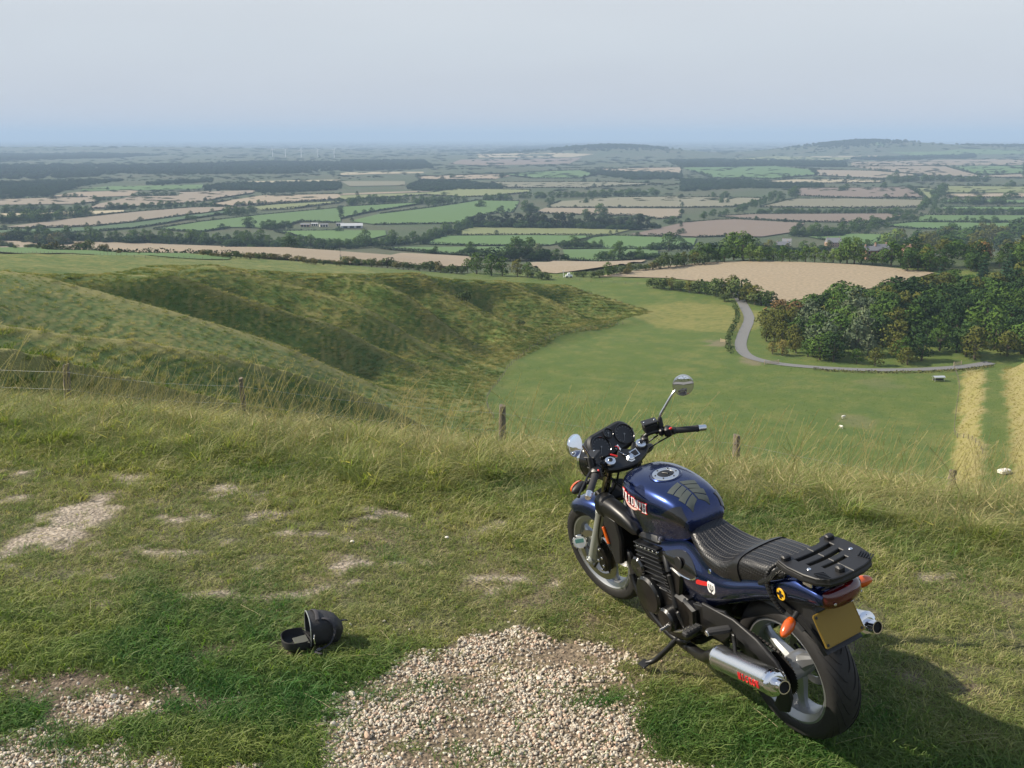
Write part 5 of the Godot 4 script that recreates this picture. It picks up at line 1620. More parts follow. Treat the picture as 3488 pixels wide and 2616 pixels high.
# 0 turf, 1 bare earth, 2 gravel
func bare_kind(x: float, z: float) -> int:
	var w := Vector2(n_fine.get_noise_2d(x * 3.0, z * 3.0), n_fine.get_noise_2d(x * 3.0 + 90.0, z * 3.0)) * 0.16 + Vector2(n_fine.get_noise_2d(x * 12.0, z * 12.0 + 50.0), n_fine.get_noise_2d(x * 12.0 + 190.0, z * 12.0)) * 0.08
	var p := Vector2(x, z) + w
	if in_any(gravel_polys, p):
		return 2
	if in_any(dirt_polys, p):
		return 1
	# thin trodden places in the worn strip below the long grass
	var e := crest_distance(x, z)
	if e > -3.9 and e < -1.5 and x < 0.4 and n_fine.get_noise_2d(x * 1.5 + 11.0, z * 2.6) + 0.55 * n_fine.get_noise_2d(x * 9.0, z * 14.0) > 0.50:
		return 1
	return 0

func hill_height(x: float, z: float) -> float:
	var e := crest_distance(x, z)
	return ground(x, z) + 0.012 * n_fine.get_noise_2d(x * 2.0, z * 2.0) + smoothstep(-2.0, -0.5, e) * 0.07 * n_fine.get_noise_2d(x * 0.9, z * 0.9)

func hill_color(p: Vector3, _n: Vector3) -> Color:
	var f := n_fine.get_noise_2d(p.x * 4.0, p.z * 4.0)
	var m := n_fine.get_noise_2d(p.x * 0.8, p.z * 0.8)
	match bare_kind(p.x, p.z):
		2:
			return Color(0.31, 0.245, 0.17) * (0.95 + 0.3 * f)
		1:
			var c := Color(0.21, 0.160, 0.115) if p.z > -5.6 else Color(0.50, 0.43, 0.345)
			return c * (0.95 + 0.35 * f)
	return Color(0.13, 0.14, 0.055).lerp(Color(0.24, 0.20, 0.12), clampf(0.35 + m + 0.4 * f, 0, 1))

func build_foreground():
	for a in GRAVEL:
		gravel_polys.append(flat(a))
	for a in DIRT:
		dirt_polys.append(flat(a))
	structure("hilltop_ground", grid_mesh(span(-10, 10, 0.075), span(-2.5, -13.6, 0.075), hill_height, hill_color), M.soil)
	structure("hilltop_surround", grid_mesh(span(-90, 90, 1.5), span(70, -13.2, 1.3), func(x, z): return ground(x, z) - 0.12, func(_p, _n): return Color(0.10, 0.125, 0.04)), M.soil)
	grow_grass()
	lay_gravel()
	behind_the_camera()

func grow_grass():
	var short_a := tuft_mesh(12, 0.07, 0.062, 0.0056, 2.2, 1)
	var short_b := tuft_mesh(11, 0.065, 0.068, 0.0050, 2.4, 2)
	var mid := tuft_mesh(14, 0.07, 0.15, 0.0056, 2.0, 3)
	var long := tuft_mesh(16, 0.09, 0.32, 0.0056, 1.8, 4)
	var bufs := [PackedFloat32Array(), PackedFloat32Array(), PackedFloat32Array(), PackedFloat32Array()]
	var stems := [PackedFloat32Array(), PackedFloat32Array(), PackedFloat32Array()]
	var lush := Color(0.066, 0.182, 0.038)
	var yellow := Color(0.245, 0.305, 0.080)
	var dry := Color(0.52, 0.45, 0.25)
	for k in 140000:
		var n := 3.5 + 9.5 * pow(rng.randf(), 0.85)
		var x := rng.randf_range(-0.58, 0.58) * n + rng.randf_range(-0.3, 0.3)
		var z := -n
		var e := crest_distance(x, z)
		if e > 2.2:
			continue
		var bare := bare_kind(x, z)
		if bare > 0 and rng.randf() > (0.04 if bare == 2 else 0.10) + 0.9 * maxf(0.0, n_fine.get_noise_2d(x * 1.6 + 70.0, z * 1.6) - 0.22):
			continue
		if Vector2(x + 1.03, z + 5.16).length() < 0.125 or Vector2(x + 1.13, z + 5.13).length() < 0.10:   # pressed flat under the bag
			continue
		var m := n_fine.get_noise_2d(x * 0.7, z * 0.7)
		var f := n_fine.get_noise_2d(x * 2.6 + 40.0, z * 2.6)
		var worn := smoothstep(-3.9, -2.9, e + 0.4 * m) * smoothstep(-0.9, -1.7, e + 0.4 * f)   # trodden, drier strip below the long grass
		if rng.randf() < worn * (0.35 + 0.9 * f):
			continue
		var p := Vector3(x, hill_height(x, z) - 0.004, z)
		var tall := e + 0.55 * m + 0.3 * f
		var c := lush.lerp(yellow, clampf(0.28 + 0.75 * m + 0.5 * f + 0.45 * worn + 0.25 * rng.randf() + 0.25 * smoothstep(-2.0, 0.0, e), 0, 1))
		c = c.lerp(dry, clampf((0.16 + 0.35 * worn + 0.48 * smoothstep(-2.2, 0.2, e)) * rng.randf() * 2.0 - 0.10, 0, 0.9))
		var turn := Basis(Vector3(rng.randf_range(-1, 1), 0, rng.randf_range(-1, 1)).normalized(), rng.randf_range(0.0, 0.35)) * Basis(Vector3.UP, rng.randf() * TAU)
		if tall < -1.9:
			var s := rng.randf_range(0.65, 1.25) * (1.0 - 0.35 * worn) * (0.75 if bare > 0 else 1.0)
			add_copy(bufs[k % 2], Transform3D(turn.scaled(Vector3(s, s * rng.randf_range(0.7, 1.2), s)), p), c)
		elif tall < -0.9 or rng.randf() < 0.35:
			if rng.randf() < 0.55:
				var s := rng.randf_range(0.45, 1.1) * (0.75 + 0.5 * clampf(tall + 1.6, -0.4, 0.8))
				add_copy(bufs[2], Transform3D(turn.scaled(Vector3(s, s, s)), p), c)
			elif rng.randf() < 0.3:
				add_copy(bufs[0], Transform3D(turn.scaled(Vector3(1.2, 1.3, 1.2)), p), c)
		elif rng.randf() < 0.45:
			var s := rng.randf_range(0.5, 1.0) * clampf(0.70 + 0.30 * (tall + 0.9) + 0.8 * f, 0.35, 1.3)
			add_copy(bufs[3], Transform3D(turn.scaled(Vector3(s, s * 0.9, s)), p), c)
			if rng.randf() < 0.12:
				var h := rng.randf_range(0.32, 0.75) * (1.0 if rng.randf() < 0.9 else 1.25)
				var st := Transform3D(Basis(Vector3.UP, rng.randf_range(-0.9, 0.9) + (0.0 if rng.randf() < 0.75 else PI)) * Basis(Vector3(0, 0, 1), rng.randf_range(-0.35, 0.1)).scaled(Vector3(h, h, h)), p)
				add_copy(stems[rng.randi() % 3], st, Color(0.46, 0.39, 0.21) * rng.randf_range(0.75, 1.15))
	tag(scatter("short_grass", short_a, M.blade, bufs[0]), "short green grass of the worn hilltop turf", "grass")
	tag(scatter("lawn_grass", short_b, M.blade, bufs[1]), "fine short grass mixed into the hilltop turf", "grass")
	tag(scatter("rough_grass", mid, M.blade, bufs[2]), "rough mid-length grass before the brow of the hill", "grass")
	tag(scatter("long_grass", long, M.blade, bufs[3]), "long yellow green grass along the brow of the hill", "grass")
	for k in 3:
		tag(scatter("seed_stems", stem_mesh(60 + k), M.blade, stems[k]), "dry flowering grass stems rising above the brow", "grass")
	# pale dead straws lying about
	var sg := Geo.new()
	sg.tube(pv([[0, 0.004, 0], [0.05, 0.007, 0.002], [0.1, 0.006, 0.001], [0.16, 0.004, 0.005]]), 0.0011, 4)
	var sb := PackedFloat32Array()
	for k in 130:
		var n := rng.randf_range(3.8, 8.6)
		var x := rng.randf_range(-0.55, 0.55) * n
		var s := rng.randf_range(0.4, 1.5)
		add_copy(sb, Transform3D(Basis(Vector3.UP, rng.randf() * TAU).scaled(Vector3(s, 1, s)), Vector3(x, hill_height(x, -n) + 0.022, -n)), Color(0.52, 0.45, 0.28) * rng.randf_range(0.7, 1.1))
	tag(scatter("straw_litter", sg.mesh(), M.blade, sb), "pale dead straws lying on the turf and gravel", "straw")

func pebble_mesh(seed_: int) -> ArrayMesh:
	var r := RandomNumberGenerator.new()
	r.seed = seed_
	var g := Geo.new()
	g.ball(Vector3.ZERO, Vector3(1.0, 0.62, 0.8), 5, 7)
	var nz := FastNoiseLite.new()
	nz.seed = seed_
	nz.frequency = 0.7
	for k in g.t.size():
		g.t[k] *= 1.0 + 0.4 * nz.get_noise_3dv(g.t[k])
	return g.mesh(50.0)

func lay_gravel():
	var bufs := [PackedFloat32Array(), PackedFloat32Array(), PackedFloat32Array()]
	for k in 52000:
		var n := rng.randf_range(3.55, 5.6)
		var x := rng.randf_range(-2.5, 1.4)
		var z := -n
		var b := bare_kind(x, z)
		if b == 0 and rng.randf() > 0.012 or b == 1 and rng.randf() > 0.05:
			continue
		if b == 2 and rng.randf() > 0.68 + 0.9 * n_fine.get_noise_2d(x * 2.0, z * 2.0):
			continue
		var s := 0.0055 + 0.0065 * pow(rng.randf(), 1.8)
		if rng.randf() < 0.012:
			s *= 1.7
		var t := Transform3D(Basis(Vector3(rng.randf_range(-1, 1), rng.randf_range(-1, 1), rng.randf_range(-1, 1)).normalized(), rng.randf() * TAU).scaled(Vector3(s, s, s)), Vector3(x, hill_height(x, z) + s * rng.randf_range(0.1, 0.6), z))
		var c := Color(0.43, 0.355, 0.26).lerp(Color(0.63, 0.575, 0.475), rng.randf()) * rng.randf_range(0.6, 1.1)
		if rng.randf() < 0.2:
			c = Color(0.46, 0.33, 0.24) * rng.randf_range(0.7, 1.2)
		add_copy(bufs[k % 3], t, c)
	for k in 3:
		tag(scatter("gravel", pebble_mesh(30 + k), M.stone, bufs[k]), "pale rounded gravel of the worn car park edge", "gravel")
	var st := Geo.new()
	st.ball(Vector3.ZERO, Vector3(0.014, 0.008, 0.011), 6, 9)
	for q in [[-1.02, -6.55, "white flint lying on the worn turf beyond the bag"], [-0.42, -6.62, "small pale stone in the grass left of the front wheel"]]:
		var o := put("flint", st.mesh(), M.chalk)
		o.position = Vector3(q[0], hill_height(q[0], q[1]) + 0.012, q[1])
		tag(o, q[2], "stone")

# the lane and the hedge behind the photographer, which the mirrors and chrome reflect
func behind_the_camera():
	var lane := Geo.new()
	lane.slab(PackedVector2Array([Vector2(-80, 6.0), Vector2(80, 3.0), Vector2(80, 9.5), Vector2(-80, 12.5)]), Transform3D(Basis(Vector3(1, 0, 0), PI / 2), Vector3(0, -0.14, 0)), 0.06)
	structure("hilltop_lane", lane.mesh(), M.asphalt)
	var g := PackedVector3Array()
	for k in 16:
		hedge_leaves(g, Vector2(-70.0 + k * 9.0, 17.0 - k * 0.17), Vector2(-61.0 + k * 9.0, 16.8 - k * 0.17), 3.6, 0.4)
	tag(put("roadside_hedge", leaf_mesh(g, 0.7), M.leaf_bush0), "roadside hedge behind the lane, seen in the mirror", "hedge")
	g = PackedVector3Array()

func build_fences():
	var tops := []
	for k in 5:
		tops.append(Vector3(POST_TOPS[k * 3], POST_TOPS[k * 3 + 1], POST_TOPS[k * 3 + 2]))
	var t := thing("wire_fence", "weathered post and wire fence just below the brow", "fence")
	var leans := [0.06, -0.07, 0.03, -0.02, 0.05]
	for k in 5:
		var p: Vector3 = tops[k]
		var g := Geo.new()
		var foot := ground(p.x, p.z) - 0.3
		var rows := []
		for q in 7:
			var f := q / 6.0
			var ring := PackedVector3Array()
			for j in 11:
				var a := TAU * j / 11.0
				var r := (0.052 if k != 1 else 0.034) * (1.0 + 0.10 * sin(3.0 * a + k) + 0.06 * n_fine.get_noise_2d(j * 3.0 + k * 9.0, f * 5.0))
				if q == 6:
					r *= 0.86
				ring.append(Vector3(p.x + cos(a) * r + leans[k] * (f - 1.0), lerpf(foot, p.y, f) - (0.0 if q < 6 else -0.008) + (0.012 * cos(a + k) if q >= 5 else 0.0), p.z + sin(a) * r))
			rows.append(ring)
		g.loft(rows)
		put("post", g.mesh(30.0), M.old_wood, t)
	# wires run on past the frame to posts that stand outside it
	var ends := [Vector3(-9.6, -0.62, -16.2)] + tops + [Vector3(8.3, -1.9, -12.3)]
	for d in [0.10, 0.36, 0.62]:
		var g := Geo.new()
		var path := PackedVector3Array()
		for k in ends.size() - 1:
			for s in 6:
				var f := s / 6.0
				var q: Vector3 = (ends[k] as Vector3).lerp(ends[k + 1], f)
				path.append(q - Vector3(0, d + 0.05 * sin(PI * f), 0) + Vector3(0, 0, 0.05))
		g.tube(path, 0.0016, 5)
		put("wire", g.mesh(), M.wire, t)
# ---------------------------------------------------------------- the motorcycle
# Its own axes: x forward from the rear axle, y up, z to the rider's right; leaning left on its side stand.
const BIKE_AT := Vector3(1.2923, 0.0, -4.3647)
const STEER := 0.1487
var bike: Node3D

func bike_materials():
	var p := mat("blue_paint", Color(0.009, 0.022, 0.095), 0.26, 0.85, 1.0)
	p.metallic_specular = 0.6
	mat("chrome", Color(0.80, 0.80, 0.82), 0.07, 1.0)
	mat("polished_alloy", Color(0.72, 0.72, 0.72), 0.22, 1.0)
	var al := mat("brushed_alloy", Color(0.74, 0.74, 0.74), 0.24, 1.0)
	al.anisotropy_enabled = false
	mat("wheel_silver", Color(0.40, 0.41, 0.42), 0.36, 0.8)
	mat("fork_grey", Color(0.40, 0.42, 0.40), 0.4, 0.6)
	mat("stanchion", Color(0.30, 0.28, 0.20), 0.12, 1.0)
	mat("satin_black", Color(0.0065, 0.0065, 0.007), 0.40)
	mat("gloss_black", Color(0.010, 0.010, 0.011), 0.12, 0.0, 0.6)
	mat("engine_black", Color(0.0045, 0.0045, 0.005), 0.34, 0.0, 0.15)
	mat("plastic_black", Color(0.011, 0.011, 0.012), 0.5)
	var ty := mat("tyre", Color(0.020, 0.019, 0.019), 0.7)
	ty.albedo_texture = noise_tex(0.05, Color(0.8, 0.78, 0.76), Color(1, 1, 1), 4, 256, false, 4.0, 41)
	triplanar(ty, 4.0, false)
	mat("tyre_groove", Color(0.006, 0.006, 0.006), 0.9)
	var v := mat("seat_vinyl", Color(0.009, 0.009, 0.010), 0.42)
	v.normal_enabled = true
	v.normal_texture = dimples()
	v.normal_scale = 0.8
	triplanar(v, 9.0, false)
	mat("smooth_vinyl", Color(0.012, 0.012, 0.013), 0.34)
	mat("thread", Color(0.060, 0.060, 0.064), 0.8)
	var rl := mat("red_lens", Color(0.075, 0.004, 0.006), 0.14, 0.0, 1.0)
	rl.subsurf_scatter_enabled = false
	mat("orange_lens", Color(0.52, 0.080, 0.003), 0.2, 0.0, 0.8)
	mat("plate_yellow", Color(0.23, 0.145, 0.013), 0.6)
	mat("decal_white", Color(0.78, 0.77, 0.75), 0.4)
	mat("decal_red", Color(0.58, 0.022, 0.022), 0.4)
	mat("decal_yellow", Color(0.75, 0.42, 0.02), 0.4)
	mat("decal_pink", Color(0.80, 0.42, 0.36), 0.35)
	mat("pad_rubber", Color(0.045, 0.055, 0.050), 0.65)
	mat("gauge_face", Color(0.018, 0.019, 0.021), 0.5)
	mat("gauge_mark", Color(0.20, 0.20, 0.20), 0.6)
	mat("switch_red", Color(0.62, 0.02, 0.02), 0.4)
	mat("disc_steel", Color(0.45, 0.44, 0.42), 0.3, 1.0)
	mat("chain_steel", Color(0.022, 0.020, 0.018), 0.7, 0.2)
	mat("tax_green", Color(0.12, 0.30, 0.26), 0.5)
	var mg := mat("mirror_glass", Color(0.90, 0.91, 0.92), 0.015, 1.0)
	mg.metallic_specular = 1.0

func dimples() -> ImageTexture:
	var im := Image.create(128, 128, false, Image.FORMAT_RGB8)
	for y in 128:
		for x in 128:
			var row := int(y / 16.0)
			var fx := fmod(x + (8.0 if row % 2 == 1 else 0.0), 16.0) - 8.0
			var fy := fmod(y, 16.0) - 8.0
			var h := 1.0 - 0.8 * smoothstep(5.5, 2.5, Vector2(fx, fy).length())
			im.set_pixel(x, y, Color(h, h, h))
	im.bump_map_to_normal_map(4.0)
	return ImageTexture.create_from_image(im)

func bp(called: String, g: Geo, m: String, parent: Node = null, angle := 38.0) -> MeshInstance3D:
	return put(called, g.mesh(angle), M[m], bike if parent == null else parent)

func steered(g: Geo) -> Geo:   # turned with the handlebars about the steering axis
	var axis := Vector3(-sin(deg_to_rad(27.0)), cos(deg_to_rad(27.0)), 0)
	var o := Vector3(1.13, 0.965, 0)
	g.apply(Transform3D(Basis.IDENTITY, o) * Transform3D(Basis(axis, STEER), Vector3.ZERO) * Transform3D(Basis.IDENTITY, -o))
	return g

func look(at: Vector3, zdir: Vector3, updir := Vector3.UP) -> Transform3D:   # a frame whose z axis points along zdir
	var z := zdir.normalized()
	var x := updir.cross(z).normalized()
	return Transform3D(Basis(x, z.cross(x), z), at)

func drum(at: Vector3, axis: Vector3, r: float, l: float, sides := 20, bevel := 0.006) -> Geo:
	var g := Geo.new()
	g.lathe(PackedVector2Array([Vector2(r - bevel, 0), Vector2(r, bevel), Vector2(r, l - bevel), Vector2(r - bevel, l)]), at, axis.normalized(), sides)
	return g

func rod(a: Vector3, b: Vector3, r: float, sides := 12) -> Geo:
	var g := Geo.new()
	g.tube(PackedVector3Array([a, b]), r, sides)
	return g

func block(at: Vector3, size: Vector3, bevel := 0.01, turn := Basis.IDENTITY) -> Geo:
	var g := Geo.new()
	g.box(Transform3D(turn, at), size, bevel)
	return g

func text_mesh(s: String, size: float, depth: float, face := "Droid Serif") -> TextMesh:
	var t := TextMesh.new()
	var f := SystemFont.new()
	f.font_names = PackedStringArray([face])
	f.font_weight = 700
	t.font = f
	t.text = s
	t.font_size = 48
	t.pixel_size = size / 48.0
	t.depth = depth
	return t

# ------------------------------------------------ wheels
func wheel(called: String, cx: float, cy: float, tr: float, tw: float, rr: float, turned: bool, label: String):
	var root := Node3D.new()
	root.name = called
	bike.add_child(root)
	root.set_meta("label", label)
	var c := Vector3(cx, cy, 0)
	var ax := Vector3(0, 0, 1)
	var h := tw / 2
	var fin := func(g: Geo) -> Geo: return steered(g) if turned else g
	var prof := PackedVector2Array()
	for k in 17:
		var a := PI * k / 16.0
		var x := -cos(a)
		prof.append(Vector2(lerpf(rr + 0.03, tr, pow(sin(a), 0.75)) if k > 0 and k < 16 else rr + 0.018, x * h))
	prof.append(Vector2(rr + 0.004, h * 0.86))
	prof.append(Vector2(rr - 0.004, h * 0.72))
	prof.append(Vector2(rr - 0.004, -h * 0.72))
	prof.append(Vector2(rr + 0.004, -h * 0.86))
	var t := Geo.new()
	t.lathe(prof, c, ax, 72, true)
	var tyre := bp("tyre", fin.call(t), "tyre", root, 50.0)
	# tread grooves: curved cuts from the centre towards the shoulder
	var gr := Geo.new()
	for k in 26:
		for s in [-1.0, 1.0]:
			var path := []
			for q in 6:
				var f := q / 5.0
				var x := lerpf(0.10, 0.86, f)
				var aa := PI - acos(x)
				var r := lerpf(rr + 0.03, tr, pow(sin(aa), 0.75)) + 0.0006
				var ang := TAU * (k + (0.5 if s > 0 else 0.0)) / 26.0 - 0.42 * f * f - 0.1 * f
				path.append([cx + cos(ang) * r, cy + sin(ang) * r, s * x * h])
			gr.tube(pv(path), [0.0012, 0.0026, 0.0028, 0.0026, 0.0022, 0.0008], 4, false)
	bp("tread_grooves", fin.call(gr), "tyre_groove", root)
	var rim := Geo.new()
	rim.lathe(PackedVector2Array([Vector2(rr + 0.008, -h * 0.84), Vector2(rr - 0.006, -h * 0.86), Vector2(rr - 0.014, -h * 0.74), Vector2(rr - 0.030, -h * 0.55), Vector2(rr - 0.034, 0), Vector2(rr - 0.030, h * 0.55), Vector2(rr - 0.014, h * 0.74), Vector2(rr - 0.006, h * 0.86), Vector2(rr + 0.008, h * 0.84), Vector2(rr + 0.003, h * 0.6), Vector2(rr - 0.010, 0), Vector2(rr + 0.003, -h * 0.6)]), c, ax, 64, true)
	bp("rim", fin.call(rim), "wheel_silver", root, 30.0)
	for k in 3:
		var s := Geo.new()
		var rows := []
		for q in 7:
			var f := q / 6.0
			var r := lerpf(0.03, rr - 0.024, f)
			var w := lerpf(0.075, 0.038, smoothstep(0, 0.75, f)) + 0.03 * smoothstep(0.8, 1.0, f)
			var th := lerpf(0.062, 0.030, f)
			var ring := PackedVector3Array()
			for j in 8:
				var a := TAU * (j + 0.5) / 8.0
				var lx := clampf(cos(a) * 1.3, -1, 1) * w / 2
				var lz := clampf(sin(a) * 1.3, -1, 1) * th / 2
				var ang := TAU * k / 3.0 + 0.35 + 0.12 * f
				ring.append(c + Vector3(cos(ang) * r - sin(ang) * lx, sin(ang) * r + cos(ang) * lx, lz))
			rows.append(ring)
		s.loft(rows)
		bp("spoke", fin.call(s), "wheel_silver", root)
	var hub := Geo.new()
	hub.lathe(PackedVector2Array([Vector2(0.016, -0.085), Vector2(0.045, -0.08), Vector2(0.055, -0.05), Vector2(0.06, 0), Vector2(0.055, 0.05), Vector2(0.045, 0.08), Vector2(0.016, 0.085)]), c, ax, 24)
	bp("hub", fin.call(hub), "wheel_silver", root)
	for s in ([-1.0, 1.0] if turned else [1.0]):
		var d := Geo.new()
		var ro := 0.150 if turned else 0.125
		d.lathe(PackedVector2Array([Vector2(ro, -0.0025), Vector2(ro, 0.0025), Vector2(ro - 0.036, 0.0025), Vector2(ro - 0.036, -0.0025)]), c + Vector3(0, 0, s * 0.072), ax, 48, true)
		bp("brake_disc", fin.call(d), "disc_steel", root)
		var cr := Geo.new()
		for k in 5:
			var a := TAU * k / 5.0
			cr.tube(PackedVector3Array([c + Vector3(cos(a) * 0.04, sin(a) * 0.04, s * 0.066), c + Vector3(cos(a + 0.25) * (ro - 0.03), sin(a + 0.25) * (ro - 0.03), s * 0.07)]), 0.008, 6)
		bp("disc_carrier", fin.call(cr), "satin_black", root)
	if not turned:
		var sp := Geo.new()
		for k in 44:
			var a := TAU * k / 44.0
			var a2 := TAU * (k + 0.5) / 44.0
			var p1 := c + Vector3(cos(a) * 0.105, sin(a) * 0.105, -0.09)
			var p2 := c + Vector3(cos(a2) * 0.096, sin(a2) * 0.096, -0.09)
			var p3 := c + Vector3(cos(a + TAU / 44.0) * 0.105, sin(a + TAU / 44.0) * 0.105, -0.09)
			sp.tri(c + Vector3(0, 0, -0.09), p1, p2)
			sp.tri(c + Vector3(0, 0, -0.09), p2, p3)
		bp("sprocket", sp, "chain_steel", root)

# ------------------------------------------------ fuel tank
const TANK := [[1.088, 0.060, 0.895, 0.780], [1.066, 0.108, 0.935, 0.715], [1.01, 0.148, 0.958, 0.690], [0.93, 0.170, 0.968, 0.682], [0.84, 0.172, 0.970, 0.684], [0.75, 0.165, 0.966, 0.698], [0.67, 0.152, 0.955, 0.718], [0.61, 0.138, 0.937, 0.738], [0.568, 0.124, 0.910, 0.755], [0.545, 0.108, 0.872, 0.765], [0.535, 0.090, 0.840, 0.770]]
const TANK_SIDE := [[0.84, 0.0], [0.87, 0.15], [0.90, 0.32], [0.945, 0.47], [1.0, 0.57], [0.995, 0.66], [0.94, 0.80], [0.76, 0.925], [0.42, 0.99], [0.0, 1.0]]

func cubic(a: Array, x: float, col: int) -> float:   # smooth look-up in a table whose first column falls or rises
	var n := a.size()
	var down: bool = a[0][0] > a[n - 1][0]
	for k in n - 1:
		var x0: float = a[k][0]
		var x1: float = a[k + 1][0]
		if (down and x <= x0 and x >= x1) or (not down and x >= x0 and x <= x1):
			var f := (x - x0) / (x1 - x0)
			return cubic_interpolate(a[k][col], a[k + 1][col], a[maxi(k - 1, 0)][col], a[mini(k + 2, n - 1)][col], f)
	return a[0][col] if (down and x > a[0][0]) or (not down and x < a[0][0]) else a[n - 1][col]

func tank_point(x: float, s: float) -> Vector3:   # s 0 at the lower edge on the left, 1 at the top, 2 at the lower edge on the right
	var q := s if s <= 1.0 else 2.0 - s
	var i := q * (TANK_SIDE.size() - 1)
	var k := mini(int(i), TANK_SIDE.size() - 2)
	var f := i - k
	var n := TANK_SIDE.size()
	var zz := cubic_interpolate(TANK_SIDE[k][0], TANK_SIDE[k + 1][0], TANK_SIDE[maxi(k - 1, 0)][0], TANK_SIDE[mini(k + 2, n - 1)][0] if k + 2 < n else -TANK_SIDE[n - 2][0], f)
	var yy := cubic_interpolate(TANK_SIDE[k][1], TANK_SIDE[k + 1][1], TANK_SIDE[maxi(k - 1, 0)][1], TANK_SIDE[mini(k + 2, n - 1)][1] if k + 2 < n else TANK_SIDE[n - 2][1], f)
	var w := cubic(TANK, x, 1)
	var t := cubic(TANK, x, 2)
	var b := cubic(TANK, x, 3)
	return Vector3(x, lerpf(b, t, yy), (-zz if s <= 1.0 else zz) * w)

func tank_normal(x: float, s: float) -> Vector3:
	var a := tank_point(x + 0.004, s) - tank_point(x - 0.004, s)
	var b := tank_point(x, s + 0.01) - tank_point(x, s - 0.01)
	var n := a.cross(b).normalized()
	return n if n.dot(tank_point(x, s) - Vector3(x, 0.83, 0)) > 0 else -n

# a thin patch that lies on the tank: corners in (x, s), lifted by its thickness
func tank_patch(corners: Array, lift: float, steps := 5) -> Geo:
	var g := Geo.new()
	var top := []
	var under := []
	for i in steps + 1:
		var u := i / float(steps)
		var row := PackedVector3Array()
		var low := PackedVector3Array()
		for j in steps + 1:
			var v := j / float(steps)
			var a: Vector2 = (corners[0] as Vector2).lerp(corners[1], u)
			var b: Vector2 = (corners[3] as Vector2).lerp(corners[2], u)
			var q := a.lerp(b, v)
			var n := tank_normal(q.x, q.y)
			row.append(tank_point(q.x, q.y) + n * lift)
			low.append(tank_point(q.x, q.y) - n * 0.001)
		var ring := row.duplicate()
		low.reverse()
		ring.append_array(low)
		top.append(ring)
	g.loft(top)
	return g

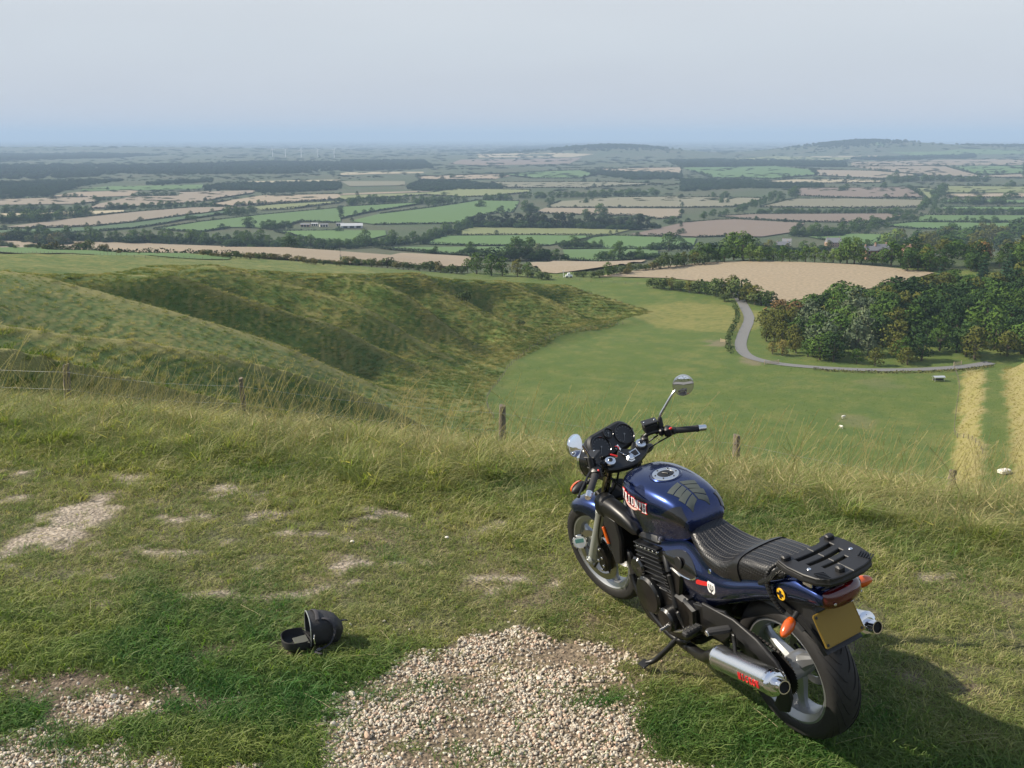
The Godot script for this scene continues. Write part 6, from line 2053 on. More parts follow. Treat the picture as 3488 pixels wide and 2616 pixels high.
func build_tank():
	var rows := []
	var n := 44
	for k in n + 1:
		var f := k / float(n)
		var x := lerpf(1.088, 0.535, f * 0.75 + 0.25 * (0.5 - 0.5 * cos(PI * f)))
		var ring := PackedVector3Array()
		for j in 65:
			ring.append(tank_point(x, 2.0 * j / 64.0))
		rows.append(ring)
	var g := Geo.new()
	g.loft(rows)
	var tank := bp("fuel_tank", g, "blue_paint", null, 60.0)
	tank.set_meta("label", "dark metallic blue fuel tank")
	# filler cap
	var ct := tank_point(0.827, 1.0)
	var cn := tank_normal(0.827, 1.0)
	var ring := Geo.new()
	ring.lathe(PackedVector2Array([Vector2(0.062, -0.004), Vector2(0.066, 0.001), Vector2(0.064, 0.005), Vector2(0.041, 0.006), Vector2(0.038, 0.002), Vector2(0.038, -0.004)]), ct, cn, 40, true)
	bp("filler_ring", ring, "polished_alloy", tank)
	var cap := Geo.new()
	cap.lathe(PackedVector2Array([Vector2(0.0385, 0.0), Vector2(0.0385, 0.003), Vector2(0.034, 0.006), Vector2(0.012, 0.0075), Vector2(0.001, 0.0075)]), ct, cn, 32)
	cap.box(Transform3D(Basis(Vector3.UP, 0.5), ct + cn * 0.009), Vector3(0.035, 0.006, 0.012), 0.002)
	bp("filler_cap", cap, "satin_black", tank)
	var bolts := Geo.new()
	for k in 6:
		var a := TAU * k / 6.0 + 0.3
		var u := cn.cross(Vector3(1, 0, 0)).normalized()
		bolts.add(drum(ct + (u * cos(a) + u.cross(cn) * sin(a)) * 0.052 + cn * 0.004, cn, 0.0045, 0.004, 8, 0.001))
	bp("filler_bolts", bolts, "satin_black", tank)
	var rimg := Geo.new()
	rimg.lathe(PackedVector2Array([Vector2(0.074, -0.006), Vector2(0.079, -0.001), Vector2(0.074, 0.003), Vector2(0.067, 0.0)]), ct, cn, 40, true)
	bp("filler_collar", rimg, "blue_paint", tank)
	# rubber grip pad: slanted bars behind the filler
	for k in 4:
		for side in [0, 1]:
			var x := 0.722 - k * 0.036
			var s0 := 0.985 if side == 0 else 1.005
			var s1 := 0.80 if side == 0 else 1.14
			var sh := -0.03
			bp("tank_pad", tank_patch([Vector2(x, s0), Vector2(x - 0.030, s0), Vector2(x - 0.030 + sh, lerpf(s0, s1, 0.72 - 0.08 * (k % 2))), Vector2(x + sh, lerpf(s0, s1, 0.80 - 0.08 * (k % 2)))], 0.0025, 4), "pad_rubber", tank)
	# knee pads
	for m in [0, 1]:
		var q := [Vector2(0.675, 0.53), Vector2(0.590, 0.80), Vector2(0.549, 0.72), Vector2(0.556, 0.38)]
		if m == 1:
			for k in 4:
				q[k] = Vector2(q[k].x, 2.0 - q[k].y)
		bp("knee_pad", tank_patch(q, 0.004, 6), "gloss_black", tank)
	# the name on the flanks, letter by letter round the curve, in outline
	for m in [0, 1]:
		var st := SurfaceTool.new()
		st.begin(Mesh.PRIMITIVE_TRIANGLES)
		var st2 := SurfaceTool.new()
		st2.begin(Mesh.PRIMITIVE_TRIANGLES)
		var word := "TRIUMPH"
		for k in 7:
			var f := k / 6.0
			var x := lerpf(0.965, 0.785, f) if m == 0 else lerpf(0.785, 0.965, f)
			var s := lerpf(0.60, 0.53, f) if m == 0 else lerpf(0.53, 0.60, f)
			if m == 1:
				s = 2.0 - s
			var nn := tank_normal(x, s)
			var right := (tank_point(x - 0.01, s) - tank_point(x + 0.01, s)) * (1.0 if m == 0 else -1.0)
			right = (right - nn * right.dot(nn)).normalized()
			var big := 0.066 if k == 0 or k == 6 else 0.054
			for z in 2:
				var tm := text_mesh(word[k], big * (1.16 if z == 0 else 1.0), 0.003)
				var tr := Transform3D(Basis(right * (0.68 if z == 0 else 0.62), nn.cross(right), nn), tank_point(x, s) + nn * (0.0022 + 0.0012 * z))
				(st if z == 0 else st2).append_from(tm, 0, tr)
		put("emblem_outline", st.commit(), M.decal_red, tank)
		put("emblem_letters", st2.commit(), M.decal_white, tank)
		var sw := Geo.new()
		var path := PackedVector3Array()
		for k in 15:
			var f := k / 14.0
			var x := lerpf(0.95, 0.82, f)
			var s := 0.545 - 0.13 * sin(PI * f) - 0.05 * f
			if m == 1:
				s = 2.0 - s
			path.append(tank_point(x, s) + tank_normal(x, s) * 0.0015)
		sw.tube(path, [0.002, 0.004, 0.005, 0.0055, 0.006, 0.006, 0.006, 0.006, 0.006, 0.006, 0.0055, 0.005, 0.004, 0.003, 0.0015], 6)
		bp("emblem_swoosh", sw, "decal_pink", tank)

# ------------------------------------------------ seat, bodywork, tail
const SEAT := [[0.575, 0.060, 0.802, 0.765], [0.555, 0.088, 0.822, 0.750], [0.50, 0.108, 0.800, 0.725], [0.43, 0.128, 0.778, 0.700], [0.35, 0.142, 0.772, 0.690], [0.28, 0.147, 0.782, 0.692], [0.225, 0.146, 0.808, 0.706], [0.18, 0.143, 0.840, 0.722], [0.12, 0.140, 0.858, 0.742], [0.04, 0.136, 0.870, 0.770], [-0.04, 0.128, 0.880, 0.792], [-0.095, 0.116, 0.882, 0.806], [-0.118, 0.095, 0.866, 0.815]]

func seat_point(x: float, s: float) -> Vector3:   # s -1 at the left lower edge, 0 on top, 1 at the right lower edge
	var a := absf(s)
	var w := cubic(SEAT, x, 1)
	var t := cubic(SEAT, x, 2)
	var b := cubic(SEAT, x, 3)
	var tab := [[0.0, 0.0, 1.0], [0.25, 0.42, 0.985], [0.5, 0.80, 0.90], [0.68, 0.97, 0.70], [0.82, 1.0, 0.40], [1.0, 0.93, 0.0]]
	var z := cubic(tab, a, 1) * w
	return Vector3(x, lerpf(b, t, cubic(tab, a, 2)), z * signf(s) if s != 0.0 else 0.0)

func seat_strip(x0: float, x1: float, lift: float, n: int) -> Geo:
	var rows := []
	for k in n + 1:
		var x := lerpf(x0, x1, k / float(n))
		var ring := PackedVector3Array()
		for j in 41:
			var p := seat_point(x, -1.0 + j / 20.0)
			var c := Vector3(x, cubic(SEAT, x, 3), 0)
			ring.append(p + (p - c).normalized() * lift)
		rows.append(ring)
	var g := Geo.new()
	g.loft(rows)
	return g

func build_seat():
	var seat := bp("seat", seat_strip(0.575, -0.118, 0.0, 46), "seat_vinyl", null, 60.0)
	seat.set_meta("label", "black perforated vinyl dual seat")
	var strap := seat_strip(0.205, 0.150, 0.006, 4)
	bp("seat_band", strap, "smooth_vinyl", seat, 60.0)
	for part in [[0.50, 0.212], [0.142, -0.10]]:
		for k in 9:
			var s := (k - 4) * 0.135
			var path := PackedVector3Array()
			for q in 13:
				var x := lerpf(part[0], part[1], q / 12.0)
				path.append(seat_point(x, s) + Vector3(0, 0.0004, 0))
			var g := Geo.new()
			g.tube(path, 0.0012, 4)
			bp("stitching", g, "thread", seat)
	var piping := Geo.new()
	var pp := PackedVector3Array()
	for j in 33:
		pp.append(seat_point(-0.104, -0.9 + 1.8 * j / 32.0) + Vector3(-0.002, 0.002, 0))
	piping.tube(pp, 0.0045, 6)
	bp("piping", piping, "satin_black", seat)

const PANEL := [[0.90, 0.668, 0.650, 0.148, 0.0], [0.84, 0.682, 0.628, 0.163, 0.006], [0.74, 0.702, 0.580, 0.172, 0.018], [0.65, 0.728, 0.528, 0.173, 0.036], [0.57, 0.752, 0.490, 0.170, 0.055], [0.50, 0.748, 0.472, 0.166, 0.050], [0.42, 0.722, 0.482, 0.163, 0.034], [0.34, 0.706, 0.520, 0.160, 0.024], [0.26, 0.710, 0.565, 0.158, 0.022], [0.18, 0.730, 0.608, 0.154, 0.020], [0.08, 0.768, 0.660, 0.148, 0.018], [-0.02, 0.800, 0.700, 0.141, 0.016], [-0.08, 0.815, 0.722, 0.135, 0.014]]

func panel_point(x: float, v: float) -> Vector3:   # v 0 at the lower edge, 1 at the upper edge
	var t := cubic(PANEL, x, 1)
	var b := cubic(PANEL, x, 2)
	var z := cubic(PANEL, x, 3)
	var tuck := cubic(PANEL, x, 4)
	var inward := tuck * smoothstep(0.62, 1.0, v) + 0.028 * pow(clampf(1.0 - 2.2 * v, 0, 1), 1.6)
	return Vector3(x, lerpf(b, t, v), -(z - inward))

func build_bodywork():
	var rows := []
	for k in 41:
		var x := lerpf(0.90, -0.08, k / 40.0)
		var ring := PackedVector3Array()
		for j in 15:
			ring.append(panel_point(x, j / 14.0))
		for j in 15:
			ring.append(panel_point(x, 1.0 - j / 14.0) + Vector3(0, 0, 0.012))
		rows.append(ring)
	var g := Geo.new()
	g.loft(rows)
	var left := bp("side_panel", g, "blue_paint", null, 60.0)
	var right := bp("side_panel", g.mirrored(), "blue_paint", null, 60.0)
	# dark inlet cover let into the panel below the seat nose
	for m in [1.0, -1.0]:
		var root: Node = left if m > 0 else right
		var q := func(gg: Geo) -> Geo: return gg if m > 0 else gg.mirrored()
		var inlet := Geo.new()
		var rr := []
		for k in 12:
			var x := lerpf(0.735, 0.438, k / 11.0)
			var hi := cubic([[0.735, 0.56], [0.70, 0.74], [0.62, 0.84], [0.54, 0.86], [0.47, 0.80], [0.438, 0.70]], x, 1)
			var lo := cubic([[0.735, 0.52], [0.66, 0.46], [0.56, 0.46], [0.47, 0.52], [0.438, 0.62]], x, 1)
			var ring := PackedVector3Array()
			for j in 5:
				ring.append(panel_point(x, lerpf(lo, hi, j / 4.0)) + Vector3(0, 0, -0.003))
			for j in 5:
				ring.append(panel_point(x, lerpf(hi, lo, j / 4.0)) + Vector3(0, 0, 0.004))
			rr.append(ring)
		inlet.loft(rr)
		bp("inlet_cover", q.call(inlet), "gloss_black", root, 50.0)
		var trim := Geo.new()
		var tp := PackedVector3Array()
		for k in 12:
			var x := lerpf(0.66, 0.438, k / 11.0)
			tp.append(panel_point(x, cubic([[0.735, 0.52], [0.66, 0.46], [0.56, 0.46], [0.47, 0.52], [0.438, 0.64]], x, 1)) + Vector3(0, 0, -0.004))
		trim.tube(tp, 0.004, 6)
		bp("trim_strip", q.call(trim), "chrome", root)
		var lock := drum(panel_point(0.56, 0.68) + Vector3(0, 0, -0.002), Vector3(0.05, 0.1, -1), 0.030, 0.006, 20, 0.002)
		bp("inlet_port", q.call(lock), "plastic_black", root)
		bp("seat_lock", q.call(drum(panel_point(0.365, 0.90) + Vector3(0, 0, 0.002), Vector3(0.05, 0.3, -1), 0.011, 0.006, 14, 0.002)), "chrome", root)
	# stickers on the left panel
	var red := Geo.new()
	var rp := []
	for k in 6:
		var x := lerpf(0.445, 0.345, k / 5.0)
		var ring := PackedVector3Array()
		for j in [0.505, 0.60]:
			ring.append(panel_point(x, j + 0.10 * k / 5.0) + Vector3(0, 0, -0.0016))
		for j in [0.60, 0.505]:
			ring.append(panel_point(x, j + 0.10 * k / 5.0) + Vector3(0, 0, 0.001))
		rp.append(ring)
	red.loft(rp)
	bp("red_sticker", red, "decal_red", left)
	var sh := Geo.new()
	var f := look(panel_point(0.337, 0.57) + Vector3(0, 0, -0.001), Vector3(0, 0.06, -1))
	sh.slab(PackedVector2Array([Vector2(-0.022, 0.026), Vector2(-0.027, 0.018), Vector2(-0.026, -0.012), Vector2(-0.016, -0.026), Vector2(0.016, -0.026), Vector2(0.026, -0.012), Vector2(0.027, 0.018), Vector2(0.022, 0.026)]), f, 0.003)
	bp("white_sticker", sh, "decal_white", left)
	var tri2 := Geo.new()
	var ff := f.translated_local(Vector3(0, 0, 0.002))
	tri2.slab(PackedVector2Array([Vector2(-0.002, -0.033), Vector2(0.002, -0.033), Vector2(0.002, 0.018), Vector2(-0.002, 0.018)]), ff, 0.002)
	tri2.slab(PackedVector2Array([Vector2(-0.016, 0.016), Vector2(-0.016, -0.004), Vector2(-0.009, -0.014), Vector2(0.009, -0.014), Vector2(0.016, -0.004), Vector2(0.016, 0.016), Vector2(0.012, 0.016), Vector2(0.012, -0.002), Vector2(0.007, -0.009), Vector2(-0.007, -0.009), Vector2(-0.012, -0.002), Vector2(-0.012, 0.016)]), ff, 0.0022)
	bp("fork_symbol", tri2, "gloss_black", left)
	# tail cowl
	var tab := [[0.03, 0.138, 0.800, 0.700], [-0.04, 0.136, 0.835, 0.715], [-0.10, 0.131, 0.862, 0.730], [-0.16, 0.125, 0.872, 0.748], [-0.22, 0.120, 0.872, 0.762], [-0.27, 0.116, 0.868, 0.772], [-0.298, 0.112, 0.862, 0.778], [-0.312, 0.104, 0.856, 0.784]]
	var tr := []
	for k in 25:
		var x := lerpf(0.03, -0.312, k / 24.0)
		var w := cubic(tab, x, 1)
		var t := cubic(tab, x, 2)
		var b := cubic(tab, x, 3)
		var ring := PackedVector3Array()
		for j in 28:
			var a := TAU * j / 28.0
			var cs := cos(a)
			var sn := sin(a)
			ring.append(Vector3(x, (t + b) / 2 + (t - b) / 2 * signf(sn) * pow(absf(sn), 0.75), w * signf(cs) * pow(absf(cs), 0.6)))
		tr.append(ring)
	var tg := Geo.new()
	tg.loft(tr)
	var tail := bp("tail_cowl", tg, "blue_paint", null, 60.0)
	var ys := drum(Vector3(-0.103, 0.778, -0.1295), Vector3(0.03, 0.02, -1), 0.027, 0.004, 28, 0.001)
	bp("round_sticker", ys, "decal_yellow", tail)
	var cross := Geo.new()
	var cf := look(Vector3(-0.103, 0.778, -0.1345), Vector3(0.03, 0.02, -1))
	cross.slab(PackedVector2Array([Vector2(-0.006, 0.018), Vector2(0.006, 0.018), Vector2(0.006, 0.006), Vector2(0.018, 0.006), Vector2(0.018, -0.006), Vector2(0.006, -0.006), Vector2(0.006, -0.018), Vector2(-0.006, -0.018), Vector2(-0.006, -0.006), Vector2(-0.018, -0.006), Vector2(-0.018, 0.006), Vector2(-0.006, 0.006)]), cf, 0.002)
	bp("cross_symbol", cross, "gloss_black", tail)
	# tail light: a wide lens wrapped round the end of the cowl
	var lr := []
	for k in 19:
		var a := -PI / 2 + PI * k / 18.0
		var z := 0.100 * sin(a)
		var q := pow(maxf(cos(a), 0.0), 0.45)
		var ring := PackedVector3Array()
		for j in 20:
			var b := TAU * j / 20.0
			ring.append(Vector3(-0.322 + 0.030 * (1.0 - cos(a)) + 0.030 * q * cos(b), 0.818 + 0.046 * q * sin(b), z))
		lr.append(ring)
	var lg := Geo.new()
	lg.loft(lr)
	var light := bp("tail_light", lg, "red_lens", null, 60.0)
	for s in [-1.0, 1.0]:
		bp("lens_screw", drum(Vector3(-0.346, 0.812, s * 0.068), Vector3(-1, 0, s * 0.3), 0.006, 0.004, 10, 0.001), "polished_alloy", light)
	var seal := Geo.new()
	var sr := PackedVector3Array()
	for j in 37:
		var a := TAU * j / 36.0
		sr.append(Vector3(-0.305 + 0.022 * absf(cos(a)), 0.818 + 0.047 * sin(a), 0.097 * signf(cos(a)) * pow(absf(cos(a)), 0.45)))
	seal.tube(sr, 0.005, 6, false)
	bp("lens_seal", seal, "plastic_black", light)

func indicator(at: Vector3, root_at: Vector3, back: float, label: String, turned: bool):
	var g := Geo.new()
	var d := Vector3(-back, 0.05, signf(at.z) * 0.35).normalized()
	var outw := (at - root_at).normalized()
	var rows := []
	for r in [[-0.034, 0.012], [-0.026, 0.022], [-0.006, 0.027], [0.016, 0.024], [0.034, 0.016], [0.042, 0.006]]:
		var ring := PackedVector3Array()
		var u := outw.cross(Vector3.UP).normalized()
		for j in 14:
			var a := TAU * j / 14.0
			ring.append(at + outw * r[0] * 1.15 + (u * cos(a) * 0.95 + Vector3.UP * sin(a)) * r[1])
		rows.append(ring)
	g.loft(rows)
	if turned:
		steered(g)
	var o := bp("indicator", g, "orange_lens" if not turned else "plastic_black", null, 60.0)
	o.set_meta("label", label)
	var st := Geo.new()
	var path := PackedVector3Array()
	var rad := []
	for k in 13:
		path.append(root_at.lerp(at - outw * 0.036, k / 12.0))
		rad.append(0.012 if k % 2 == 0 else 0.0095)
	st.tube(path, rad, 10)
	if turned:
		steered(st)
	bp("stem", st, "plastic_black", o)
	if turned:
		var lens := Geo.new()
		var ax := Vector3(1, 0.05, 0)
		var lr := []
		for r in [[0.0, 0.027], [0.012, 0.026], [0.02, 0.018], [0.023, 0.006]]:
			var ring := PackedVector3Array()
			for j in 16:
				var a := TAU * j / 16.0
				ring.append(at + ax * (0.012 + r[0]) + outw * cos(a) * r[1] * 1.6 + Vector3.UP * sin(a) * r[1])
			lr.append(ring)
		lens.loft(lr)
		bp("lens", steered(lens), "orange_lens", o, 60.0)

func build_rack():
	# a moulded plate with three curved slots, tabs at the front and rubber buttons
	var half := []
	var outline := PackedVector2Array([Vector2(-0.150, 0.0), Vector2(-0.152, 0.045), Vector2(-0.145, 0.075), Vector2(-0.122, 0.092), Vector2(-0.118, 0.120), Vector2(-0.135, 0.140), Vector2(-0.20, 0.152), Vector2(-0.29, 0.150), Vector2(-0.35, 0.138), Vector2(-0.392, 0.108), Vector2(-0.405, 0.06), Vector2(-0.408, 0.0)])
	var plates := [outline]
	for s in [[-0.200, 0.024, 0.092], [-0.258, 0.022, 0.085], [-0.310, 0.018, 0.060]]:
		var slot := PackedVector2Array()
		for k in 8:
			var z: float = -0.02 + (s[2] + 0.02) * k / 7.0
			slot.append(Vector2(s[0] + s[1] / 2 + 0.9 * z * z, z))
		for k in 8:
			var z: float = s[2] - (s[2] + 0.02) * k / 7.0
			slot.append(Vector2(s[0] - s[1] / 2 + 0.9 * z * z, z))
		var next := []
		for p in plates:
			for r in Geometry2D.clip_polygons(p, slot):
				if not Geometry2D.is_polygon_clockwise(r):
					next.append(r)
		plates = next
	var g := Geo.new()
	for m in [1.0, -1.0]:
		for p in plates:
			var q := PackedVector2Array()
			for v in p:
				q.append(Vector2(v.x, v.y))
			g.slab(q, Transform3D(Basis(Vector3(1, 0, 0), Vector3(0, 0, m), Vector3(0, -m, 0)), Vector3(0, 0.938, 0)), 0.022, 0.003)
	var skirt := Geo.new()
	for m in [1.0, -1.0]:
		var path := PackedVector3Array()
		for k in range(5, 12):
			path.append(Vector3(outline[k].x + 0.006, 0.926, m * (outline[k].y - 0.006)))
		skirt.tube(path, 0.010, 8, true, 1.6)
	g.add(skirt)
	var tilt := Transform3D(Basis(Vector3(0, 0, 1), -0.02), Vector3(0, -0.004, 0))
	g.apply(tilt)
	var rack := bp("luggage_rack", g, "plastic_black", null, 25.0)
	rack.set_meta("label", "black plastic luggage rack with curved slots over the tail")
	for z in [-0.115, 0.115]:
		bp("tab", block(Vector3(-0.137, 0.956, z), Vector3(0.03, 0.022, 0.035), 0.005), "plastic_black", rack)
		bp("bolt", drum(Vector3(-0.262, 0.950, z * 0.95), Vector3.UP, 0.009, 0.004, 12, 0.001), "polished_alloy", rack)
		var gr := Geo.new()
		for k in 6:
			gr.box(Transform3D(Basis(Vector3.UP, 0.5 * signf(z)), Vector3(-0.335 + 0.011 * (k - 3), 0.9555, z * (1.02 - 0.02 * k))), Vector3(0.004, 0.003, 0.04), 0.0)
		bp("grip_ribs", gr, "satin_black", rack)
		var stay := Geo.new()
		stay.tube(curve([[0.0, 0.795, z * 1.28], [-0.06, 0.84, z * 1.28], [-0.12, 0.905, z * 1.15], [-0.17, 0.918, z * 1.05], [-0.25, 0.915, z * 0.95]], 5), 0.015, 8, true, 0.8)
		bp("stay", stay, "satin_black", rack)
		bp("stay_bracket", block(Vector3(-0.24, 0.888, z * 0.9), Vector3(0.05, 0.05, 0.012), 0.004), "brushed_alloy", rack)
	bp("latch", block(Vector3(-0.352, 0.962, -0.035), Vector3(0.034, 0.026, 0.03), 0.006), "plastic_black", rack)
	# corrugated bungee hose round the back of the seat
	var hose := Geo.new()
	var hp := curve([[-0.105, 0.87, 0.13], [-0.112, 0.905, 0.07], [-0.105, 0.912, -0.02], [-0.085, 0.905, -0.09], [-0.055, 0.878, -0.135], [-0.050, 0.83, -0.152], [-0.062, 0.77, -0.150], [-0.085, 0.715, -0.136], [-0.10, 0.685, -0.12]], 12)
	var hr := []
	for k in hp.size():
		hr.append(0.0105 if k % 3 != 0 else 0.0085)
	hose.tube(hp, hr, 10)
	bp("bungee_hose", hose, "plastic_black", null, 25.0)

# ------------------------------------------------ rear: plate, mudguard, swingarm, silencers
func build_rear():
	wheel("rear_wheel", 0.0, 0.322, 0.325, 0.160, 0.238, false, "wide rear wheel with silver three-spoke rim")
	# inner mudguard and plate carrier
	var mg := Geo.new()
	var rows := []
	for k in 15:
		var a := lerpf(0.75, 2.45, k / 14.0)
		var ring := PackedVector3Array()
		for e in [[0.36, 0.088], [0.40, 0.095], [0.405, 0.06], [0.405, 0.0]]:
			ring.append(Vector3(cos(a) * e[0], 0.322 + sin(a) * e[0] * 0.98, -e[1]))
		for e in [[0.405, 0.06], [0.40, 0.095], [0.36, 0.088]]:
			ring.append(Vector3(cos(a) * e[0], 0.322 + sin(a) * e[0] * 0.98, e[1]))
		for e in [[0.355, 0.08], [0.39, 0.06], [0.39, -0.06], [0.355, -0.08]]:
			ring.append(Vector3(cos(a) * e[0], 0.322 + sin(a) * e[0] * 0.98, e[1]))
		rows.append(ring)
	mg.loft(rows)
	bp("rear_mudguard", mg, "plastic_black", null, 50.0)
	var ca := Geo.new()
	ca.slab(PackedVector2Array([Vector2(-0.20, 0.765), Vector2(-0.03, 0.72), Vector2(-0.10, 0.68), Vector2(-0.245, 0.64), Vector2(-0.305, 0.575), Vector2(-0.295, 0.60), Vector2(-0.232, 0.755)]), Transform3D.IDENTITY, 0.17, 0.006)
	bp("plate_carrier", ca, "plastic_black")
	var pm := Geo.new()
	var pf := look(Vector3(-0.288, 0.652, 0.0), Vector3(-0.87, 0.48, 0.0))
	pm.slab(PackedVector2Array([Vector2(-0.104, -0.048), Vector2(-0.097, -0.055), Vector2(0.097, -0.055), Vector2(0.104, -0.048), Vector2(0.104, 0.080), Vector2(0.097, 0.087), Vector2(-0.097, 0.087), Vector2(-0.104, 0.080)]), pf, 0.004, 0.001)
	var plate := bp("number_plate", pm, "plate_yellow")
	plate.set_meta("label", "plain amber number plate without characters")
	for q in [[-0.09, -0.042], [0.09, -0.042], [-0.09, 0.073], [0.09, 0.073]]:
		bp("plate_bolt", drum(pf * Vector3(q[0], q[1], 0.002), pf.basis.z, 0.006, 0.003, 8, 0.001), "satin_black", plate)
	var edge := Geo.new()
	var ep := PackedVector3Array()
	for q in [[-0.100, -0.051], [0.100, -0.051], [0.100, 0.083], [-0.100, 0.083], [-0.100, -0.051]]:
		ep.append(pf * Vector3(q[0], q[1], 0.002))
	edge.tube(ep, 0.002, 4)
	bp("plate_edge", edge, "plate_yellow", plate)
	indicator(Vector3(-0.205, 0.700, -0.195), Vector3(-0.185, 0.725, -0.125), 1.0, "orange rear indicator on the left", false)
	indicator(Vector3(-0.205, 0.735, 0.205), Vector3(-0.185, 0.740, 0.125), 1.0, "orange rear indicator on the right", false)
	# swingarm: deep black beams either side, with the chain guard on the left
	for s in [-1.0, 1.0]:
		var arm := Geo.new()
		arm.slab(PackedVector2Array([Vector2(0.56, 0.47), Vector2(0.30, 0.475), Vector2(0.14, 0.465), Vector2(0.03, 0.425), Vector2(-0.05, 0.375), Vector2(-0.085, 0.32), Vector2(-0.07, 0.275), Vector2(-0.02, 0.262), Vector2(0.06, 0.285), Vector2(0.20, 0.36), Vector2(0.36, 0.385), Vector2(0.56, 0.39)]), Transform3D(Basis.IDENTITY, Vector3(0, 0, s * 0.125)), 0.042, 0.010)
		var o := bp("swingarm_beam", arm, "satin_black", null, 50.0)
		bp("axle_nut", drum(Vector3(0, 0.322, s * 0.142), Vector3(0, 0, s), 0.021, 0.016, 6, 0.002), "polished_alloy", o)
		var adj := drum(Vector3(0, 0.322, s * 0.128), Vector3(0, 0, s), 0.050, 0.020, 28, 0.004)
		bp("axle_adjuster", adj, "engine_black", o)
	bp("rear_axle", rod(Vector3(0, 0.322, -0.15), Vector3(0, 0.322, 0.15), 0.011), "polished_alloy")
	var hug := Geo.new()
	var hrws := []
	for k in 13:
		var a := lerpf(0.55, 2.1, k / 12.0)
		var ring := PackedVector3Array()
		for e in [[0.338, -0.098], [0.352, -0.09], [0.352, -0.04], [0.352, 0.04], [0.352, 0.09], [0.338, 0.098], [0.344, 0.05], [0.344, -0.05]]:
			ring.append(Vector3(cos(a) * e[0], 0.322 + sin(a) * e[0], e[1]))
		hrws.append(ring)
	hug.loft(hrws)
	bp("hugger", hug, "satin_black", null, 50.0)
	var cg := Geo.new()
	cg.slab(PackedVector2Array([Vector2(0.42, 0.515), Vector2(0.20, 0.530), Vector2(0.05, 0.502), Vector2(-0.06, 0.450), Vector2(-0.125, 0.375), Vector2(-0.142, 0.30), Vector2(-0.115, 0.22), Vector2(-0.06, 0.195), Vector2(-0.025, 0.215), Vector2(-0.05, 0.27), Vector2(-0.052, 0.33), Vector2(-0.015, 0.38), Vector2(0.06, 0.415), Vector2(0.20, 0.445), Vector2(0.42, 0.43)]), Transform3D(Basis.IDENTITY, Vector3(0, 0, -0.160)), 0.022, 0.006)
	bp("chain_guard", cg, "plastic_black", null, 50.0)
	var ch := Geo.new()
	for y in [0.43, 0.225]:
		for k in 22:
			var f := k / 21.0
			ch.box(Transform3D(Basis(Vector3(0, 0, 1), 0.04 if y > 0.3 else -0.28), Vector3(lerpf(0.50, 0.0, f), lerpf(0.45 if y > 0.3 else 0.36, y, f), -0.092)), Vector3(0.019, 0.012, 0.016), 0.003)
	bp("chain", ch, "chain_steel")
	# silencers
	for s in [-1.0, 1.0]:
		var up := 0.0 if s < 0 else 0.045
		var a := Vector3(0.235, 0.352 + up, s * 0.235)
		var b := Vector3(-0.165, 0.440 + up, s * 0.255)
		var d := (b - a).normalized()
		var can := Geo.new()
		can.lathe(PackedVector2Array([Vector2(0.024, -0.05), Vector2(0.030, -0.035), Vector2(0.052, 0.0), Vector2(0.057, 0.004), Vector2(0.057, 0.014), Vector2(0.0555, 0.016), Vector2(0.0555, a.distance_to(b) - 0.02)]), a, d, 40)
		var o := bp("silencer", can, "brushed_alloy", null, 30.0)
		o.set_meta("label", "polished alloy silencer on the %s side" % ("left" if s < 0 else "right"))
		var cap := Geo.new()
		cap.lathe(PackedVector2Array([Vector2(0.0565, -0.022), Vector2(0.0575, -0.018), Vector2(0.0575, -0.004), Vector2(0.052, 0.004), Vector2(0.040, 0.010), Vector2(0.028, 0.010)]), b, d, 40)
		bp("end_cap", cap, "chrome", o, 30.0)
		var tip := Geo.new()
		tip.lathe(PackedVector2Array([Vector2(0.027, 0.0), Vector2(0.027, 0.055), Vector2(0.0285, 0.060), Vector2(0.024, 0.060), Vector2(0.024, 0.01)]), b, d, 28)
		bp("outlet", tip, "chrome", o, 30.0)
		bp("outlet_bore", drum(b + d * 0.030, d, 0.0238, 0.022, 24, 0.001), "tyre_groove", o)
		for k in 5:
			var an := TAU * k / 5.0 + 0.4
			var u := d.cross(Vector3.UP).normalized()
			bp("rivet", drum(b + d * 0.004 + (u * cos(an) + u.cross(d) * sin(an)) * 0.043, d, 0.004, 0.004, 8, 0.001), "satin_black", o)
		bp("hanger", block(a.lerp(b, 0.22) + Vector3(0, 0.085, -s * 0.03), Vector3(0.02, 0.09, 0.012), 0.003), "satin_black", o)
		# lettering wrapped onto the outside of the can
		var st := SurfaceTool.new()
		st.begin(Mesh.PRIMITIVE_TRIANGLES)
		var word := "MICRON"
		var pitch := 0.062
		for k in 6:
			var along_ := a.lerp(b, (0.57 + pitch * k) if s < 0 else (0.88 - pitch * k))
			var nn := (Vector3(0, 0.05, s) - d * d.dot(Vector3(0, 0.05, s))).normalized()
			var rt := d if s < 0 else -d
			st.append_from(text_mesh(word[k], 0.042, 0.003, "Droid Sans"), 0, Transform3D(Basis(rt * 0.60, nn.cross(rt) * 1.0, nn), along_ + nn * 0.0560))
		put("lettering", st.commit(), M.decal_red, o)
		# pipe from under the engine
		var lp := Geo.new()
		lp.tube(curve([[0.96, 0.20, s * 0.10], [0.75, 0.165, s * 0.13], [0.55, 0.185, s * 0.155], [0.40, 0.25, s * 0.20], [0.30, 0.325 + up, s * 0.230], [0.20, 0.358 + up, s * 0.237]], 6), 0.026, 14)
		bp("exhaust_pipe", lp, "satin_black")

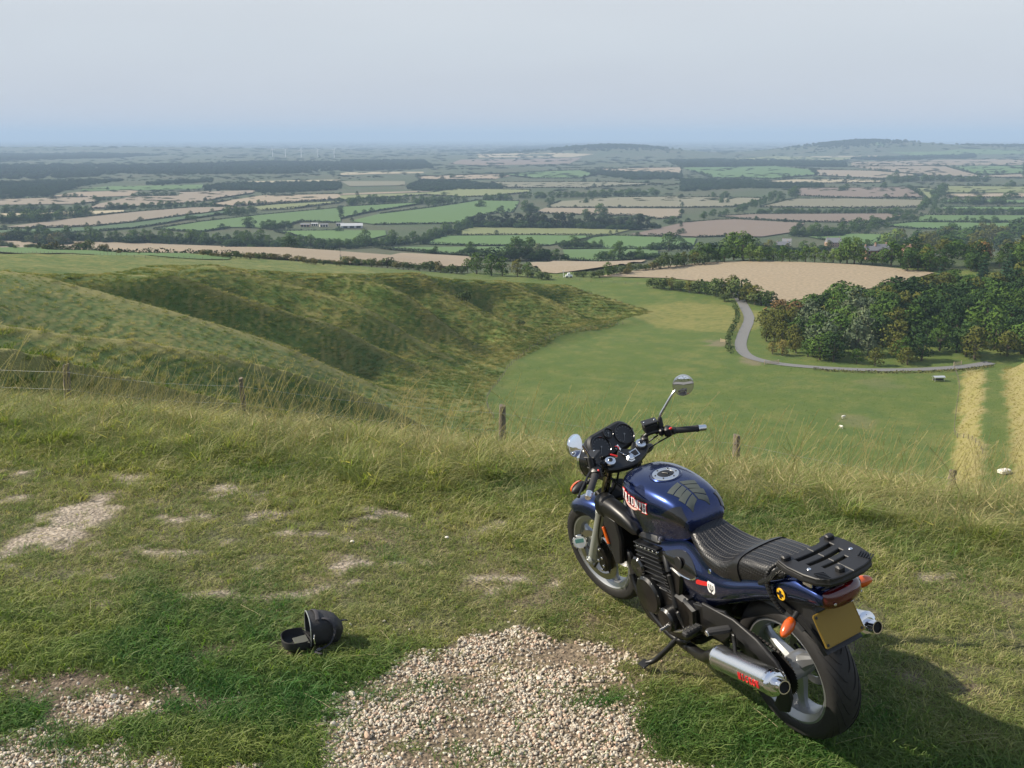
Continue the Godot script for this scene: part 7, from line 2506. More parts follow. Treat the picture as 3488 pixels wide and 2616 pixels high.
# ------------------------------------------------ engine and frame
func build_engine():
	var root := Node3D.new()
	root.name = "engine"
	bike.add_child(root)
	root.set_meta("label", "black finned three-cylinder engine")
	var cc := Geo.new()
	cc.slab(PackedVector2Array([Vector2(0.48, 0.42), Vector2(0.50, 0.30), Vector2(0.58, 0.23), Vector2(0.72, 0.20), Vector2(0.88, 0.215), Vector2(0.95, 0.28), Vector2(0.96, 0.40), Vector2(0.90, 0.47), Vector2(0.62, 0.50), Vector2(0.52, 0.49)]), Transform3D.IDENTITY, 0.38, 0.02)
	bp("crankcase", cc, "engine_black", root, 30.0)
	var sump := block(Vector3(0.74, 0.185, 0), Vector3(0.30, 0.07, 0.22), 0.02)
	bp("sump", sump, "engine_black", root)
	# cylinders, sloping a little forward, and the head with its fins
	var tilt := Basis(Vector3(0, 0, 1), -0.14)
	bp("cylinder_block", block(Vector3(0.775, 0.53, 0), Vector3(0.20, 0.16, 0.36), 0.015, tilt), "engine_black", root)
	for k in 5:
		bp("cooling_fin", block(Vector3(0.772 + 0.004 * k, 0.475 + 0.026 * k, 0), Vector3(0.225, 0.006, 0.385), 0.002, tilt), "engine_black", root)
	bp("cylinder_head", block(Vector3(0.795, 0.635, 0), Vector3(0.225, 0.08, 0.37), 0.015, tilt), "engine_black", root)
	for k in 4:
		bp("head_fin", block(Vector3(0.788 + 0.003 * k, 0.606 + 0.022 * k, 0), Vector3(0.20, 0.005, 0.392), 0.002, tilt), "engine_black", root)
	bp("cam_cover", block(Vector3(0.805, 0.690, 0), Vector3(0.20, 0.05, 0.33), 0.02, tilt), "engine_black", root)
	for s in [-1.0, 1.0]:
		var q := Vector3(0, 0, s)
		var cv := Geo.new()
		cv.lathe(PackedVector2Array([Vector2(0.098, 0), Vector2(0.098, 0.022), Vector2(0.086, 0.034), Vector2(0.03, 0.040), Vector2(0.001, 0.040)]), Vector3(0.80, 0.405, s * 0.188), q, 36)
		var o := bp("alternator_cover" if s < 0 else "clutch_cover", cv, "engine_black", root, 30.0)
		var c2 := Geo.new()
		c2.lathe(PackedVector2Array([Vector2(0.062, 0), Vector2(0.062, 0.030), Vector2(0.052, 0.042), Vector2(0.001, 0.046)]), Vector3(0.655, 0.335, s * 0.188), q, 30)
		bp("gear_cover", c2, "engine_black", root, 30.0)
		var c3 := Geo.new()
		c3.lathe(PackedVector2Array([Vector2(0.054, 0), Vector2(0.054, 0.030), Vector2(0.046, 0.040), Vector2(0.001, 0.042)]), Vector3(0.885, 0.52, s * 0.165), q, 26)
		bp("timing_cover", c3, "gloss_black", root, 30.0)
		var sc := Geo.new()
		sc.slab(PackedVector2Array([Vector2(0.46, 0.46), Vector2(0.47, 0.33), Vector2(0.54, 0.28), Vector2(0.60, 0.31), Vector2(0.61, 0.44), Vector2(0.54, 0.49)]), Transform3D(Basis.IDENTITY, Vector3(0, 0, s * 0.165)), 0.05, 0.012)
		bp("sprocket_cover", sc, "engine_black", root, 40.0)
		var bolts := Geo.new()
		for k in 9:
			var a := TAU * k / 9.0
			bolts.add(drum(Vector3(0.80 + cos(a) * 0.092, 0.405 + sin(a) * 0.092, s * 0.208), q, 0.006, 0.006, 8, 0.001))
		for k in 6:
			var a := TAU * k / 6.0
			bolts.add(drum(Vector3(0.655 + cos(a) * 0.056, 0.335 + sin(a) * 0.056, s * 0.215), q, 0.005, 0.006, 8, 0.001))
		for k in 6:
			bolts.add(drum(Vector3(0.70 + 0.034 * k, 0.672 - 0.006 * k, s * 0.182), q, 0.006, 0.012, 8, 0.001))
		bp("cover_bolts", bolts, "polished_alloy", root)
		# carburettors and rubbers behind the head
		for k in 3:
			bp("carburettor", drum(Vector3(0.70, 0.60, (k - 1) * 0.115), Vector3(-1, 0.12, 0), 0.033, 0.11, 18, 0.006), "engine_black", root)
		var hose := Geo.new()
		hose.tube(curve([[0.68, 0.66, s * 0.16], [0.63, 0.60, s * 0.185], [0.62, 0.50, s * 0.180], [0.60, 0.42, s * 0.19], [0.56, 0.30, s * 0.175]], 5), 0.014, 10)
		bp("breather_hose", hose, "plastic_black", root)
		var rib := Geo.new()
		for k in 8:
			rib.box(Transform3D(Basis.IDENTITY, Vector3(0.665 - 0.004 * k, 0.56 - 0.016 * k, s * 0.187)), Vector3(0.034, 0.003, 0.012), 0.001)
		bp("cover_ribs", rib, "engine_black", root)
		var dr := block(Vector3(0.60, 0.545, s * 0.160), Vector3(0.09, 0.16, 0.04), 0.012, Basis(Vector3(0, 0, 1), 0.25))
		bp("side_casting", dr, "engine_black", root)
	# frame: spine, down members and rear loop
	for s in [-1.0, 1.0]:
		var low := Geo.new()
		low.tube(curve([[0.97, 0.44, s * 0.185], [0.93, 0.37, s * 0.19], [0.80, 0.265, s * 0.19], [0.68, 0.205, s * 0.175], [0.60, 0.21, s * 0.15]], 5), 0.017, 10)
		bp("lower_frame_rail", low, "satin_black")
		var fr := Geo.new()
		fr.tube(curve([[1.10, 0.80, s * 0.03], [0.95, 0.74, s * 0.08], [0.72, 0.70, s * 0.095], [0.54, 0.62, s * 0.11], [0.50, 0.46, s * 0.12], [0.48, 0.30, s * 0.12]], 5), 0.020, 10)
		bp("frame_rail", fr, "satin_black")
		var sub := Geo.new()
		sub.tube(curve([[0.54, 0.66, s * 0.12], [0.30, 0.67, s * 0.115], [0.0, 0.73, s * 0.105], [-0.26, 0.78, s * 0.085]], 5), 0.014, 8)
		sub.tube(curve([[0.50, 0.48, s * 0.12], [0.30, 0.58, s * 0.115], [0.10, 0.70, s * 0.11]], 5), 0.013, 8)
		bp("rear_subframe", sub, "satin_black")
		# footrest hangers
		var hg := Geo.new()
		hg.slab(PackedVector2Array([Vector2(0.52, 0.47), Vector2(0.40, 0.50), Vector2(0.26, 0.54), Vector2(0.22, 0.50), Vector2(0.24, 0.42), Vector2(0.30, 0.36), Vector2(0.40, 0.36), Vector2(0.50, 0.32)]), Transform3D(Basis.IDENTITY, Vector3(0, 0, s * 0.155)), 0.018, 0.004)
		var h := bp("footrest_hanger", hg, "satin_black")
		bp("hanger_bolt", drum(Vector3(0.27, 0.50, s * 0.162), Vector3(0, 0, s), 0.012, 0.008, 12, 0.002), "polished_alloy", h)
		var peg := Geo.new()
		peg.box(Transform3D(Basis(Vector3(0, 1, 0), -s * 0.1), Vector3(0.44, 0.385, s * 0.225)), Vector3(0.038, 0.026, 0.10), 0.006)
		var po := bp("footrest", peg, "black_rubber")
		var pr := Geo.new()
		for k in 5:
			pr.box(Transform3D(Basis.IDENTITY, Vector3(0.44, 0.399, s * (0.19 + 0.018 * k))), Vector3(0.034, 0.006, 0.006), 0.001)
		bp("footrest_ribs", pr, "satin_black", po)
		var pp := block(Vector3(0.245, 0.475, s * 0.215), Vector3(0.036, 0.030, 0.11), 0.008, Basis(Vector3(0, 1, 0), s * 0.5))
		var p2 := bp("pillion_footrest", pp, "black_rubber")
		bp("footrest_tip", drum(Vector3(0.262, 0.475, s * 0.262), Vector3(0.1, 0, s), 0.014, 0.008, 12, 0.002), "brushed_alloy", p2)
		# rear shock linkage cover
		bp("link_plate", block(Vector3(0.40, 0.33, s * 0.10), Vector3(0.12, 0.10, 0.02), 0.01), "satin_black")
	var shock := Geo.new()
	shock.lathe(PackedVector2Array([Vector2(0.03, 0), Vector2(0.045, 0.02), Vector2(0.045, 0.20), Vector2(0.03, 0.22)]), Vector3(0.36, 0.40, 0), Vector3(0.1, 1, 0).normalized(), 18)
	bp("rear_shock", shock, "satin_black")
	var bat := block(Vector3(0.40, 0.62, 0), Vector3(0.22, 0.14, 0.20), 0.02)
	bp("battery_box", bat, "plastic_black")
	# gear lever and side stand on the left
	var gl := Geo.new()
	gl.tube(curve([[0.50, 0.36, -0.185], [0.56, 0.315, -0.205], [0.62, 0.29, -0.21], [0.66, 0.295, -0.215]], 5), 0.008, 8)
	gl.tube(PackedVector3Array([Vector3(0.66, 0.295, -0.205), Vector3(0.66, 0.295, -0.262)]), 0.010, 10)
	bp("gear_lever", gl, "brushed_alloy")
	var bl := Geo.new()
	bl.tube(curve([[0.46, 0.36, 0.19], [0.56, 0.31, 0.205], [0.66, 0.28, 0.21]], 5), 0.008, 8)
	bp("brake_pedal", bl, "brushed_alloy")
	var ss := Geo.new()
	ss.tube(curve([[0.625, 0.255, -0.125], [0.655, 0.215, -0.165], [0.70, 0.145, -0.215], [0.755, 0.075, -0.262], [0.785, 0.062, -0.292]], 5), [0.017, 0.017, 0.016, 0.016, 0.016, 0.015, 0.015, 0.015, 0.015, 0.014, 0.014, 0.014, 0.014, 0.014, 0.014, 0.013, 0.013, 0.013, 0.013, 0.012, 0.012], 10)
	var sso := bp("side_stand", ss, "satin_black")
	bp("stand_foot", block(Vector3(0.79, 0.058, -0.300), Vector3(0.055, 0.010, 0.045), 0.003, Basis(Vector3(1, 0, 0), -0.2)), "satin_black", sso)
	var spr := Geo.new()
	var sp := PackedVector3Array()
	for k in 61:
		var f := k / 60.0
		var a := f * 15.0 * TAU
		sp.append(Vector3(0.54, 0.26, -0.13).lerp(Vector3(0.665, 0.20, -0.172), f) + Vector3(0, cos(a), sin(a)) * 0.007)
	spr.tube(sp, 0.0018, 4)
	bp("stand_spring", spr, "chain_steel", sso)
	# radiator with its cowl, headers
	bp("radiator", block(Vector3(1.09, 0.575, 0), Vector3(0.035, 0.27, 0.33), 0.008, Basis(Vector3(0, 0, 1), 0.12)), "satin_black")
	var ribs := Geo.new()
	for k in 18:
		ribs.box(Transform3D(Basis(Vector3(0, 0, 1), 0.12), Vector3(1.108 + 0.0, 0.46 + 0.0135 * k, 0)), Vector3(0.006, 0.003, 0.30), 0.0)
	bp("radiator_core", ribs, "chain_steel")
	for s in [-1.0, 1.0]:
		var cowl := Geo.new()
		cowl.slab(PackedVector2Array([Vector2(1.15, 0.72), Vector2(1.05, 0.71), Vector2(1.03, 0.60), Vector2(1.06, 0.46), Vector2(1.11, 0.44), Vector2(1.155, 0.55), Vector2(1.175, 0.66)]), Transform3D(Basis.IDENTITY, Vector3(0, 0, s * 0.175)), 0.03, 0.008)
		bp("radiator_cowl", cowl, "plastic_black", null, 40.0)
		var duct := Geo.new()
		var rows := []
		for r in [[1.235, 0.732, 0.052, 0.040], [1.215, 0.735, 0.062, 0.050], [1.165, 0.735, 0.060, 0.052], [1.155, 0.735, 0.050, 0.046], [1.09, 0.735, 0.050, 0.046], [1.00, 0.722, 0.044, 0.042], [0.93, 0.700, 0.034, 0.034], [0.90, 0.690, 0.018, 0.018]]:
			var ring := PackedVector3Array()
			for j in 16:
				var a := TAU * j / 16.0
				ring.append(Vector3(r[0], r[1] + signf(sin(a)) * pow(absf(sin(a)), 0.8) * r[2], s * 0.148 + signf(cos(a)) * pow(absf(cos(a)), 0.8) * r[3]))
			rows.append(ring)
		duct.loft(rows)
		bp("air_duct", duct, "satin_black", null, 40.0)
		var rf := Geo.new()
		rf.slab(PackedVector2Array([Vector2(1.158, 0.640), Vector2(1.176, 0.634), Vector2(1.146, 0.548), Vector2(1.128, 0.554)]), Transform3D(Basis.IDENTITY, Vector3(0, 0, s * 0.196)), 0.012, 0.003)
		var ro := bp("side_reflector", rf, "orange_lens")
		ro.set_meta("label", "slim orange side reflector")
		var horn := drum(Vector3(1.03, 0.50, s * 0.13), Vector3(0.3, 0, s), 0.045, 0.03, 22, 0.008)
		bp("horn", horn, "satin_black")
	for k in 3:
		var z := (k - 1) * 0.105
		var hd := Geo.new()
		hd.tube(curve([[0.88, 0.605, z], [0.97, 0.585, z], [1.02, 0.50, z], [1.01, 0.34, z * 0.95], [0.96, 0.21, z * 0.9], [0.84, 0.165, z * 0.85]], 6), 0.021, 12)
		bp("exhaust_header", hd, "satin_black")

# ------------------------------------------------ front end
func build_front():
	wheel("front_wheel", 1.505, 0.296, 0.300, 0.118, 0.225, true, "front wheel with silver three-spoke rim and twin discs")
	var down := Vector3(sin(deg_to_rad(27.0)), -cos(deg_to_rad(27.0)), 0)
	for s in [-1.0, 1.0]:
		var top := Vector3(1.158, 0.985, s * 0.105)
		var low := Vector3(1.512, 0.290, s * 0.105)
		var d := (low - top).normalized()
		var sl := Geo.new()
		sl.lathe(PackedVector2Array([Vector2(0.024, 0.37), Vector2(0.031, 0.375), Vector2(0.031, 0.40), Vector2(0.0275, 0.42), Vector2(0.0275, 0.72), Vector2(0.031, 0.745), Vector2(0.031, 0.785), Vector2(0.02, 0.80)]), top, d, 24)
		var leg := bp("fork_slider", steered(sl), "fork_grey", null, 40.0)
		bp("axle_clamp", steered(drum(Vector3(1.505, 0.296, s * 0.075), Vector3(0, 0, s), 0.026, 0.066, 20, 0.004)), "fork_grey", leg)
		bp("axle_bolt", steered(drum(Vector3(1.505, 0.296, s * 0.138), Vector3(0, 0, s), 0.013, 0.010, 6, 0.002)), "polished_alloy", leg)
		var stn := steered(rod(top + d * 0.012, top + d * 0.39, 0.0215, 20))
		bp("stanchion", stn, "stanchion", leg)
		var capg := Geo.new()
		capg.lathe(PackedVector2Array([Vector2(0.027, -0.004), Vector2(0.027, 0.010), Vector2(0.020, 0.014), Vector2(0.012, 0.014), Vector2(0.011, 0.018), Vector2(0.001, 0.018)]), top, -d, 24)
		bp("fork_cap", steered(capg), "polished_alloy", leg)
		var cc := Geo.new()
		cc.lathe(PackedVector2Array([Vector2(0.0125, 0.0145), Vector2(0.011, 0.0205), Vector2(0.001, 0.0205)]), top, -d, 6)
		bp("fork_adjuster", steered(cc), "satin_black", leg)
		# caliper with its bolts and hose
		var cal := Geo.new()
		cal.slab(PackedVector2Array([Vector2(1.40, 0.40), Vector2(1.375, 0.33), Vector2(1.385, 0.255), Vector2(1.425, 0.235), Vector2(1.455, 0.28), Vector2(1.445, 0.36), Vector2(1.43, 0.405)]), Transform3D(Basis.IDENTITY, Vector3(0, 0, s * 0.088)), 0.062, 0.012)
		var co := bp("brake_caliper", steered(cal), "engine_black", null, 40.0)
		var cb := Geo.new()
		for q in [[1.415, 0.385], [1.405, 0.335], [1.405, 0.285], [1.425, 0.255], [1.44, 0.31]]:
			cb.add(drum(Vector3(q[0], q[1], s * 0.118), Vector3(0, 0, s), 0.0085, 0.007, 8, 0.002))
		bp("caliper_bolts", steered(cb), "polished_alloy", co)
		var ho := Geo.new()
		ho.tube(curve([[1.41, 0.40, s * 0.11], [1.36, 0.52, s * 0.135], [1.27, 0.70, s * 0.13], [1.20, 0.82, s * 0.08], [1.17, 0.90, s * 0.06]], 6), 0.0055, 7)
		bp("brake_hose", steered(ho), "satin_black", co)
	# yokes
	var yk := Geo.new()
	var yp := PackedVector2Array([Vector2(0.045, -0.135), Vector2(0.05, -0.085), Vector2(0.02, -0.05), Vector2(0.045, -0.02), Vector2(0.06, 0.0), Vector2(0.045, 0.02), Vector2(0.02, 0.05), Vector2(0.05, 0.085), Vector2(0.045, 0.135), Vector2(-0.02, 0.142), Vector2(-0.045, 0.10), Vector2(-0.065, 0.04), Vector2(-0.07, 0.0), Vector2(-0.065, -0.04), Vector2(-0.045, -0.10), Vector2(-0.02, -0.142)])
	var yf := Transform3D(Basis(Vector3(cos(deg_to_rad(27.0)), sin(deg_to_rad(27.0)), 0), Vector3(0, 0, 1), down), Vector3(1.163, 0.958, 0))
	yk.slab(yp, yf, 0.034, 0.006)
	var yo := bp("upper_yoke", steered(yk), "satin_black", null, 30.0)
	var nut := Geo.new()
	nut.lathe(PackedVector2Array([Vector2(0.024, 0.0), Vector2(0.024, 0.006), Vector2(0.019, 0.010), Vector2(0.019, 0.016), Vector2(0.014, 0.020), Vector2(0.001, 0.020)]), Vector3(1.128, 0.958, 0), -down, 6)
	bp("steering_nut", steered(nut), "polished_alloy", yo)
	var lk := Geo.new()
	lk.slab(yp, Transform3D(yf.basis, Vector3(1.268, 0.755, 0)), 0.04, 0.006)
	bp("lower_yoke", steered(lk), "satin_black", null, 30.0)
	# ignition barrel, keys with a red tag, badge plate
	bp("ignition_barrel", steered(drum(Vector3(1.205, 0.962, 0.0), -down, 0.017, 0.018, 18, 0.003)), "satin_black", yo)
	var key := Geo.new()
	key.box(Transform3D(Basis(Vector3(0, 1, 0), 0.6) * Basis(Vector3(0, 0, 1), 1.1), Vector3(1.20, 1.000, 0.0)), Vector3(0.045, 0.004, 0.016), 0.001)
	key.lathe(PackedVector2Array([Vector2(0.013, -0.001), Vector2(0.013, 0.001), Vector2(0.009, 0.001), Vector2(0.009, -0.001)]), Vector3(1.195, 1.015, -0.02), Vector3(0.5, 0.2, 0.8).normalized(), 16, true)
	key.box(Transform3D(Basis(Vector3(1, 0, 0.3).normalized(), 0.5), Vector3(1.172, 0.985, -0.01)), Vector3(0.05, 0.003, 0.014), 0.001)
	bp("ignition_key", steered(key), "chrome", yo)
	bp("key_tag", steered(block(Vector3(1.185, 0.985, -0.048), Vector3(0.050, 0.006, 0.014), 0.002, Basis(Vector3(0, 1, 0), 0.9) * Basis(Vector3(0, 0, 1), 0.5))), "decal_red", yo)
	var bd := Geo.new()
	var bf := yf.translated_local(Vector3(-0.015, 0.045, -0.0185))
	bd.slab(PackedVector2Array([Vector2(-0.022, -0.020), Vector2(0.022, -0.024), Vector2(0.022, 0.024), Vector2(-0.022, 0.016)]), bf, 0.003)
	bp("yoke_badge", steered(bd), "brushed_alloy", yo)
	var bd2 := Geo.new()
	bd2.slab(PackedVector2Array([Vector2(-0.016, -0.014), Vector2(0.016, -0.018), Vector2(0.016, 0.018), Vector2(-0.016, 0.011)]), bf.translated_local(Vector3(0, 0, -0.002)), 0.002)
	bp("badge_field", steered(bd2), "satin_black", yo)
	# instrument cluster
	var face := Vector3(-0.80, 0.60, 0).normalized()
	var cf := look(Vector3(1.272, 1.010, 0.0), face)
	var cl := Geo.new()
	var out := PackedVector2Array()
	for k in 40:
		var a := TAU * k / 40.0
		var cx := 0.080 * signf(cos(a))
		var r := 0.066
		out.append(Vector2(cx + cos(a) * r * (1.0 if absf(cos(a)) > 0.0 else 1.0), sin(a) * (r + (0.016 if sin(a) > 0.3 else 0.0))))
	cl.slab(out, cf, 0.075, 0.012)
	var clo := bp("instrument_cluster", steered(cl), "plastic_black", null, 40.0)
	clo.set_meta("label", "black instrument cluster with three dials")
	for q in [[0.079, 0.002, 0.056], [-0.079, 0.002, 0.056], [0.0, 0.046, 0.028]]:
		var at: Vector3 = cf * Vector3(q[0], q[1], 0.036)
		var r: float = q[2]
		var bz := Geo.new()
		bz.lathe(PackedVector2Array([Vector2(r, 0.0), Vector2(r, 0.010), Vector2(r - 0.003, 0.012), Vector2(r - 0.006, 0.008), Vector2(r - 0.006, 0.0)]), at, face, 36, true)
		var bo := bp("dial_bezel", steered(bz), "gloss_black", clo, 30.0)
		bp("dial_face", steered(drum(at - face * 0.002, face, r - 0.005, 0.005, 32, 0.0005)), "gauge_face", clo)
		var mk := Geo.new()
		var n := 12 if r > 0.04 else 6
		for k in n + 1:
			var a := deg_to_rad(225.0 - 270.0 * k / n)
			var ra := r - 0.014
			var p := at + cf.basis.x * cos(a) * ra + cf.basis.y * sin(a) * ra + face * 0.0035
			var tb := Basis(cf.basis.x * cos(a) + cf.basis.y * sin(a), -cf.basis.x * sin(a) + cf.basis.y * cos(a), face)
			mk.box(Transform3D(tb, p), Vector3(0.007 if r > 0.04 else 0.004, 0.0018, 0.001), 0.0)
		bp("dial_marks", steered(mk), "gauge_mark", clo)
		var na := deg_to_rad(235.0)
		var nd := Geo.new()
		nd.tube(PackedVector3Array([at + face * 0.006, at + face * 0.006 + (cf.basis.x * cos(na) + cf.basis.y * sin(na)) * (r * 0.72)]), [0.0016, 0.0008], 5)
		nd.add(drum(at + face * 0.003, face, 0.005, 0.005, 12, 0.001))
		bp("dial_needle", steered(nd), "gauge_mark", clo)
	bp("trip_knob", steered(drum(cf * Vector3(0.150, 0.010, 0.0), cf.basis.x, 0.007, 0.016, 12, 0.002)), "satin_black", clo)
	# headlight
	var hl := Geo.new()
	hl.lathe(PackedVector2Array([Vector2(0.02, 0.0), Vector2(0.075, 0.02), Vector2(0.098, 0.06), Vector2(0.102, 0.115), Vector2(0.094, 0.12)]), Vector3(1.335, 0.885, 0), Vector3(1, -0.05, 0).normalized(), 36)
	var ho2 := bp("headlight", steered(hl), "gloss_black", null, 40.0)
	var rg := Geo.new()
	rg.lathe(PackedVector2Array([Vector2(0.104, 0.10), Vector2(0.106, 0.118), Vector2(0.098, 0.128), Vector2(0.09, 0.12)]), Vector3(1.335, 0.885, 0), Vector3(1, -0.05, 0).normalized(), 36, true)
	bp("headlight_ring", steered(rg), "chrome", ho2)
	var ln := Geo.new()
	ln.lathe(PackedVector2Array([Vector2(0.094, 0.118), Vector2(0.06, 0.134), Vector2(0.001, 0.140)]), Vector3(1.335, 0.885, 0), Vector3(1, -0.05, 0).normalized(), 36)
	bp("headlight_lens", steered(ln), "mirror_glass", ho2)
	for s in [-1.0, 1.0]:
		bp("headlight_bracket", steered(block(Vector3(1.27, 0.885, s * 0.115), Vector3(0.16, 0.05, 0.008), 0.002)), "satin_black", ho2)
	indicator(Vector3(1.285, 0.866, -0.235), Vector3(1.275, 0.880, -0.12), -1.0, "black bodied orange front indicator on the left", true)
	indicator(Vector3(1.285, 0.866, 0.235), Vector3(1.275, 0.880, 0.12), -1.0, "black bodied orange front indicator on the right", true)
	# mudguard
	var rows := []
	for k in 29:
		var f := k / 28.0
		var a := lerpf(0.86, 2.75, f)
		var end := minf(1.0, minf(f, 1.0 - f) * 7.0 + 0.25)
		var ring := PackedVector3Array()
		var drop := lerpf(0.268, 0.238, smoothstep(0.15, 0.55, f))
		for j in 17:
			var b := -PI / 2 + PI * j / 16.0
			var z := 0.076 * sin(b) * pow(end, 0.35)
			var r := lerpf(drop + 0.03 * (1.0 - end), 0.328 + 0.008 * sin(PI * f), pow(maxf(cos(b), 0.0), 0.62))
			ring.append(Vector3(1.505 + cos(a) * r, 0.296 + sin(a) * r, z))
		for j in 17:
			var b := PI / 2 - PI * j / 16.0
			var z := 0.071 * sin(b) * pow(end, 0.35)
			var r := lerpf(drop + 0.03 * (1.0 - end), 0.322 + 0.008 * sin(PI * f), pow(maxf(cos(b), 0.0), 0.62))
			ring.append(Vector3(1.505 + cos(a) * r, 0.296 + sin(a) * r, z))
		rows.append(ring)
	var mg := Geo.new()
	mg.loft(rows)
	var mo := bp("front_mudguard", steered(mg), "blue_paint", null, 60.0)
	mo.set_meta("label", "blue front mudguard")
	for s in [-1.0, 1.0]:
		bp("mudguard_bracket", steered(block(Vector3(1.385, 0.535, s * 0.088), Vector3(0.055, 0.16, 0.010), 0.003, Basis(Vector3(0, 0, 1), 0.47))), "satin_black", mo)
	# licence disc holder by the fork
	var th := steered(drum(Vector3(1.548, 0.404, -0.140), Vector3(-0.75, 0.25, -0.6), 0.041, 0.012, 28, 0.003))
	var to := bp("licence_disc_holder", th, "polished_alloy")
	var dn := Vector3(-0.75, 0.25, -0.6).normalized()
	bp("licence_disc", steered(drum(Vector3(1.548, 0.404, -0.140) + dn * 0.0105, dn, 0.034, 0.003, 28, 0.0005)), "decal_white", to)
	bp("disc_print", steered(block(Vector3(1.548, 0.412, -0.140) + dn * 0.0140, Vector3(0.002, 0.022, 0.046), 0.0, look(Vector3.ZERO, dn).basis * Basis(Vector3.UP, PI / 2))), "tax_green", to)
	var scs := Geo.new()
	for k in 6:
		var a := TAU * k / 6.0
		var fr2 := look(Vector3(1.548, 0.404, -0.140), dn)
		scs.add(drum(fr2 * Vector3(cos(a) * 0.040, sin(a) * 0.040, 0.008), dn, 0.006, 0.008, 8, 0.001))
	bp("disc_screws", steered(scs), "satin_black", to)
	for s in [-1.0, 1.0]:
		handlebar(s)

func handlebar(s: float):
	var bar := Geo.new()
	bar.tube(curve([[1.180, 0.965, s * 0.140], [1.175, 1.000, s * 0.150], [1.155, 1.016, s * 0.180], [1.125, 1.012, s * 0.225], [1.075, 1.003, s * 0.275], [0.998, 0.984, s * 0.385]], 6), 0.0115, 12)
	var o := bp("handlebar", steered(bar), "satin_black")
	o.set_meta("label", "%s handlebar with grip, lever and controls" % ("left" if s < 0 else "right"))
	var clamp_ := block(Vector3(1.175, 0.985, s * 0.148), Vector3(0.045, 0.05, 0.035), 0.012)
	bp("bar_riser", steered(clamp_), "satin_black", o)
	var d := (Vector3(0.998, 0.984, s * 0.385) - Vector3(1.075, 1.003, s * 0.275)).normalized()
	var g0 := Vector3(1.075, 1.003, s * 0.275)
	var prof := PackedVector2Array([Vector2(0.013, -0.012), Vector2(0.021, -0.011), Vector2(0.021, -0.004)])
	for k in 18:
		prof.append(Vector2(0.0170 if k % 2 == 0 else 0.0162, 0.006 * k))
	prof.append(Vector2(0.0185, 0.110))
	prof.append(Vector2(0.0185, 0.116))
	prof.append(Vector2(0.012, 0.117))
	var gp := Geo.new()
	gp.lathe(prof, g0, d, 20)
	bp("grip", steered(gp), "black_rubber", o, 60.0)
	var en := Geo.new()
	en.lathe(PackedVector2Array([Vector2(0.012, 0.116), Vector2(0.0175, 0.119), Vector2(0.0165, 0.128), Vector2(0.0165, 0.150), Vector2(0.014, 0.158), Vector2(0.001, 0.160)]), g0, d, 20)
	bp("bar_end", steered(en), "polished_alloy", o)
	var along_bar := Basis(Vector3.UP.cross(d).normalized(), Vector3.UP, d)
	var sw := block(g0 - d * 0.037, Vector3(0.050, 0.056, 0.042), 0.010, along_bar.orthonormalized())
	bp("switchgear", steered(sw), "satin_black", o)
	bp("switch_button", steered(block(g0 - d * 0.036 + Vector3(-0.022, 0.020, 0), Vector3(0.012, 0.012, 0.018 if s > 0 else 0.008), 0.003)), "switch_red", o)
	var pc := block(g0 - d * 0.072, Vector3(0.040, 0.046, 0.028), 0.010, along_bar.orthonormalized())
	bp("lever_clamp", steered(pc), "satin_black", o)
	# reservoir
	var rv := Geo.new()
	rv.box(Transform3D(Basis(Vector3.UP, -s * 0.45), Vector3(1.168, 1.042, s * 0.195)), Vector3(0.055, 0.045, 0.075), 0.008)
	bp("fluid_reservoir", steered(rv), "satin_black", o)
	bp("reservoir_lid", steered(block(Vector3(1.168, 1.068, s * 0.195), Vector3(0.060, 0.010, 0.080), 0.003, Basis(Vector3.UP, -s * 0.45))), "plastic_black", o)
	var sc := Geo.new()
	for q in [-0.028, 0.028]:
		sc.add(drum(Vector3(1.168, 1.073, s * 0.195) + Vector3(sin(-s * 0.45) * q, 0, cos(s * 0.45) * q), Vector3.UP, 0.005, 0.002, 8, 0.0005))
	bp("lid_screws", steered(sc), "polished_alloy", o)
	# lever blade
	var lv := Geo.new()
	lv.tube(curve([[1.158, 0.995, s * 0.215], [1.150, 0.990, s * 0.250], [1.125, 0.980, s * 0.30], [1.095, 0.968, s * 0.355], [1.070, 0.960, s * 0.395]], 5), [0.011, 0.010, 0.010, 0.009, 0.009, 0.0085, 0.008, 0.008, 0.007, 0.007, 0.0065, 0.0065, 0.006, 0.006, 0.006, 0.006, 0.006, 0.006, 0.006, 0.007, 0.007], 8, true, 0.55)
	lv.ball(Vector3(1.070, 0.960, s * 0.395), Vector3(0.009, 0.009, 0.009))
	bp("lever", steered(lv), "satin_black", o)
	bp("lever_pivot", steered(drum(Vector3(1.158, 1.000, s * 0.222), Vector3.UP, 0.010, 0.010, 12, 0.002)), "polished_alloy", o)
	# cables
	var cb := Geo.new()
	cb.tube(curve([[1.15, 0.985, s * 0.22], [1.19, 0.95, s * 0.17], [1.21, 0.90, s * 0.11], [1.18, 0.83, s * 0.06], [1.05, 0.77, s * 0.05]], 6), 0.0045, 7)
	cb.tube(curve([[1.10, 0.975, s * 0.255], [1.15, 0.945, s * 0.19], [1.19, 0.90, s * 0.12], [1.16, 0.82, s * 0.07]], 6), 0.0040, 7)
	bp("control_cable", steered(cb), "satin_black", o)
	# mirror
	var mc := Vector3(1.048, 1.226, s * 0.360)
	var face := Vector3(-0.93, 0.02, -s * 0.28).normalized() if s < 0 else Vector3(-0.85, 0.165, -0.50).normalized()
	var sh := Geo.new()
	sh.lathe(PackedVector2Array([Vector2(0.050, 0.001), Vector2(0.0545, 0.0), Vector2(0.0545, -0.006), Vector2(0.048, -0.018), Vector2(0.030, -0.028), Vector2(0.001, -0.032)]), mc, face, 40)
	var mo := bp("mirror", steered(sh), "chrome", null, 50.0)
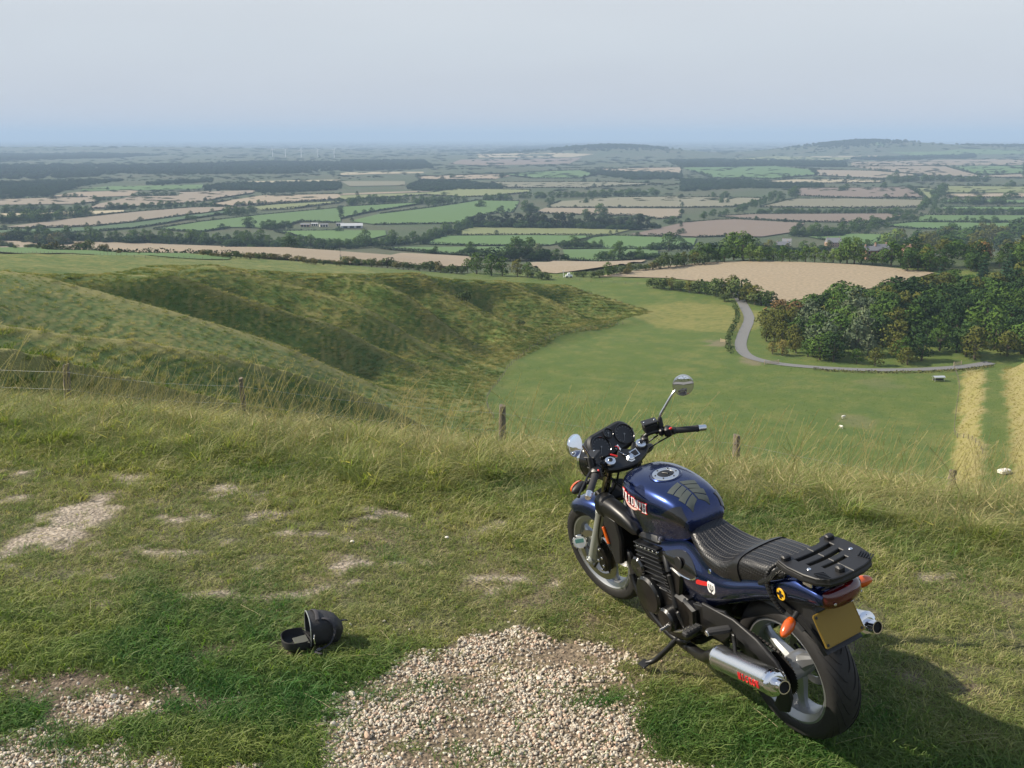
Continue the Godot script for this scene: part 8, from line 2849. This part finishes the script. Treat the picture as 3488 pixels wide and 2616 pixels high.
	mo.set_meta("label", "round chrome mirror on the %s" % ("left" if s < 0 else "right"))
	var gl := Geo.new()
	gl.lathe(PackedVector2Array([Vector2(0.0505, 0.0008), Vector2(0.045, 0.0016), Vector2(0.030, 0.0028), Vector2(0.015, 0.0036), Vector2(0.001, 0.0038)]), mc, face, 40)
	bp("mirror_glass", steered(gl), "mirror_glass", mo, 60.0)
	var stg := Geo.new()
	stg.tube(curve([[1.135, 1.050, s * 0.238], [1.130, 1.090, s * 0.241], [1.105, 1.140, s * 0.268], [1.080, 1.190, s * 0.300], [1.070, 1.212, s * 0.325]], 5), 0.0068, 10)
	bp("mirror_stem", steered(stg), "polished_alloy", mo)
	var sb := Geo.new()
	sb.tube(PackedVector3Array([Vector3(1.135, 1.010, s * 0.236), Vector3(1.134, 1.035, s * 0.237), Vector3(1.133, 1.075, s * 0.239), Vector3(1.131, 1.085, s * 0.240)]), [0.014, 0.014, 0.012, 0.007], 12)
	bp("stem_boot", steered(sb), "black_rubber", mo)

func build_motorcycle():
	bike_materials()
	bike = thing("motorcycle", "dark blue naked motorcycle leaning on its side stand on the grass", "motorcycle", BIKE_AT)
	bike.transform = Transform3D(Basis(Vector3(-0.47040, 0.02541, -0.88209), Vector3(-0.17403, 0.97728, 0.12096), Vector3(0.86512, 0.21040, -0.45529)).orthonormalized(), BIKE_AT + Vector3(0, -0.006, 0))
	build_rear()
	build_engine()
	build_front()
	build_tank()
	build_seat()
	build_bodywork()
	build_rack()
# ---------------------------------------------------------------- the open bag on the grass
func build_bag():
	var at := Vector3(-1.03, hill_height(-1.03, -5.16), -5.16)
	var t := thing("tail_bag", "small black tail bag lying open on the short grass", "bag", at)
	t.transform = Transform3D(Basis(Vector3.UP, 0.35).scaled(Vector3(0.80, 0.92, 0.80)), at + Vector3(0, 0.012, 0))
	var cloth := mat("bag_cloth", Color(0.016, 0.016, 0.018), 0.62)
	cloth.normal_enabled = true
	cloth.normal_texture = noise_tex(0.12, Color.BLACK, Color.WHITE, 3, 256, true, 5.0, 51)
	triplanar(cloth, 9.0, false)
	mat("bag_lining", Color(0.030, 0.029, 0.034), 0.8)
	mat("bag_mesh", Color(0.075, 0.080, 0.070), 0.9)
	# the main shell: a domed box open towards the left, wall with thickness
	var shape := func(f: float, r: float, n: int) -> PackedVector3Array:   # section f along the depth, from the mouth (0) to the back (1)
		var ring := PackedVector3Array()
		for j in n:
			var a := TAU * j / n
			var c := cos(a)
			var s := sin(a)
			var w := 0.118 * (1.0 - 0.22 * pow(f, 3.0)) * r
			var h := 0.088 * (1.0 - 0.30 * pow(f, 2.5)) * r
			var wob := 1.0 + 0.05 * sin(5.0 * a + 7.0 * f) * f
			ring.append(Vector3(-0.02 + 0.20 * f, 0.092 + signf(s) * pow(absf(s), 0.72) * h * wob - 0.018 * f * f, signf(c) * pow(absf(c), 0.7) * w * wob))
		return ring
	var rows := []
	for k in 9:
		rows.append(shape.call(1.0 - k / 8.0 if k > 0 else 1.0, 1.0 if k > 0 else 0.8, 32))
	for k in 7:
		rows.append(shape.call(k / 6.0 * 0.9, 0.93, 32))
	var g := Geo.new()
	g.loft(rows)
	put("shell", g.mesh(50.0), cloth, t)
	var back := Geo.new()
	back.ball(Vector3(0.16, 0.075, 0), Vector3(0.045, 0.055, 0.082), 8, 18)
	put("back_panel", back.mesh(60.0), cloth, t)
	# the lid folded down to the left, a shallow tray with a raised rim
	var lid := Geo.new()
	var lr := []
	for e in [[0.30, 0.004], [0.85, 0.004], [0.99, 0.020], [1.02, 0.056], [0.98, 0.058], [0.94, 0.026], [0.80, 0.014], [0.30, 0.014]]:
		var ring := PackedVector3Array()
		for j in 34:
			var a := TAU * j / 34.0
			var c := cos(a)
			var s := sin(a)
			var dep: float = e[1] * (1.0 if c < 0.4 else lerpf(1.0, 0.35, (c - 0.4) / 0.6))
			ring.append(Vector3(-0.095 + signf(c) * pow(absf(c), 0.75) * 0.095 * e[0], dep + 0.004, 0.01 + signf(s) * pow(absf(s), 0.8) * 0.112 * e[0]))
		lr.append(ring)
	lid.loft(lr)
	put("lid", lid.mesh(50.0), cloth, t)
	var pocket := Geo.new()
	pocket.slab(PackedVector2Array([Vector2(-0.10, 0.07), Vector2(-0.11, -0.06), Vector2(-0.02, -0.085), Vector2(-0.01, 0.085)]), Transform3D(Basis(Vector3(1, 0, 0), PI / 2), Vector3(-0.005, 0.025, 0.01)), 0.008, 0.002)
	put("mesh_pocket", pocket.mesh(), M.bag_mesh, t)
	# zips, strap, handle and buckle
	var zip := Geo.new()
	var zp := PackedVector3Array()
	for p in shape.call(0.0, 1.01, 40):
		zp.append(p)
	zp.append(zp[0])
	zip.tube(zp, 0.0035, 6, false)
	put("zip", zip.mesh(), M.fork_grey, t)
	var zip2 := Geo.new()
	var z2 := PackedVector3Array()
	for j in 27:
		var a := lerpf(0.9, TAU - 0.9, j / 26.0)
		z2.append(Vector3(-0.095 + signf(cos(a)) * pow(absf(cos(a)), 0.75) * 0.095, 0.063, 0.01 + signf(sin(a)) * pow(absf(sin(a)), 0.8) * 0.112))
	zip2.tube(z2, 0.003, 6)
	put("zip", zip2.mesh(), M.chain_steel, t)
	var st := Geo.new()
	st.tube(curve([[0.02, 0.165, -0.09], [0.03, 0.187, -0.03], [0.035, 0.190, 0.03], [0.03, 0.172, 0.09]], 6), 0.013, 8, true, 0.3)
	put("handle", st.mesh(), M.bag_lining, t)
	var s2 := Geo.new()
	s2.tube(curve([[0.06, 0.170, 0.07], [0.10, 0.165, 0.095], [0.13, 0.12, 0.125], [0.10, 0.05, 0.14], [0.05, 0.02, 0.135], [0.0, 0.012, 0.15], [0.03, 0.010, 0.19]], 6), 0.010, 8, true, 0.35)
	put("strap", s2.mesh(), M.bag_lining, t)
	var bk := Geo.new()
	bk.box(Transform3D(Basis(Vector3(1, 0, 0.4).normalized(), 0.5), Vector3(0.02, 0.022, 0.155)), Vector3(0.030, 0.014, 0.022), 0.004)
	put("buckle", bk.mesh(), M.gloss_black, t)
	var pl := Geo.new()
	pl.tube(curve([[0.0, 0.10, 0.123], [-0.004, 0.08, 0.130], [0.0, 0.05, 0.134]], 4), 0.004, 6)
	put("zip_pull", pl.mesh(), M.polished_alloy, t)
	var hook := Geo.new()
	hook.tube(curve([[0.19, 0.10, -0.02], [0.225, 0.10, -0.03], [0.24, 0.085, -0.05]], 5), 0.010, 8, true, 0.4)
	put("side_tab", hook.mesh(), cloth, t)
